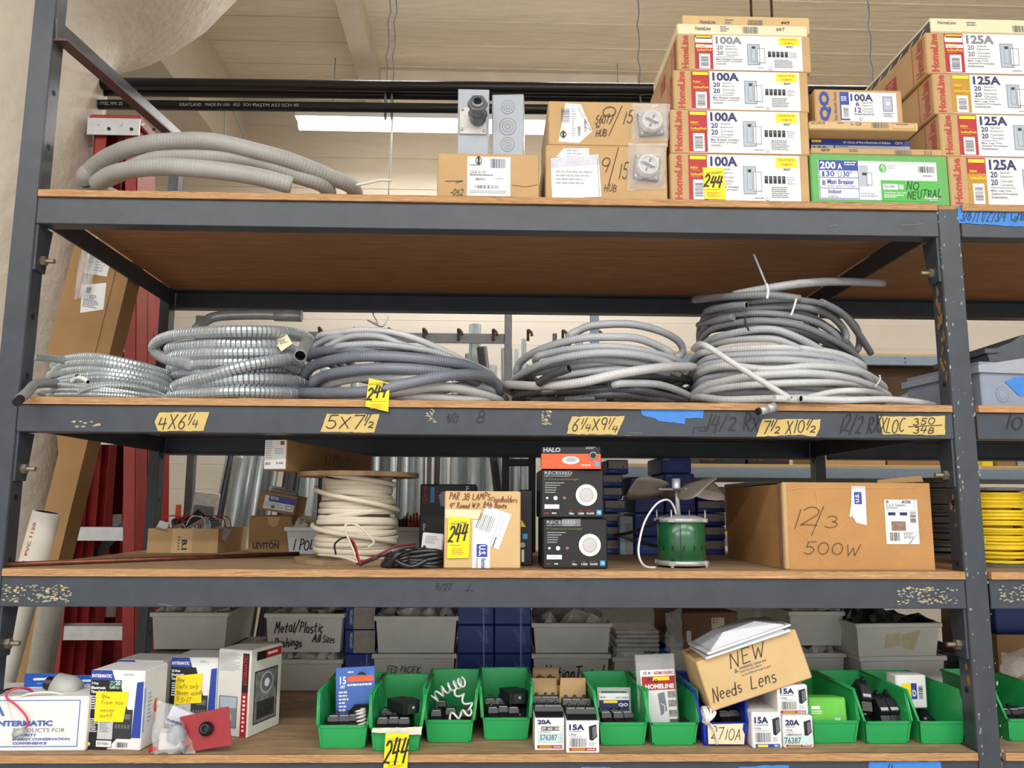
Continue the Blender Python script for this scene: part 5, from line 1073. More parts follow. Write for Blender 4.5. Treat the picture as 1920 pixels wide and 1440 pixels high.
f = c.front(); f.rect(1660, 937, 1722, 1021, white, 0); f.frame(1664, 943, 1718, 958, .8, ltgrey, 1); f.disc(1666, 941, 2.5, greyink, 1, 8); f.text('ROYAL', 1692, 938, 1712, 944, marker, bold=.03, shear=.2); f.text('12/3 500W', 1665, 946, 1700, 950, greyink, bold=.01); f.fine(1664, 952, 1690, 955, 1, greyink, 2); f.rect(1666, 961, 1680, 967, navy, 1); f.rect(1688, 961, 1702, 967, navy, 1); f.bars(1707, 960, 1718, 981, black, 1, False, 5); f.rect(1671, 978, 1698, 996, mat('photo_brown', (140, 118, 96), .5, var=.4, scale=80), 1); f.bars(1667, 999, 1686, 1015, black, 1, True, 9); f.fine(1693, 999, 1716, 1012, 4, gfine, 1); f.build('printed_label', c.t)
# cable reels at the right end, and in the right bay
def coilstack(name, lab, px0, px1, y0, y1, Y, m, r=None, grp=None):
    a, e = P(px0, (y0+y1)/2, Y), P(px1, (y0+y1)/2, Y); R_ = (e.x-a.x)/2; h = P((px0+px1)/2, y0, Y).z-Z
    t = thing(name, lab, 'cable reel', Vector(((a.x+e.x)/2, Y+.0, Z)), grp); b = MB(); n = max(8, int(h/.0076)); rr = random.Random(n)
    b.lathe([(R_*.6, .012), (R_*.6, h)], (0, 0, 0), m, 24)
    for i in range(n):
        z = .012+h*(i+.5)/n; q = R_-.006-rr.uniform(0, .008); tl = rr.uniform(-.004, .004)
        b.tube([Vector((q*math.cos(k), q*math.sin(k), z+tl*math.sin(k))) for k in [2*PI*j/32 for j in range(33)]], .0044, m, 7, cap=False)
    b.build('wound_cable', t)
    for nm, z0 in (('bottom_flange', 0), ('top_flange', h+.006)):
        b = MB(); b.lathe([(.001, z0), (R_*1.08, z0), (R_*1.08, z0+.008), (.001, z0+.008)], (0, 0, 0), mat('grey_flange', (90, 90, 88), .7), 32, sm=False); b.build(nm, t)
yel = mat('yellow_cable', (232, 196, 26), .45, var=.06)
coilstack('cable_reel', 'reel of bright yellow cable beyond the right post', 1800, 1917, 925, 1056, .22, yel)
coilstack('cable_reel', 'reel of grey cable behind the big crushed carton', 1722, 1830, 905, 1055, .74, mat('grey_cable', (120, 118, 112), .5))
# ================================================================ lowest shelf
Z = S4+.0005
# ---- breakers: one of each kind, then copies
def breaker_proto():
    t = thing('circuit_breaker', 'black circuit breaker', 'circuit breaker', Vector((0, -20, 0)))
    b = MB(); w = .0125
    b.prism([(0, 0), (.085, 0), (.085, .046), (.066, .05), (.062, .06), (.026, .06), (.022, .05), (0, .044)], -w, w, blackpl, 'yz'); b.box((-w*.9, -.0008, .012), (w*.9, 0, .034), mat('breaker_edge', (52, 52, 56), .4)); b.build('body', t)
    b = MB(); b.box((-.004, .036, .058), (.004, .05, .076), blackpl, bev=.0015, X=Matrix.Translation((0, .02, 0)) @ Matrix.Rotation(rad(-16), 4, 'X')); b.build('toggle', t)
    b = MB(); b.lathe([(.004, 0), (.004, -.0022), (.0015, -.0024)], (-.002, 0, .028), alu, 10, 'y'); b.build('terminal_screw', t)
    b = MB(); b.box((-w*.8, .012, .0502), (w*.8, .02, .0512), ltgrey, X=Matrix.Translation((0, .018, .0099))); b.build('rating_sticker', t)
    return t
BRK = breaker_proto(); NB = [0]
def brk(p, lab, grp, rx=0, ry=0, rz=0):
    X = Matrix.Translation(p) @ Euler((rx, ry, rz)).to_matrix().to_4x4(); NB[0] += 1
    if NB[0] == 1: BRK.matrix_world = X; BRK['label'] = lab; BRK['group'] = grp; return BRK
    return dup(BRK, X, lab, grp)
# ---- hopper bins
def hopper(m, W=.134, D=.276, H=.122, L=.055, kb=.80):
    b = MB(); t = .0035; wb, wt = W*kb/2, W/2; hw = lambda z: wb+(wt-wb)*z/H
    prof = [(.010, 0), (0, L), (.004, L+.004), (.036, H), (D, H), (D-.008, 0)]
    for s in (-1, 1):
        o_ = [(s*hw(z), y, z) for y, z in prof]; i_ = [(s*(hw(z)-t), y, z) for y, z in prof]; n = len(prof)
        b.add(o_+i_, [tuple(range(n)), tuple(range(2*n-1, n-1, -1))]+[(i, (i+1) % n, n+(i+1) % n, n+i) for i in range(n)], m)
        rim = [(s*(hw(z)+.001), y, z) for y, z in ((0, L), (.036, H), (D, H))]       # rolled rim
        b.tube([Vector(p) for p in rim], .0032, m, 8)
        for (y0, y1) in ((.07, .11), (.13, .17)): b.add([(s*(hw(z)-t-.0008), y, z) for y, z in ((y0, H-.035), (y1, H-.035), (y1, H-.008), (y0, H-.008))], [(0, 1, 2, 3)], m)
    fr = [(-hw(0), .010, 0), (hw(0), .010, 0), (hw(L), 0, L), (-hw(L), 0, L)]; bk = [(x, y+t, z) for x, y, z in fr]
    b.add(fr+bk, [(0, 1, 2, 3), (7, 6, 5, 4)]+[(i, (i+1) % 4, 4+(i+1) % 4, 4+i) for i in range(4)], m)
    b.add([(-hw(0), .01, .0005), (hw(0), .01, .0005), (hw(0), D-.008, .0005), (-hw(0), D-.008, .0005), (-hw(0), .01, .004), (hw(0), .01, .004), (hw(0), D-.008, .004), (-hw(0), D-.008, .004)], [(0, 1, 2, 3), (4, 5, 6, 7)], m)
    e = [(-hw(0), D-.008, 0), (hw(0), D-.008, 0), (hw(H), D, H), (-hw(H), D, H)]; ei = [(x, y-t, z) for x, y, z in e]
    b.add(e+ei, [(0, 1, 2, 3), (7, 6, 5, 4)]+[(i, (i+1) % 4, 4+(i+1) % 4, 4+i) for i in range(4)], m)
    b.tube([Vector((-hw(H), D, H)), Vector((hw(H), D, H))], .0032, m, 8)
    return b
def front_frame(m, W=.134, L=.055, kb=.80, H=.122):
    b = MB(); wb = W*kb/2; hw = lambda z: wb+(W/2-wb)*z/H; y = lambda z: .010*(1-z/L)-.0002
    q = lambda x, z, o=0: (x, y(z)-o, z)
    for (a, c) in (((-hw(.002)+.001, .002), (-hw(L)+.001, L)), ((hw(.002)-.006, .002), (hw(L)-.006, L))):
        b.add([q(a[0], a[1]), q(a[0]+.005, a[1]), q(c[0]+.005, c[1]), q(c[0], c[1]), q(a[0], a[1], .002), q(a[0]+.005, a[1], .002), q(c[0]+.005, c[1], .002), q(c[0], c[1], .002)], [(4, 5, 6, 7), (0, 4, 7, 3), (1, 2, 6, 5)], m)
    for z0, z1 in ((.001, .006), (L-.006, L)):
        b.add([q(-hw(z0), z0), q(hw(z0), z0), q(hw(z1), z1), q(-hw(z1), z1), q(-hw(z0), z0, .002), q(hw(z0), z0, .002), q(hw(z1), z1, .002), q(-hw(z1), z1, .002)], [(4, 5, 6, 7), (0, 1, 5, 4), (3, 7, 6, 2)], m)
    return b
BINS = [(641, 1405, 98, 'green bin holding the blue blister card, leftmost of the row'), (741, 1410, 98, 'green bin with a yellow lot tag taped to its front'), (842, 1394, 95, 'green bin holding white coiled wires, third of the row'), (949, 1389, 97, 'green bin of dark breakers just left of the opened cartons'),
        (1169, 1399, 98, 'green bin holding the clear blister with a navy card'), (1265, 1399, 97, 'green bin holding the tall red and white blister'), (1569, 1395, 96, 'green bin holding the bright green carton'), (1668, 1396, 97, 'green bin with breakers standing up out of it'),
        (1770, 1396, 100, 'green bin next to the right post'), (1935, 1391, 100, 'green bin in the right bay, cut off by the frame')]
gm = hopper(greenbin).build; BIN = []
b0 = hopper(greenbin); ff = front_frame(greenbin); proto = None
for i, (px, py, wpx, lab) in enumerate(BINS):
    p = G(px, py, Z); X = Matrix.Translation(p) @ Matrix.Rotation(rad((0, 0, -1, 0, 1, 1, 2, 2, 2, 1)[i]), 4, 'Z')
    if proto is None:
        proto = thing('storage_bin', lab, 'bin', X, 'green hopper bins'); b0.build('bin_body', proto); ff.build('front_panel', proto); BIN.append(proto)
    else: BIN.append(dup(proto, X, lab, 'green hopper bins'))
p = G(1361, 1399, Z); bb = thing('storage_bin', 'blue bin with a taped paper marked 2710A on its front', 'bin', Matrix.Translation(p) @ Matrix.Rotation(rad(1.5), 4, 'Z'))
hopper(bluebin, W=.128).build('bin_body', bb); front_frame(bluebin, W=.128).build('front_panel', bb)
f = Face((-.045, -.0022, .003), (1, 0, 0), (0, 0, 1), .092, .05, (1326, 1360, 1398, 1395)); f.poly([(1326, 1361), (1396, 1360), (1394, 1370), (1398, 1378), (1396, 1394), (1327, 1393)], cream, 0); f.hand('2710A', 1333, 1367, 1390, 1386, w=1.2); f.build('paper_label', bb)
def inb(i, dx, dy, dz): return BIN[i].matrix_world @ Vector((dx, dy, dz))
def fillbin(i, items, nm):
    for (dx, dy, dz, rx, ry, rz) in items: brk(inb(i, dx, dy, dz), nm, 'breakers in the bins', rx, ry, rz)
fillbin(0, [(-.03, .012, .005, 0, 0, 0), (-.004, .014, .005, 0, 0, .02), (.022, .02, .005, 0, 0, .1), (-.02, .11, .005, 0, 0, .1)], 'black breaker lying in the leftmost green bin')
fillbin(1, [(-.036+.0262*k, .012+.004*(k % 2), .005, 0, 0, .02) for k in range(3)]+[(-.036+.0262*k, .1, .005, 0, 0, 0) for k in range(3)]+[(.012, .05, .083, 0, PI/2, .6)], 'black breaker packed in the tagged green bin')
fillbin(2, [(-.034, .012, .006, 0, 0, .05), (.034, .012, .006, 0, 0, -.05), (.0, .03, .006, 0, 0, 0), (-.03, .11, .006, 0, 0, 0)], 'black breaker lying under the white coiled wires')
fillbin(3, [(-.03+.0265*k, .02+.01*(k % 2), .006, 0, 0, .1) for k in range(3)]+[(-.04+.0265*k, .115, .006, 0, 0, 0) for k in range(4)]+[(.01, .07, .083, 0, PI/2, .3)], 'black breaker in the green bin left of the opened cartons')
fillbin(4, [(-.03, .02, .006, 0, 0, .15), (-.002, .018, .006, 0, 0, .1), (.027, .022, .006, 0, 0, .2)], 'black breaker before the clear blister in its green bin')
fillbin(5, [(.012, .014, .03, 0, PI/2, .05)], 'black breaker lying flat at the foot of the tall red and white blister')
fillbin(7, [(-.03, .012, .018, 0, PI/2, .15), (.014, .068, .008, .85, 0, .1), (.041, .07, .008, .85, 0, .1), (-.026, .085, .04, .9, .1, -.05), (-.03, .12, .006, 0, 0, 0), (.0, .14, .006, 0, 0, 0)], 'black breaker among those standing up out of the green bin')
fillbin(8, [(-.03, .02, .018, 0, PI/2, .1), (.03, .022, .018, 0, PI/2, -.1), (-.0, .1, .02, 0, PI/2, .2), (.02, .11, .006, 0, 0, .3)], 'black breaker lying in the green bin next to the right post')
fillbin(9, [(-.03, .02, .006, 0, 0, .1), (-.003, .02, .006, 0, 0, .1), (.024, .03, .006, 0, 0, .1)], 'black breaker in the cut-off green bin of the right bay')
for k, (dx, dy, rz) in enumerate(((.015, .03, .0), (.041, .034, 0), (-.02, .06, .2))): brk(bb.matrix_world @ Vector((dx, dy, .006)), 'black breaker lying in the blue bin', 'breakers in the bins', 0, 0, rz)
# red-marked breaker tops, coiled pigtails
def pig(name, lab, pts, r, n, rad_, cat='wire', axis=None):
    b = MB(); q = smooth([Vector(p) for p in pts], 24); m = len(q); out = []
    for i, p in enumerate(q):
        t = (q[min(i+1, m-1)]-q[max(i-1, 0)]).normalized(); u = t.cross(Vector((.3, 1, .2))).normalized(); v = t.cross(u); a = 2*PI*n*i/m
        out.append(p+u*(rad_*math.cos(a))+v*(rad_*math.sin(a)))
    b.tube(smooth(out, 2), r, whitepl, 7); return tag(b.build(name), lab, cat, 'white coiled wires')
i3 = lambda x, y, z: inb(2, x, y, z)
pig('pigtail_wire', 'white coiled wire flung across the top of the third green bin', [i3(-.045, .06, .09), i3(-.02, .07, .11), i3(.01, .06, .125), i3(.03, .05, .135)], .0026, 6, .011)
pig('pigtail_wire', 'white coiled wire hanging down the front corner of the third green bin', [i3(.012, .04, .115), i3(.035, .02, .1), i3(.055, .004, .078), i3(.03, .006, .068), i3(.0, .0, .062)], .0026, 5, .008)
pig('pigtail_wire', 'white coiled wire standing in the leftmost green bin', [inb(0, .043, .03, .012), inb(0, .04, .035, .05), inb(0, .036, .04, .082)], .0026, 9, .011)
i6 = lambda x, y, z: bb.matrix_world @ Vector((x, y, z))
pig('pigtail_wire', 'white coil of wire hanging on the blue bin', [i6(-.055, -.006, .073), i6(-.045, -.006, .074), i6(-.04, -.006, .07)], .0026, 6, .02)
b = MB(); b.tube(smooth([i6(-.04, -.008, .055), i6(-.03, -.009, .04), i6(-.024, -.007, .015), i6(-.024, -.004, .006)], 6), .0026, whitepl, 7); tag(b.build('wire_tail'), 'straight tail of white wire over the blue bin front', 'wire')
# blister cards
def card_up(name, lab, R, Y, z, d, m, rx=-.12, cat='blister pack', **k): return Carton(name, lab, cat, *R, Y, d, m, z=z, rx=rx, part='card', bev=.001, **k)
p0 = BIN[0].matrix_world.translation
c = card_up('blister_pack', 'blue blister card marked 15 AMP standing in the leftmost bin', (632, 1252, 706, 1348), p0.y+.1, Z+.006, .003, mat('blue_card', (66, 104, 186), .4), rx=-.1, ry=rad(-3)); f = c.front()
f.text('15', 640, 1265, 652, 1276, white, bold=.03); f.text('AMP', 640, 1277, 650, 1282, white, bold=.02); f.rect(654, 1265, 704, 1273, orange, 1); f.fine(655, 1258, 667, 1262, 1, white, 2); f.fine(654, 1276, 704, 1280, 1, white, 2, gap=.3); f.fine(638, 1286, 656, 1316, 6, white, 1); f.fine(638, 1319, 656, 1328, 3, orange, 1); f.poly([(672, 1263), (678, 1259), (686, 1260), (690, 1264)], black, 2); f.build('printed_card', c.t)
b = MB(); b.box((-.01, -.04, .0), (.052, 0, .075), blackpl, bev=.012); o = b.build('breaker_in_blister', c.t)
p4 = BIN[4].matrix_world.translation
c = card_up('blister_pack', 'clear blister with white and blue card standing in a green bin', (1121, 1290, 1184, 1360), p4.y+.11, Z+.03, .012, film, rx=-.1); f = c.front(); f.rect(1124, 1302, 1180, 1316, white, 0); f.rect(1124, 1316, 1180, 1350, navy, 0); f.rect(1132, 1317, 1158, 1322, yellow, 1); f.text('QO', 1160, 1322, 1178, 1330, white, bold=.04); f.fine(1126, 1309, 1140, 1313, 1, greyink, 1); f.text('QO115GFI', 1155, 1309, 1178, 1313, greyink, bold=.02); f.fine(1128, 1298, 1178, 1301, 1, black, 1, gap=.1); f.build('printed_card', c.t)
p5 = BIN[5].matrix_world.translation
c = card_up('blister_pack', 'tall clear blister with red and white card standing in a green bin', (1199, 1228, 1273, 1362), p5.y+.085, Z+.02, .014, film, rx=-.06, ry=rad(-2.5)); f = c.front(); f.rect(1206, 1256, 1270, 1362, white, 0); f.rect(1208, 1268, 1270, 1293, red, 1); f.text('15 A', 1212, 1259, 1226, 1264, black, bold=.02); f.text('HOM115GFIC', 1232, 1259, 1268, 1265, red, bold=.03); f.rect(1228, 1269, 1260, 1276, yellow, 2); f.text('HOMELINE', 1214, 1282, 1268, 1291, white, bold=.05)
f.poly([(1236, 1300), (1249, 1297), (1252, 1330), (1240, 1340)], gfine, 1); f.line([(1242, 1318), (1248, 1322), (1246, 1338)], 1.6, white, 2)
for y in (1296, 1312, 1330): f.rect(1255, y, 1270, y+12, mat('photo_grey', (150, 148, 138), .5, var=.5, scale=120), 1)
f.hand('Ho', 1219, 1270, 1238, 1278, w=1.2, lay=4); f.build('printed_card', c.t)
p6 = BIN[6].matrix_world.translation
c = Carton('breaker_carton', 'bright green carton standing in a green bin', 'carton', 1519, 1309, 1590, 1362, p6.y+.018, .07, mat('leaf_green_carton', (100, 190, 66), .5), z=Z+.006, rx=-.12); f = c.front(); f.rect(1524, 1320, 1540, 1324, white, 0); f.fine(1524, 1326, 1545, 1331, 2, white, 0); f.text('Schneider', 1566, 1334, 1577, 1338, white, bold=.03); f.rect(1524, 1345, 1545, 1356, red, 0); f.rect(1545, 1345, 1588, 1357, white, 0); f.rect(1548, 1347, 1562, 1357, greyink, 1); f.build('printed_label', c.t)
p8 = BIN[8].matrix_world.translation
c = Carton('breaker_carton', 'white carton with yellow and blue label in the bin by the right post', 'carton', 1680, 1266, 1738, 1316, p8.y+.1, .05, white, z=Z+.062, rx=0, rz=rad(2)); f = c.front(); f.rect(1690, 1278, 1708, 1300, yellow, 0); f.rect(1708, 1278, 1719, 1302, blue, 0); f.text('D', 1710, 1288, 1717, 1298, white, bold=.04); f.bars(1722, 1282, 1730, 1302, black, 1, False); f.build('printed_label', c.t)
# opened breaker cartons
def brkcarton(x0, x1, y0, y1, lab, amps, kind, open_=True, Y=None, z=None, d=.2, rows=2):
    p = G((x0+x1)/2, y1, Z) if Y is None else Vector((0, Y, 0)); zz = Z if z is None else z
    if open_: c = opencarton('breaker_carton', lab, 'carton', x0, y0, x1, y1, p.y, d, white, zz, flaps=False, group='white breaker cartons', t=.002)
    else: c = Carton('breaker_carton', lab, 'carton', x0, y0, x1, y1, p.y, d, white, z=zz, group='white breaker cartons')
    f = c.front(); k = (x1-x0)/58; X = lambda v: x0+v*k; H = (y1-y0)/60; V = lambda v: y0+v*H
    if kind == 's':
        f.text(amps, X(5), V(3), X(32), V(12), navy, bold=.04); f.rect(X(12), V(16), X(48), V(24), mat('label_taupe', (116, 104, 102), .6), 1)
        for q, t_ in ((13, '27'), (26, '62'), (40, '019')): f.text(t_, X(q), V(17.5), X(q+8), V(22.5), white, bold=.03, lay=3)
        f.rect(X(5), V(29), X(53), V(46), mat('pale_cyan_sticker', (196, 222, 222), .5), 1); f.text('576387', X(10), V(31), X(44), V(42), greyink, bold=.02); f.fine(X(6), V(26), X(44), V(28), 1, gfine)
    else:
        f.text(amps, X(5), V(7), X(32), V(18), navy, bold=.04); f.fine(X(5), V(20), X(34), V(22), 1, greyink); f.text('1-Pole', X(5), V(24), X(18), V(28), greyink, bold=.01); f.fine(X(5), V(29.5), X(34), V(31.5), 1, ltgrey); f.bars(X(6), V(33), X(36), V(49), greyink)
        f.poly([(X(40), V(11)), (X(53), V(7)), (X(55), V(30)), (X(46), V(38)), (X(41), V(36))], black, 1); f.poly([(X(46), V(13)), (X(54), V(9)), (X(54), V(28)), (X(47), V(35))], greyink, 2); f.fine(X(40), V(41), X(54), V(49), 2, ltgrey)
    if kind == 'q': f.rect(X(6), V(52), X(53), V(58), blue, 1); f.rect(X(10), V(53), X(30), V(57), yellow, 2); f.text('QO', X(42), V(53), X(50), V(57), white, bold=.04)
    else: f.rect(X(5), V(51), X(53), V(57), red, 1); f.rect(X(9), V(51.7), X(33), V(56.3), gold, 2); f.text('HOMELINE', X(36), V(52.5), X(51), V(55.5), white, bold=.04, lay=3)
    f.build('printed_label', c.t)
    if open_:
        b = MB(); b.box((-c.w/2+.0021, .0022, c.h*.4), (c.w/2-.0021, d-.0022, c.h*.42), card_in); b.build('inner_tray', c.t); n = 3; wd = c.w-.008
        for r in range(rows):
            for q in range(n): brk(c.X @ Vector((-wd/2+wd*(q+.5)/n, .008+r*.092, c.h-.042)), 'black breaker packed in the opened white carton '+('with the sticker' if kind == 's' else 'marked 15A'), 'breakers in the opened cartons', 0, 0, random.uniform(-.03, .03))
    return c
c1 = brkcarton(1003, 1058, 1346, 1406, 'opened white breaker carton with blue number sticker, beside a green bin', '20A', 's')
b = MB(); b.prism([(-c1.w*.5, 0), (c1.w*.5, 0), (c1.w*.47, .052), (-c1.w*.47, .052)], 0, .002, card, 'xz', X=Matrix.Translation((0, .2, c1.h))); b.build('raised_flap', c1.t)
c2 = brkcarton(1062, 1123, 1351, 1411, 'opened white breaker carton marked 15A, next to the one with the sticker', '15A', 'h')
b = MB(); b.prism([(-c2.w*.5, 0), (c2.w*.4, 0), (c2.w*.4, .058), (-c2.w*.45, .058)], 0, .002, card, 'xz', X=Matrix.Translation((0, .2, c2.h))); b.build('raised_flap', c2.t)
bk = opencarton('breaker_carton', 'taller brown-sided open breaker carton behind the sticker one', 'carton', 1002, 1285, 1054, 1360, .33, .1, card, Z, flaps=True, group='white breaker cartons', t=.002)
for q in range(2): brk(bk.X @ Vector((-.018+.03*q, .008, bk.h-.05)), 'black breaker in the taller brown-sided carton', 'breakers in the opened cartons')
c3 = brkcarton(1410, 1466, 1336, 1404, 'closed white breaker carton with blue stripe, right of the blue bin', '15A', 'q', False)
c4 = brkcarton(1468, 1525, 1342, 1403, 'closed white breaker carton marked 20A below another', '20A', 'h', False)
f = c4.front(); f.rect(1469, 1379, 1524, 1396, mat('pale_cyan_sticker'), 4); f.text('76387', 1470, 1382, 1501, 1394, greyink, bold=.02, lay=5); f.build('number_sticker', c4.t)
c5 = brkcarton(1458, 1515, 1284, 1342, 'closed white breaker carton marked 15A stacked on the 20A one', '15A', 'h', False, Y=c4.X.translation.y+.004, z=c4.top+.0008)
# tilted carton and lenses
R = (1318, 1222, 1518, 1320)
a0 = P(1335, 1335, .03); TH = rad(17.6)
nl = Carton('lens_carton', 'tilted tan carton marked NEW Needs Lens resting across the bins', 'carton', 1335, 1238, 1535, 1335, .03, .17, card_lt, ry=TH*0)
nl.X = Matrix.Translation(a0) @ Matrix.Rotation(-TH, 4, 'Y') @ Matrix.Translation((nl.w/2, 0, 0)); nl.t.matrix_world = nl.X
f = nl.front(); f.hand('NEW', 1396, 1242, 1464, 1268, w=1.6); f.hand('Needs', 1346, 1294, 1402, 1318, w=1.6); f.hand('Lens', 1420, 1294, 1470, 1320, w=1.6); f.build('marker_writing', nl.t)
f = nl.front(); f.text('WARNING: Cancer and', 1409, 1272, 1462, 1277, greyink, bold=.02); f.text('Reproductive Harm -', 1409, 1279, 1454, 1284, greyink, bold=.01); f.text('www.P65warnings.ca.gov', 1409, 1286, 1468, 1291, greyink, bold=.01); f.poly([(1398, 1280), (1402, 1272), (1406, 1280)], greyink, 1); f.build('printed_lettering', nl.t)
f = nl.topf(); f.rect(3, 20, 10, 80, card_dk, 0); f.build('torn_paper', nl.t)
def lens(zoff, lab, dx, rz):
    X = nl.X @ Matrix.Translation((dx, .07, nl.h+zoff)) @ Matrix.Rotation(rz, 4, 'Z'); t = thing('light_lens', lab, 'lens', X, 'prismatic lenses'); b = MB(); s = .112
    b.box((-s, -s*.75, 0), (s, s*.75, .006), lm, bev=.002); b.build('rim', t); b = MB(); n = 12
    for i in range(n):
        a0_, a1_ = s*.92*(1-i/n*.55), s*.92*(1-(i+1)/n*.55); z0 = .006+.022*i/n; z1 = .006+.022*(i+1)/n; q = .75
        A = [(-a0_, -a0_*q, z0), (a0_, -a0_*q, z0), (a0_, a0_*q, z0), (-a0_, a0_*q, z0)]; B_ = [(-a1_, -a1_*q, z0), (a1_, -a1_*q, z0), (a1_, a1_*q, z0), (-a1_, a1_*q, z0)]; C_ = [(x, y, z1) for x, y, z in B_]
        b.add(A+B_+C_, [(j, (j+1) % 4, 4+(j+1) % 4, 4+j) for j in range(4)]+[(4+j, 4+(j+1) % 4, 8+(j+1) % 4, 8+j) for j in range(4)]+([(8, 9, 10, 11)] if i == n-1 else []), lm)
    b.build('prismatic_bowl', t)
lm = mat('frosted_lens', (226, 228, 234), .25, var=.02, spec=.8)
lens(.001, 'lower frosted square lens on the tilted carton', .004, 0); lens(.012, 'upper frosted square lens stacked on the tilted carton', .006, .05)
# ---- left: timers and boxes
c = Carton('timer_carton', 'long white carton with blue lettering at the left end of the lowest shelf', 'carton', -70, 1306, 162, 1414, .02, .16, white, z=Z, rz=rad(1)); f = c.front(); bl2 = mat('print_blue', (74, 104, 182), .5)
f.frame(-60, 1313, 147, 1405, 1.6, bl2, 0); f.text('INTERMATIC', -8, 1353, 98, 1364, bl2, bold=.05); f.text('PRODUCTS FOR', 26, 1368, 122, 1376, gfine); f.text('SECURITY', 26, 1379, 70, 1384, bl2, bold=.03); f.text('ENERGY CONSERVATION', 26, 1387, 132, 1392, bl2, bold=.03); f.text('CONVENIENCE', 27, 1395, 90, 1400, bl2, bold=.03); f.poly([(-26, 1348), (-8, 1314), (8, 1344), (2, 1344), (-8, 1324), (-18, 1348)], bl2, 0)
for i in range(9): f.disc(11+i*1.4, 1318+i*4, 1.2, mat('dry_glue', (206, 180, 140), .6), 1, 6)
f.build('printed_label', c.t); wx = c
b = MB(); b.tube(smooth([P(4, 1300, .1), P(12, 1293, .05), P(40, 1290, .04), P(58, 1295, .06), P(72, 1306, .08)], 6), .0024, black, 7); b.tube(smooth([P(70, 1305, .08), P(50, 1290, .04), P(20, 1294, .02), P(12, 1308, .012), P(30, 1322, .008), P(50, 1345, .006), P(50, 1362, .006), P(38, 1374, .004)], 6), .0024, mat('pink_wire', (206, 60, 84), .4), 7); b.tube(smooth([P(40, 1306, .02), P(60, 1300, .02), P(95, 1298, .03), P(126, 1304, .05)], 6), .0026, whitepl, 7)
tag(b.build('sensor_wires'), 'pink, black and white wires draped over the long white carton', 'wires'); b = MB(); q = P(36, 1374, .0); b.tube([q+Vector((.012, 0, .006)), q-Vector((.012, 0, .006))], .008, mat('wire_nut_grey', (176, 186, 178), .4), 8); tag(b.build('wire_nut'), 'grey wire connector dangling before the long white carton', 'wire connector')
for R, lab, Y in (((44, 1263, 104, 1312), 'blue hang card behind the long white carton', .12), ((134, 1266, 178, 1312), 'blue hang card beside the seven-day switch carton', .14)):
    c = Carton('hang_card', lab, 'hang card', *R, Y, .004, mat('hang_blue', (32, 92, 190), .4), z=wx.top-.02 if 0 else None, part='card', group='blue hang cards'); f = c.front(); x0, y0 = R[0], R[1]; f.poly([(x0+16, y0+11), (x0+20, y0+8), (x0+40, y0+8), (x0+44, y0+6), (x0+42, y0+12), (x0+20, y0+13)], white, 0); (f.text('INTERMATIC', x0+4, y0+16, x0+38, y0+22, white, bold=.04) if x0 > 100 else f.fine(x0+26, y0+18, x0+36, y0+20, 1, white, 0)); f.rect(x0, y0+25, R[2], R[3], white, 0); f.build('printed_card', c.t)
b = MB(); q = P(123, 1291, .09); X = Matrix.Translation(q) @ Matrix.Rotation(.3, 4, 'Y'); b.lathe([(.012, -.03), (.03, -.028), (.034, .01), (.026, .032), (.001, .034)], (0, 0, 0), mat('sensor_grey', (178, 180, 176), .4), 24, 'x', X=X); o = tag(b.build('motion_sensor'), 'grey rounded sensor head lying on the long white carton', 'sensor')
b = MB(); b.lathe([(.015, -.05), (.017, -.034), (.012, -.03)], (0, 0, 0), blackpl, 16, 'x', X=X); b.build('lens_cap', o)
def switchbox(R, lab, Y, head, rz, d=.11, ry=0, sticker=None):
    c = Carton('timer_carton', lab, 'carton', *R, Y, d, white, z=Z, rz=rz, ry=ry, group='boxed electronic timers'); f = c.front(); x0, y0, x1, y1 = R; X = lambda v: x0+(v-158)/114*(x1-x0); V = lambda v: y0+(v-1256)/157*(y1-y0); T = lambda t, a, b_, c_, d_, m, **k: f.text(t, X(a), V(b_), X(c_), V(d_), m, **k)
    f.poly([(X(158), V(1276)), (X(219), V(1276)), (X(250), V(1360)), (X(200), V(1413)), (X(158), V(1413))], black, 0); f.poly([(X(158), V(1256)), (X(202), V(1256)), (X(210), V(1276)), (X(158), V(1276))], blue, 1); T('INTERMATIC', 160, 1264, 203, 1271, white, bold=.04); f.poly([(X(257), V(1279)), (X(271), V(1277)), (X(271), V(1388)), (X(252), V(1388))], blue, 0)
    for i, h_ in enumerate(head): T(h_, 160, 1280+i*8, 160+len(h_)*3.1, 1286+i*8, white, bold=.04)
    f.fine(X(162), V(1307), X(190), V(1336), 6, white, 1); f.fine(X(162), V(1352), X(182), V(1380), 7, white, 1); f.rect(X(180), V(1350), X(212), V(1392), mat('switch_grey', (196, 198, 198), .4), 1); f.fine(X(184), V(1358), X(206), V(1380), 6, gfine, 2); f.rect(X(214), V(1333), X(252), V(1390), mat('switch_dark', (48, 50, 54), .4), 2); f.rect(X(226), V(1342), X(248), V(1352), greyink, 3)
    for i in range(5): f.rect(X(217+i*6.5), V(1362), X(221+i*6.5), V(1370), greyink, 3)
    T('ET1705C', 182, 1398, 206, 1403, greyink, bold=.02); f.frame(X(178), V(1394), X(212), V(1408), .8, navy, 1); f.rect(X(178), V(1394), X(212), V(1407), white, .5); f.bars(X(222), V(1397), X(246), V(1407), black); f.disc(X(163), V(1402), 4*(x1-x0)/114, yellow, 1, 10); f.fine(X(228), V(1262), X(254), V(1267), 2, ltgrey, 1); f.build('printed_label', c.t)
    if sticker: f = c.front(); sticker(f); f.build('sticky_note', c.t)
    return c
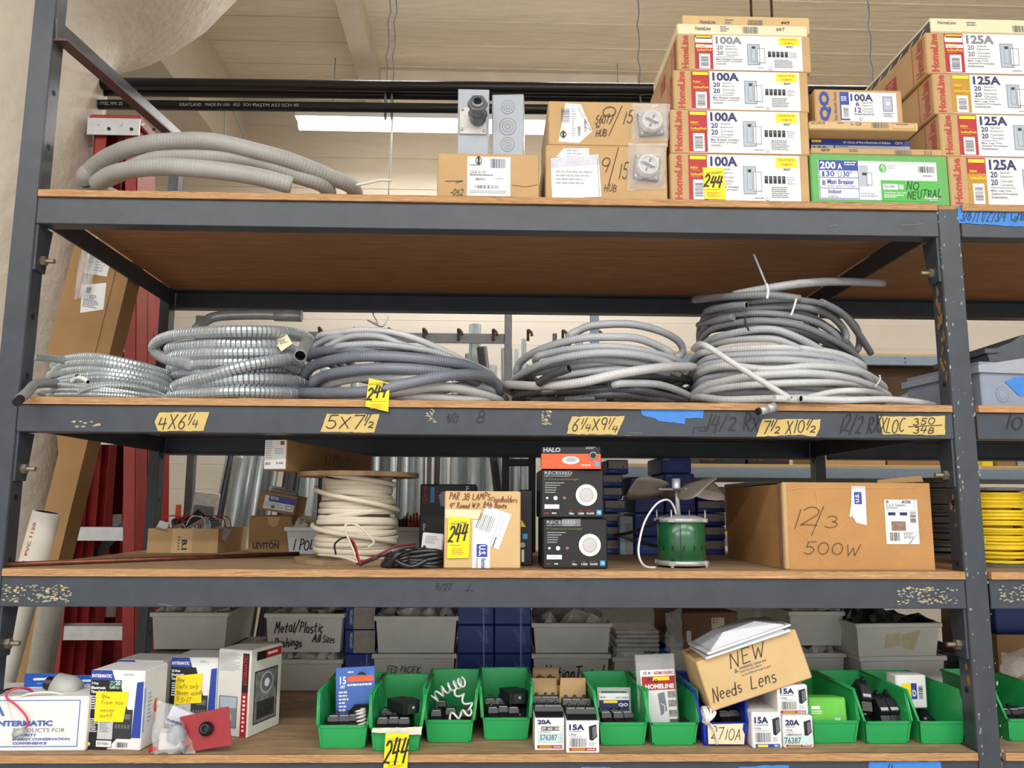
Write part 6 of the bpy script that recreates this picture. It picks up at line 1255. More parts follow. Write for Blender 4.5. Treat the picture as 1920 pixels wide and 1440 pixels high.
def st1(f):
    f.poly([(176, 1299), (241, 1298), (234, 1357), (176, 1358)], lottag, 4)
    for t_, y in (('New', 1304), ('from box', 1315), ('never', 1330), ('used', 1340)): f.hand(t_, 188, y, 188+len(t_)*5.5, y+8, mat('pen_olive', (120, 110, 50), .6), .8, 5)
    f.rect(201, 1276, 225, 1294, dkgreen, 2); f.text('20', 213, 1277, 223, 1286, white, bold=.03, lay=3); f.text('TITLE', 203, 1278, 212, 1281, white, lay=3); f.hand('Ca', 203, 1282, 212, 1292, white, .9, 3.5); f.text('LIMITED', 205, 1289, 222, 1292.5, white, lay=4)
s1 = switchbox((163, 1257, 270, 1412), 'seven-day switch carton with a yellow sticky note at the front edge', .03, ('7-Day', 'Electronic', 'Time Switch'), rad(-7), sticker=st1)
f = s1.right(); f.disc(55, 50, 9, orange, 0); f.rect(2, 22, 10, 78, mat('pale_blue_carton'), 0); f.fine(20, 30, 40, 70, 8, ltgrey, 0); f.build('side_label', s1.t)
s2 = switchbox((212, 1238, 304, 1380), 'boxed timer partly hidden behind the seven-day carton', .17, ('24 Hour', 'Electronic', 'Timer'), rad(-7), d=.1)
def st2(f):
    f.poly([(328, 1266), (378, 1261), (379, 1314), (327, 1318)], lottag, 4)
    for t_, y in (('New', 1268), ('Guts only', 1279), ('Never used', 1291), ('9-5-17', 1304)): f.hand(t_, 331, y, 331+len(t_)*4.6, y+9, mat('pen_olive'), .9, 5)
s3 = switchbox((317, 1233, 406, 1372), 'boxed timer with a yellow note reading Guts only', .16, ('24 Hour', 'Electronic', 'Timer'), rad(-3), d=.12, sticker=st2)
# grey and white boxed time clock, turned corner-on
cx_ = G(463, 1385, Z); R = (404, 1219, 465, 1384)
ck = Carton('timer_carton', 'turned white boxed time clock with red stripe, rightmost of the timers', 'carton', 400, 1220, 473, 1384, cx_.y, .142, mat('dusty_white_carton', (216, 216, 208), .6, var=.04), z=Z)
ck.X = Matrix.Translation(cx_) @ Matrix.Rotation(rad(24), 4, 'Z') @ Matrix.Translation((-ck.w/2, 0, 0)); 
ck.X = Matrix.Translation(cx_) @ Matrix.Rotation(rad(-19), 4, 'Z') @ Matrix.Translation((-ck.w/2, 0, 0)); ck.t.matrix_world = ck.X
f = ck.front(); f.rect(456, 1226, 470, 1300, black, 0); f.rect(456, 1300, 470, 1382, red, 0); f.text('INTERMATIC', 459, 1230, 467, 1286, red, bold=.03, rot=90, lay=1); f.fine(460, 1306, 466, 1376, 9, white, 1); f.fine(405, 1226, 452, 1262, 12, ltgrey, 0); f.rect(408, 1308, 448, 1330, pic, 0); f.rect(410, 1330, 447, 1366, gfine, 0); f.disc(428, 1348, 9, ltgrey, 1); f.frame(408, 1308, 448, 1367, 1.4, greyink, 2); f.build('printed_label', ck.t)
f = ck.right((0, 0, 100, 160)); f.rect(18, 6, 96, 22, red, 0); f.rect(18, 6, 46, 22, black, 1); f.fine(52, 11, 88, 17, 1, white, 1, gap=.2); f.rect(14, 42, 86, 140, mat('photo_clock', (120, 122, 120), .4, var=.5, scale=60), 0); f.frame(14, 42, 86, 140, 2, black, 1); f.disc(52, 68, 21, ltgrey, 1, 24); f.disc(52, 68, 17, greyink, 2, 24); f.disc(52, 68, 8, white, 3, 16); f.rect(24, 100, 78, 132, mat('photo_dark', (50, 50, 52), .5, var=.5, scale=90), 1); f.build('printed_picture', ck.t)
# bag of parts and the red plate before them
t = thing('parts_bag', 'clear plastic bag of white and red parts lying before the timers', 'plastic bag', G(322, 1412, Z))
b = MB(); o = t.location; q = [P(284, 1416, .005), P(368, 1414, .0), P(352, 1336, .05), P(296, 1312, .07)]; crumpled(b, [v-o for v in q], .06, film, amp=.006); b.v = [(x, y, max(z, .001)) for x, y, z in b.v]; b.build('bag_film', t)
b = MB(); b.box((-.03, .0, .006), (.035, .05, .045), white, X=Matrix.Rotation(.3, 4, 'Z'), bev=.004); b.box((-.05, .02, .045), (.02, .03, .09), mat('leaflet_pale', (206, 210, 224), .6), X=Matrix.Rotation(.4, 4, 'Y')); b.lathe([(.02, 0), (.022, .02), (.01, .035)], (.01, -.005, .03), greypl, 16); b.build('folded_parts', t)
b = MB(); b.box((-.055, .0, .002), (-.01, .03, .012), red, bev=.002); b.build('red_part', t)
f = Face((-.02, -.012, .055), (1, 0, -.25), (.25, 0, 1), .05, .03, (0, 0, 50, 30)); f.text('THERMAL', 2, 4, 40, 10, navy, bold=.04); f.fine(2, 14, 44, 26, 3, greyink); f.build('printed_slip', t)
A0 = P(352, 1414, .0); mz = P(385, 1376, .0)
t = thing('indicator_plate', 'square red plate with a black knob leaning before the timers', 'plate', Matrix.Translation(Vector((P(386, 1414, .0).x, .0, Z))) @ Euler((rad(-14), rad(-9), 0)).to_matrix().to_4x4())
b = MB(); b.prism([(-.055, .010), (.06, .010), (.055, .096), (-.06, .09)], 0, .002, mat('plate_red', (150, 28, 36), .5, var=.1, scale=20), 'xz'); b.build('plate', t)
b = MB(); b.lathe([(.016, -.002), (.016, -.012), (.012, -.014), (.012, -.022), (.006, -.022), (.005, -.014)], (.004, 0, .054), blackpl, 20, 'y'); b.build('knob', t)
b = MB()
for a in (0, 2.1, 4.2): b.box((-.0035, -.008, -.012), (.0035, 0, .002), blackpl, X=Matrix.Translation((-.052, 0, .016)) @ Matrix.Rotation(a, 4, 'Y'))
b.build('wing_nut', t)
wires('red_lead', t, [(386, 1340, .03), (392, 1325, .05), (402, 1316, .07), (410, 1322, .1)], .002, mat('pink_wire')) if 0 else None
# ---- tubs and cartons at the back
mk = marker
TY = .60
def hl(*lines):
    def fn(f):
        for (t_, a, b_, c_, d_, w_) in lines: f.hand(t_, a, b_, c_, d_, mk, w_)
    return fn
ta = tub('parts_tub', 'grey tub with faint pencil words about breakers, bottom of the middle pair', 700, 1226, 852, 1291, TY, .33, Z, text=[hl(('FED PACIFIC', 722, 1246, 790, 1256, 1.1), ('BREAKERS', 752, 1263, 788, 1271, 1.2))], fill=False)
tub('parts_tub', 'grey tub full of foil bags, top of the middle pair', 704, 1155, 856, 1224, TY, .33, ta.top+.001)
tb_ = tub('parts_tub', 'grey tub of bagged parts under the metal and plastic bushings tub', 520, 1236, 640, 1291, TY+.06, .27, Z)
tub('parts_tub', 'grey tub marked metal and plastic bushings all sizes', 498, 1150, 642, 1214, TY, .3, tb_.top+.03, text=[hl(('Metal/Plastic', 512, 1164, 608, 1181, 2.2), ('Bushings', 511, 1190, 566, 1204, 2.2), ('All', 588, 1184, 603, 1197, 2.4), ('Sizes', 608, 1186, 632, 1198, 1.6))])
c = tub('parts_tub', 'large dusty grey tub behind the timers', 283, 1148, 425, 1226, TY, .3, Z+.135)
cu = Carton('part_carton', 'low dusty carton under the large grey tub behind the timers', 'carton', 278, 1222, 450, 1290, TY, .3, mat('dusty_carton', (122, 114, 98), .8), z=Z)
te = tub('parts_tub', 'grey tub with thick black marker words, behind the opened breaker cartons', 1000, 1226, 1142, 1291, TY, .33, Z, text=[hl(('Nation', 1018, 1244, 1078, 1268, 2.4), ('Track', 1080, 1244, 1142, 1270, 2.4))], fill=False)
tub('parts_tub', 'grey tub of wrapped fittings stacked on the tub with thick black marker words', 1000, 1168, 1145, 1225, TY, .33, te.top+.001)
tg = tub('parts_tub', 'grey tub heaped with flat bags behind the tall red and white blister', 1152, 1232, 1240, 1291, TY, .3, Z, text=[hl(('2', 1190, 1246, 1198, 1256, 1.4))])
for i in range(5):
    b = MB(); w_ = .07; q = P(1192, 1230, TY+.06); b.box((q.x-w_+.004*(i % 2), TY+.02, tg.top+.012+i*.0135), (q.x+w_, TY+.2, tg.top+.024+i*.0135), mat('flat_bag', (196, 194, 190), .3, var=.15, scale=40), bev=.004)
    tag(b.build('flat_bag'), 'flat bag in the pile on the grey tub behind the tall blister, %s' % ('lowest', 'second from below', 'middle one', 'second from above', 'topmost')[i], 'bag', 'flat bags on the tub')
ti = tub('parts_tub', 'grey tub below its twin behind the tilted carton', 1496, 1224, 1584, 1291, TY-.06, .33, Z, text=[hl(('- - -', 1555, 1246, 1580, 1256, 1.3))])
tub('parts_tub', 'grey tub on its twin behind the tilted carton', 1482, 1146, 1582, 1212, TY-.06, .33, ti.top+.02)
tk = tub('parts_tub', 'wide grey tub with worn lettering, under the one with torn tape', 1612, 1230, 1776, 1291, TY-.12, .4, Z, rz=rad(4), text=[hl(('- -- -', 1660, 1250, 1740, 1262, 1.5))], fill=False)
def torn(f):
    ragged(f, [(1662, 1188), (1690, 1184), (1692, 1208), (1658, 1213)], mat('old_tape', (206, 194, 160), .7), 1); ragged(f, [(1694, 1189), (1734, 1180), (1728, 1193), (1722, 1216), (1694, 1211)], mat('old_tape'), 1)
tub('parts_tub', 'wide grey tub with two torn scraps of tape, near the right post', 1604, 1168, 1768, 1226, TY-.14, .4, tk.top+.001, rz=rad(5), text=[torn], fillm=mat('dark_bagged', (60, 60, 62), .3, var=.6, scale=20))
tub('parts_tub', 'dark tub lettered ROUND behind the right post', 1772, 1222, 1830, 1290, TY, .28, Z, m=mat('dark_tub', (70, 70, 72), .4), text=[hl(('ROUND', 1776, 1236, 1806, 1248, 1.8), ('Boxes', 1776, 1258, 1806, 1270, 1.8))], fill=False)
# blue cartons with line emblem
def emblem(f, R):
    x0, y0, x1, y1 = R; cx_ = x0+(x1-x0)*.72; m = mat('pale_print_blue', (110, 138, 196), .5); f.rect(cx_-1.5, y0, cx_+1.5, y1, m, 0); cy_ = y0+(y1-y0)*.3
    for i in range(5): f.line([(cx_-14+2*i, cy_-10+5*i), (cx_-8+4*i, cy_+2+5*i)] if 0 else [(cx_-14+i*2, cy_-8+i*5), (cx_+9, cy_+10+i*2.2)][:2], .7, m, 1)
    f.rect(cx_+4, cy_-5, cx_+5.5, cy_+6, m, 1)
z = Z; lvls = ((1226, 1291), (1172, 1224), (1118, 1170))
for i, (y0, y1) in enumerate(lvls):
    zt = z
    for j, (x0, x1) in enumerate(((858, 926), (927, 996))):
        R = (x0, y0, x1, y1); c = Carton('supply_carton', 'large dark blue carton, %s of the %s column behind the fourth green bin' % (('bottom', 'middle', 'top')[i], ('first', 'second')[j]), 'carton', *R, TY, .3, mat('deep_blue_carton', (20, 52, 130), .45, var=.04), z=z, group='dark blue supply cartons'); f = c.front(); emblem(f, R); f.build('printed_emblem', c.t); zt = c.top
    z = zt+.001
z = Z
for i, (y0, y1) in enumerate(((1226, 1291), (1181, 1224), (1138, 1179))):
    R = (646, y0, 703, y1); c = Carton('supply_carton', 'blue carton with pale end label between the tub pairs, %s' % ('lowest', 'second up', 'topmost')[i], 'carton', *R, TY+.04, .28, bluebox, z=z, group='blue cartons between the tubs'); z = c.top+.001; f = c.front()
    if i: f.rect(663, y0+1, 703, y1-1, mat('kraft_grey_label'), 0); f.text('LEVITON', 656, y0+6, 661, y1-10, white, bold=.02, rot=90); f.build('printed_label', c.t)
    else: emblem(f, R); f.build('printed_emblem', c.t)
# brown cartons and wrapped things at the back
c = Carton('part_carton', 'brown carton with small white labels behind the tilted carton', 'carton', 1278, 1148, 1388, 1200, TY, .25, mat('brown_carton', (126, 92, 62), .7), z=Z+.14, rz=rad(10)); f = c.front(); f.rect(1334, 1156, 1360, 1172, cream, 0); f.hand('27', 1336, 1158, 1346, 1164, w=.8); f.rect(1284, 1174, 1293, 1190, white, 0); f.build('paper_labels', c.t)
tub('parts_tub', 'pale tub beneath the brown carton behind the tilted carton', 1258, 1205, 1400, 1291, TY, .28, Z)
b = MB(); q = P(1258, 1170, TY-.02); crumpled(b, [P(1248, 1220, .58), P(1282, 1220, .57), P(1276, 1142, .57), P(1250, 1150, .58)], .04, film, amp=.008); tag(b.build('plastic_wrap'), 'loose clear wrap hanging beside the brown carton', 'plastic wrap')
c = Carton('part_carton', 'brown open carton above a blue one behind the reddish blister', 'carton', 1218, 1192, 1256, 1228, TY+.04, .2, card_in, z=Z+.17); Carton('part_carton', 'small blue carton under the brown one behind the blister', 'carton', 1236, 1214, 1258, 1290, TY+.03, .2, bluebox, z=Z)
c = tub('fitting_tray', 'white trough of parts seen over the flat bags', 1150, 1165, 1262, 1190, TY+.22, .1, Z+.2, 'tray', m=mat('white_trough', (220, 220, 216), .5), fill=False) if 0 else None
# right bay back
Carton('supply_carton', 'dark blue carton standing at the back of the right bay', 'carton', 1866, 1110, 1960, 1205, .5, .3, mat('deep_blue_carton'), z=Z+.12); c = opencarton('part_carton', 'brown open carton below the dark blue one in the right bay', 'carton', 1872, 1190, 1980, 1285, .42, .3, card_in, Z)
b = MB(); crumpled(b, [P(1876, 1268, .35), P(1930, 1268, .35), P(1930, 1215, .36), P(1880, 1225, .36)], .06, film, amp=.008); tag(b.build('plastic_wrap'), 'crumpled clear bag above the right bay bin', 'plastic bag')
# ---- lot tags
def lot(pts, Y, lab, full=True, rest=True, n244=(.1, .25, .85, .62)):
    c0 = P(sum(p[0] for p in pts)/4, sum(p[1] for p in pts)/4, Y); xs = [p[0] for p in pts]; ys = [p[1] for p in pts]; x0, x1, y0, y1 = min(xs), max(xs), min(ys), max(ys); w_, h_ = x1-x0, y1-y0
    f = PFace(Y); f.poly(pts, lottag, 0); f.fine(x0+w_*.15, y0+h_*.17, x1-w_*.12, y0+h_*.21, 1, gold, 1, gap=.2)
    f.text('LOT NUMBER', x0+w_*.2, y0+h_*.12, x1-w_*.15, y0+h_*.18, greyink); f.hand('244', x0+w_*n244[0], y0+h_*n244[1], x0+w_*n244[2], y0+h_*n244[3], black, w_*.075, 3, slope=-.06)
    f.text('AUCTION CO., INC.', x0+w_*.14, y0+h_*.7, x1-w_*.1, y0+h_*.74, gold) if 0 else f.fine(x0+w_*.14, y0+h_*.68, x1-w_*.12, y0+h_*.72, 1, gold, 2)
    f.fine(x0+w_*.2, y0+h_*.77, x1-w_*.2, y0+h_*.93, 4, gold, 2, gap=.6)
    f.mb.v = [tuple(Vector(v)-c0) for v in f.mb.v]; q = [P(*p, Y)-c0 for p in pts]; f.mb.quad(*[v+Vector((0, .0006, 0)) for v in q[::-1]], lottag)
    o = f.mb.build('lot_tag'); o.location = c0; return tag(o, lab, 'lot tag', 'yellow lot tags')
lot([(1317, 373), (1361, 374), (1357, 314), (1317, 313)][:4] if 0 else [(1322, 373), (1361, 374), (1357, 315), (1317, 314)], .0085, 'yellow lot tag 244 on the bottom 100A panel carton')
lot([(685, 762), (728, 772), (731, 718), (692, 709)], -.012, 'yellow lot tag 244 hanging before the dark blue-grey coil')
lot([(838, 1047), (879, 1046), (882, 972), (841, 968)], .026, 'yellow lot tag 244 on the lamp carton')
bp = BIN[1].matrix_world.translation.y-.004
o = lot([(718, 1452), (763, 1452), (767, 1376), (723, 1375)], -.0115, 'yellow lot tag 244 taped to the second green bin', n244=(.08, .2, .92, .78))
f = PFace(bp-.003); ragged(f, [(699, 1365), (760, 1364), (791, 1363), (789, 1378), (730, 1376), (697, 1372)], mat('white_masking', (226, 222, 208), .6), 0); f.mb.v = [tuple(Vector(v)-o.location) for v in f.mb.v]; f.build('masking_strip', o)
# ================================================================ behind the rack
# black steel pipes hung above the back of the rack
pipem = mat('black_steel_pipe', (30, 30, 32), .3, .35, var=.2, scale=6)
PY = 1.25
def pipe(name, lab, cat, p, q, r, m, grp=None, seg=14, hollow=True):
    p, q = Vector(p), Vector(q); o = bpy.data.objects
    b = MB(); c = (p+q)/2; b.tube([p-c, q-c], r, m, seg, hollow=hollow); ob = b.build(name); ob.location = c; return tag(ob, lab, cat, grp)
for i, (y0, y1, r, dY, lab) in enumerate(((157, 165, .025, 0, 'uppermost long black pipe above the back of the top shelf'), (172, 181, .021, .05, 'middle long black pipe above the back of the top shelf'), (197, 205, .021, -.01, 'lowest long black pipe above the back of the top shelf, faint white print'))):
    a, e = P(166, y0-1, PY+dY), P(1000, y1, PY+dY); e = a+(e-a)*2.6; o = pipe('black_pipe', lab, 'pipe', a, e, r, pipem, 'long black pipes')
    if i == 2:
        f = PFace(PY-.0335); f.text('KRAITLAND   MADE IN USA   A53   SCH 40', 337, 193, 480, 199, gfine); f.text('ASTM A53 SCH 40', 480, 194, 560, 200, gfine); f.text('A53 STEEL PIPE ZE', 172, 191, 230, 197, gfine); f.mb.v = [tuple(Vector(v)-o.location) for v in f.mb.v]; f.build('printed_lettering', o)
hw = mat('twisted_hanger_wire', (112, 114, 122), .5, .4)
for px, top_px in ((722, 708), (734, 716), (1200, 1180), (1640, 1620)):
    a = P(px, 214, PY+.02); b = MB(); q = Vector((a.x+(.02 if px < 1000 else 0), a.y, CZ)); pts = [a+(q-a)*k/30+Vector((.006*math.sin(k*2.2), .006*math.cos(k*2.2), 0)) for k in range(31)]
    b.tube(pts, .0032, hw, 6); b.tube([a+Vector((0, .035*math.cos(k)+.01, .035+.055*math.sin(k))) for k in [2*PI*j/16 for j in range(17)]], .003, hw, 6); tag(b.build('hanger_wire'), 'twisted wire holding up the black pipes, %s' % {722: 'first of two before the lamp', 734: 'second of two before the lamp', 1200: 'hidden behind the cartons', 1640: 'beyond the small 100A carton'}[px], 'wire', 'pipe hanger wires')
for px, py in ((1409, 32), (1447, 24)):
    a = P(px, py, 2.6); pipe('threaded_rod', 'rusty rod hanging from the ceiling above the 100A stack, %s' % ('with a clip' if px < 1420 else 'thinner one'), 'rod', (a.x, 2.6, a.z-.05), (a.x, 2.6, CZ), .008, mat('rusty_rod', (74, 52, 46), .6, .3), None, 8, False)
for (pts, lab) in (([(736, 215, 3.5), (732, 300, 3.5), (728, 370, 3.5)], 'grey cord hanging down from the white tube lamp'), ([(422, 205, 3.0), (421, 268, 3.0)], 'blue and white cable hanging left of the lamp'), ([(436, 207, 3.0), (464, 270, 3.0), (480, 330, 3.0)], 'pale cable slanting down left of the lamp')):
    b = MB(); q = [P(*p) for p in pts]; b.tube(smooth(q, 5), .005, mat('pale_cord', (150, 152, 156), .5), 6); tag(b.build('hanging_cord'), lab, 'cord')
# concrete column side: leaning carton and plastic pipe
a = P(192, 490, .58); bt = P(50, 1050, .58); sl = (a.x-bt.x)/(a.z-bt.z); ang = math.atan(sl); L = 2.45
X = Matrix.Translation((a.x-sl*a.z+.0, .58, .02)) @ Matrix.Rotation(ang, 4, 'Y')
t = thing('leaning_carton', 'very long narrow brown carton leaning upright at the left end of the rack', 'carton', X); w_ = .098
b = MB(); b.prism([(.018, 0), (w_, 0), (w_, L), (-w_, L), (-w_, 1.98), (-.07, 1.93), (.018, 1.66)], 0, .09, card_dk, 'xz'); b.prism([(-.05, 1.98), (w_*.2, 1.72), (w_*.55, 2.0), (w_*.55, L), (-.05, L)], -.003, .0, card_dk, 'xz'); b.build('body', t)
f = Face((-w_, -.0032, 0), (1, 0, 0), (0, 0, 1), 2*w_, L, (0, 0, 100, 1225)); f.rect(28, 55, 66, 102, white, 0); f.bars(30, 60, 37, 100, greyink, 1, False); f.fine(42, 60, 60, 98, 8, ltgrey, 1); f.poly([(30, 122), (68, 112), (74, 156), (38, 168)], white, 0); f.rect(38, 124, 46, 134, black, 1); f.fine(38, 136, 66, 158, 8, greyink, 1); f.build('paper_labels', t)
b = MB(); crumpled(b, [P(140, 560, .57), P(168, 560, .565), P(192, 440, .565), P(160, 440, .57)], .03, film, amp=.008); b.tube(smooth([P(166, 488, .56), P(170, 466, .555), P(184, 444, .56)], 5), .004, whitepl, 8); tag(b.build('plastic_wrap'), 'strip of clear bubble wrap beside the leaning brown carton', 'plastic wrap')
pv = mat('white_pvc', (222, 216, 204), .45, var=.03)
a = P(88, 960, .3); bt = P(28, 1180, .3); d = (bt-a).normalized(); e = a+d*((a.z-.0)/-d.z); o = pipe('pvc_pipe', 'white plastic pipe with red print leaning beside the left post', 'pipe', a, e, .036, pv, None, 24)
f = PFace(.3-.037); f.text('PVC 1120 SCH 40 2 INCH', 0, 0, 1, 1, red) if 0 else None
fr = Face(a+Vector((0, -.0366, 0)), -d if 0 else d, Vector((1, 0, 0)).cross(d).cross(d).normalized(), 1, 1, (0, 0, 1, 1)) if 0 else None
ux = -d; uz = Vector((d.z, 0, -d.x)).normalized(); uz = uz if uz.x < 0 else -uz
fc = Face(a+d*.27+Vector((0, -.0362, 0))+(-uz)*.004, ux, uz, .25, .014, (0, 0, 250, 14), n=Vector((0, -1, 0))); fc.text('Pure Pipe  4 IN  PVC 1120', 0, 0, 240, 11, red, bold=.01)
fc.mb.v = [tuple(Vector(v)-o.location) for v in fc.mb.v]; fc.build('red_print', o)
fc = Face(a+d*.52+Vector((0, -.0362, 0))+(-uz)*.006, ux, uz, .2, .022, (0, 0, 200, 22), n=Vector((0, -1, 0))); fc.text('CHARLOTTE', 60, 0, 200, 20, mat('maroon_print', (120, 48, 52), .6), bold=.02); fc.mb.v = [tuple(Vector(v)-o.location) for v in fc.mb.v]; fc.build('red_print', o)
a = P(112, 1128, .48); pipe('pvc_pipe', 'grey weathered plastic pipe leaning behind the white one', 'pipe', P(64, 1140, .48)+Vector((.05, 0, .02)), (P(20, 1300, .48).x, .48, 0), .036, mat('weathered_pvc', (168, 164, 154), .6), None, 20)
# red step ladders
def ladder(lab, l0, r0, l1, r1, H, Y, nst, lean, rz=.0):
    xl0, xr0, xl1, xr1 = P(l0, 1040, Y).x, P(r0, 1040, Y).x, P(l1, 300, Y).x, P(r1, 300, Y).x
    t = thing('step_ladder', lab, 'ladder', Vector(((xl0+xr0)/2, Y, 0)), 'red step ladders'); t.rotation_euler.z = rz; ox = (xl0+xr0)/2; X = lambda s, z: ((xl0 if s < 0 else xr0)+((xl1 if s < 0 else xr1)-(xl0 if s < 0 else xr0))*z/H)-ox; dy = lambda z: lean*z/H
    for s in (-1, 1):
        b = MB(); A = Vector((X(s, 0), 0, 0)); B_ = Vector((X(s, H), dy(H), H))
        def chan(p, q, w_, m, fl=.046):
            for (dx, y0, y1, th) in ((0, -w_/2, w_/2, .005), (-s*fl/2, -w_/2, -w_/2+.005, fl), (-s*fl/2, w_/2-.005, w_/2, fl)):
                vs = [c+Vector((dx+o*th/2, yy, 0)) for c in (p, q) for o in (-1, 1) for yy in (y0, y1)]; b.add(vs, [(0, 1, 3, 2), (4, 6, 7, 5), (0, 4, 5, 1), (2, 3, 7, 6), (0, 2, 6, 4), (1, 5, 7, 3)], m)
        chan(A, B_, .1, redpaint); b.build('front_rail', t); b = MB()
        A2 = Vector((X(s, 0)*.9, .16, 0)); B2 = Vector((X(s, H)*.86, dy(H)+.09, H-.05)); chan(A2, B2, .075, redpaint); b.build('rear_rail', t)
    for k in range(nst):
        z = H*(k+.9)/(nst+.4); y = dy(z); b = MB(); xa, xb = X(-1, z), X(1, z); b.box((xa+.004, y-.042, z-.006), (xb-.004, y+.042, z), alu); b.box((xa+.004, y-.044, z-.05), (xb-.004, y-.040, z), alu); b.box((xa+.004, y+.038, z-.03), (xb-.004, y+.042, z), alu); b.build('step', t)
    for k in range(3):
        z = H*(k+.6)/3.4; b = MB(); bar(b, (X(-1, z)*.9, .13+dy(z), z-.18), (X(0 or 1, z)*.1, .13+dy(z), z+.02), .035, .004, dksteel, (0, 1, 0)); bar(b, (X(1, z)*.9, .13+dy(z), z-.18), (0, .13+dy(z), z+.02), .035, .004, dksteel, (0, 1, 0)); b.build('spreader_brace', t)
    b = MB(); b.box((X(-1, H)-.02, dy(H)-.07, H-.03), (X(1, H)+.02, dy(H)+.14, H+.015), redpaint, bev=.006); b.box((X(-1, H)-.022, dy(H)-.074, H-.075), (X(1, H)+.022, dy(H)-.068, H-.004), alu); cap = b.build('top_cap', t)
    for i in range(6):
        b = MB(); b.lathe([(.007, 0), (.007, -.003)], (X(-1, H)+.02+i*.045, dy(H)-.0745, H-.03-.02*(i % 2)), dkhole if i % 2 else alu, 8, 'y'); b.build('rivet', cap)
    return t
LY = 1.14
xa = lambda px, py: P(px, py, LY).x
zt = P(215, 225, LY).z
ladder('red fibreglass step ladder just behind the left end of the rack', 116, 308, 186, 262, zt, LY+.05, 8, .0, 0)
ladder('second red step ladder leaning close behind the first', 196, 262, 240, 290, zt-.28, LY+.42, 7, .05, 0)
ladder('third red step ladder standing farthest back behind the other two', 165, 322, 215, 318, zt-.5, LY+.85, 6, .03, 0)
ladder('fourth red step ladder folded tight between the second and third', 222, 284, 232, 300, zt-.4, LY+.62, 6, .03, 0)
# galvanized pipes standing in the pipe rack
PR = 2.55
pm2 = [mat('galvanized_pipe', (158, 168, 170), .35, .25, var=.16, scale=9), mat('bright_conduit', (188, 198, 200), .3, .28, var=.08, scale=9), mat('dull_conduit', (120, 126, 128), .4, .3, var=.15, scale=9), mat('dark_pipe', (58, 60, 64), .45, .4)]
rr = random.Random(11); px = 356; k = 0
GP = ['galvanized pipe standing in the pipe rack behind the reel', 'bright thin conduit standing in the pipe rack behind the reel', 'dull conduit standing in the pipe rack behind the reel', 'dark pipe standing in the pipe rack behind the reel']
while px < 985:
    kind = rr.choice((0, 0, 1, 1, 1, 2, 2, 3)); wpx = rr.choice((9, 11, 13, 18, 22)) if kind != 3 else 10; Yp = PR-.1+(k % 3)*.1+rr.uniform(-.01, .01); dd = Yp+2.05; r = wpx/1540*dd/2
    top = rr.choice((rr.uniform(640, 720), rr.uniform(700, 800))) if px > 460 else rr.uniform(800, 860); a = P(px+wpx/2, top, Yp); ln = rr.uniform(-.05, .05)+(.16 if px < 560 else 0)
    m = pm2[kind]; pipe('conduit_pipe', GP[kind], 'pipe', (a.x-ln*.3, Yp, 0), (a.x+ln, Yp+.06, a.z), r, m, GP[kind].replace('pipe standing', 'pipes standing').replace('conduit standing', 'conduits standing'), 12); px += wpx*rr.uniform(.62, .85); k += 1
for px_, top, wpx, kind, lab in ((891, 609, 23, 0, 'wide galvanized pipe rising above the hook bar'), (982, 636, 10, 0, 'thin galvanized pipe beside the frame upright'), (1040, 626, 9, 3, 'dark capped pipe beyond the frame upright'), (968, 655, 8, 1, 'slim conduit with a green end by the frame upright')):
    a = P(px_, top, PR-.12); pipe('conduit_pipe', lab, 'pipe', (a.x, PR-.12, 0), a, wpx/1540*(PR+1.93)/2, pm2[kind], None, 16)
a, e = P(905, 650, .95+.2), P(915, 692, 1.25); pipe('conduit_pipe', 'open-ended dark steel pipe slanting up behind the third coil', 'pipe', (e.x+.25, 1.5, 0), P(903, 650, 1.12), .021, mat('weathered_steel_pipe', (92, 96, 98), .4, .5), None, 16)
pf = thing('pipe_rack', 'grey angle-steel frame with hooks holding the standing pipes', 'pipe rack', Vector((0, PR, 0)))
fy = PR-.2; z = P(900, 632, fy).z; xl = P(380, 632, fy).x; xr = P(946, 632, fy).x
def pb(name, lo, hi, m=None): b = MB(); b.box(tuple(Vector(lo)-Vector((0, PR, 0))), tuple(Vector(hi)-Vector((0, PR, 0))), m or mat('grey_frame', (118, 120, 122), .5, .2), bev=.002); return b.build(name, pf)
pb('hook_bar', (xl, fy, z-.035), (xr, fy+.012, z+.02)); pb('upright', (xr, fy-.01, 0), (xr+.04, fy+.03, P(946, 560, fy).z)); pb('upright', (xl-.04, fy-.01, 0), (xl, fy+.03, z+.1)); pb('lower_bar', (xl, fy, .35), (xr, fy+.012, .4)); pb('base_bar', (xl-.04, fy, 0), (xr+.04, PR+.3, .02))
for i in range(9):
    px_ = 600+i*65; a = P(px_, 625, fy); b = MB(); b.tube(smooth([Vector((a.x, fy-.004, z-.02)), Vector((a.x, fy-.012, z+.02)), Vector((a.x, fy-.03, z+.035)), Vector((a.x+.015, fy-.045, z+.02)), Vector((a.x+.02, fy-.04, z))], 4), .008, mat('rusty_hook', (96, 78, 66), .6, .4), 8); b.v = [tuple(Vector(v)-Vector((0, PR, 0))) for v in b.v]; b.build('hook', pf)
b = MB(); b.tube(smooth([P(700, 590, 3.2), P(708, 606, 3.15), P(690, 600, 3.1), P(716, 612, 3.1), P(728, 594, 3.2)], 6), .006, mat('pale_cord'), 6); b.tube([P(700, 590, 3.2), P(690, 545, 3.2)+Vector((0, 0, .6))], .006, mat('pale_cord'), 6); tag(b.build('hanging_cord'), 'tangled pale cable hanging above the hook bar', 'cord')
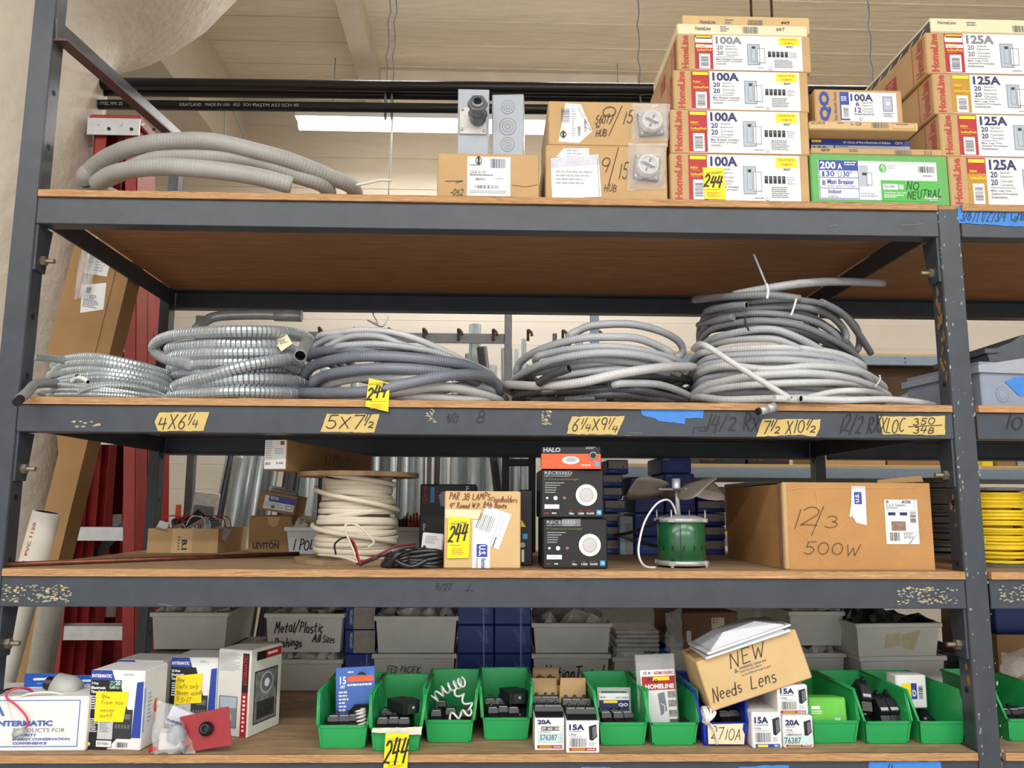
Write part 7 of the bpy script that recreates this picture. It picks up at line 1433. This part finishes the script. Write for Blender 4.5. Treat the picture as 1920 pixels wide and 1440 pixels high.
# a stack of spring-faced white panels at the left of the pipes
t = thing('white_panel', 'scuffed white panel with black coil marks leaning by the red ladder', 'panel', Matrix.Translation(Vector((P(352, 960, 1.7).x, 1.7, .9))) @ Matrix.Rotation(.12, 4, 'Y')); b = MB(); b.box((-.055, 0, -.9), (.055, .03, .66), mat('scuffed_panel', (206, 206, 200), .5, var=.2, scale=40), bev=.003); b.build('panel', t)
f = Face((-.055, 0, .2), (1, 0, 0), (0, 0, 1), .11, .4, (0, 0, 110, 400)); f.rect(10, 0, 100, 50, gfine, 0)
for i in range(7): f.line([(20, 210+i*22), (60, 200+i*22), (92, 214+i*22)], 8, black, 1)
f.build('black_marks', t)
b = MB(); b.box((0, 0, -.6), (.022, .01, .9), orange); b.box((.024, -.002, -.6), (.04, .01, .55), yellow); o = b.build('level_bar'); o.location = (P(336, 900, 1.68).x, 1.66, .6); tag(o, 'upright orange and yellow striped bar beside the white panel', 'bar')
# second rack behind, blue-grey, on the right
bg_ = mat('blue_grey_steel', (138, 156, 172), .45, var=.05)
r3 = thing('storage_rack', 'blue-grey steel rack standing behind, seen between the shelves on the right', 'shelving rack', Vector((0, 2.2, 0))); RY = 2.2
def q3(name, lo, hi, m=bg_): b = MB(); b.box(tuple(Vector(lo)-Vector((0, RY, 0))), tuple(Vector(hi)-Vector((0, RY, 0))), m, bev=.002); return b.build(name, r3)
xs, xe = P(1110, 880, RY).x, 3.6; LV = []
for py, th in ((676, .05), (888, .055), (1015, .055)):
    zz = P(1700, py, RY).z; q3('beam', (xs, RY, zz-th/2), (xe, RY+.03, zz+th/2)); q3('back_rail', (xs, RY+.75, zz-th/2), (xe, RY+.78, zz+th/2)); LV.append(zz+th/2); q3('shelf_panel', (xs, RY+.005, zz+th/2), (xe, RY+.78, zz+th/2+.016), card_lt)
for x in (xs, xe-.05):
    for y in (RY+.0, RY+.75): q3('post', (x, y+.002, 0), (x+.045, y+.045, LV[0]+.25))
for i in range(2): b = MB(); zz = LV[0]-.025+(.012 if i else -.012); b.lathe([(.004, 0), (.004, -.002)], (P(1697, 676, RY).x, 0, zz), dkhole, 8, 'y'); b.build('bolt_hole', r3)
tz = LV[1]+.017
for (x0, x1, y0, m, lab, txt) in ((1140, 1250, 838, white, 'long white carton on the rear rack behind the orange-topped stack', None), (1312, 1398, 855, rab, 'flat black carton with red lettering on the rear rack, first of two', 'RAB'), (1402, 1480, 855, rab, 'flat black carton with red lettering on the rear rack, second of two', 'RAB'), (1538, 1660, 850, card, 'long tan carton on the rear rack behind the big crushed carton', None), (1664, 1772, 850, card_dk, 'brown carton on the rear rack near the right post', None)):
    a, e = P(x0, 865, RY+.06), P(x1, 865, RY+.06); c = Carton('stock_carton', lab, 'carton', x0, y0, x1, 872, RY+.06, .4, m, z=tz, group='cartons on the rear rack'); f = c.front()
    if txt: f.text(txt, x0+6, 858, x0+28, 864, red, bold=.05); f.text(txt, x1-24, 858, x1-4, 864, red, bold=.05) if x0 > 1400 else f.rect(x0+44, 857, x0+64, 862, yellow, 1); f.build('printed_lettering', c.t)
tz2 = LV[2]+.017
for (x0, x1, y0, m, lab) in ((1400, 1500, 905, mat('dim_carton', (96, 100, 108), .6), 'dark grey carton low on the rear rack'), (1530, 1640, 920, mat('dim_grey', (150, 156, 160), .5), 'pale grey carton low on the rear rack'), (1648, 1748, 915, mat('grey_cable'), 'block of grey cable low on the rear rack')):
    Carton('stock_carton', lab, 'carton', x0, y0, x1, 1003, RY+.06, .4, m, z=tz2, group='cartons on the rear rack')
Carton('stock_carton', 'dark brown carton on the rear rack beside the tall conduit stack', 'carton', 1640, 690, 1780, 738, RY-.0+.1, .4, mat('dim_brown', (84, 62, 44), .7), z=None) if 0 else None
c = Carton('stock_carton', 'yellow carton on the rear rack glimpsed beyond the right post', 'carton', 1842, 858, 1862, 876, RY+.05, .3, lottag, z=tz, group='cartons on the rear rack')
for (x0, x1, y0, lab) in ((1870, 1905, 858, 'small brown carton on the rear rack beyond the right post'), (1908, 1960, 856, 'pale carton on the rear rack at the frame edge')): Carton('stock_carton', lab, 'carton', x0, y0, x1, 876, RY+.05, .3, card_dk if x0 < 1900 else greypl, z=tz, group='cartons on the rear rack')
# boards and dark goods under the upper rear level
c = Carton('stock_carton', 'wide brown board standing on the rear rack behind the slate enclosure', 'board', 1560, 692, 1850, 742, RY+.2, .05, mat('dim_brown', (92, 70, 50), .7), z=tz) if 0 else None
zz = tz; b = MB(); a, e = P(1560, 720, RY+.12), P(1900, 720, RY+.12); b.box((a.x, RY+.12, tz), (e.x, RY+.5, P(1700, 690, RY+.12).z), mat('dim_brown', (96, 72, 50), .7), bev=.004); tag(b.build('stock_carton'), 'tall brown carton on the rear rack behind the slate enclosure', 'carton', 'cartons on the rear rack')
# background low behind the lowest shelf: grey cabinets
c = tub('parts_tub', 'blue and clear crate glimpsed through the red ladder', 212, 1136, 250, 1190, 1.75, .3, .7, 'crates behind', m=mat('blue_crate', (86, 122, 186), .4), fill=False) if 0 else None

t = thing('metal_frame', 'black square-tube frame standing behind the lamp carton', 'frame', Vector((P(972, 1000, .8).x, .8, S3+.0005))); o = t.location
for nm, a, e in (('frame_upright', (948, 862), None), ('frame_upright', (998, 862), None)):
    p = P(*a, .8)-o; b = MB(); b.box((p.x-.012, 0, 0), (p.x+.012, .024, p.z+.01), blackpl, bev=.002); b.build(nm, t)
p, q = P(948, 866, .8)-o, P(998, 866, .8)-o; b = MB(); b.box((p.x, -.001, p.z-.014), (q.x, .025, p.z+.010), blackpl, bev=.002); b.build('frame_crossbar', t)

a, e = P(1080, 1150, 1.5), P(1640, 1150, 1.5); zt_ = P(1360, 1128, 1.5).z; t = thing('steel_cabinet', 'grey steel cabinet with a white ledge glimpsed behind the lowest shelf', 'cabinet', Vector((a.x, 1.5, 0))); w_ = e.x-a.x
b = MB(); b.box((0, 0, 0), (w_, .4, zt_), mat('cabinet_grey', (150, 150, 144), .5), bev=.004); b.build('body', t)
zl = P(1200, 1184, 1.5).z; b = MB(); b.box((-.01, -.05, zl-.012), (w_+.01, -.001, zl+.012), whitepl, bev=.003); b.build('ledge', t)
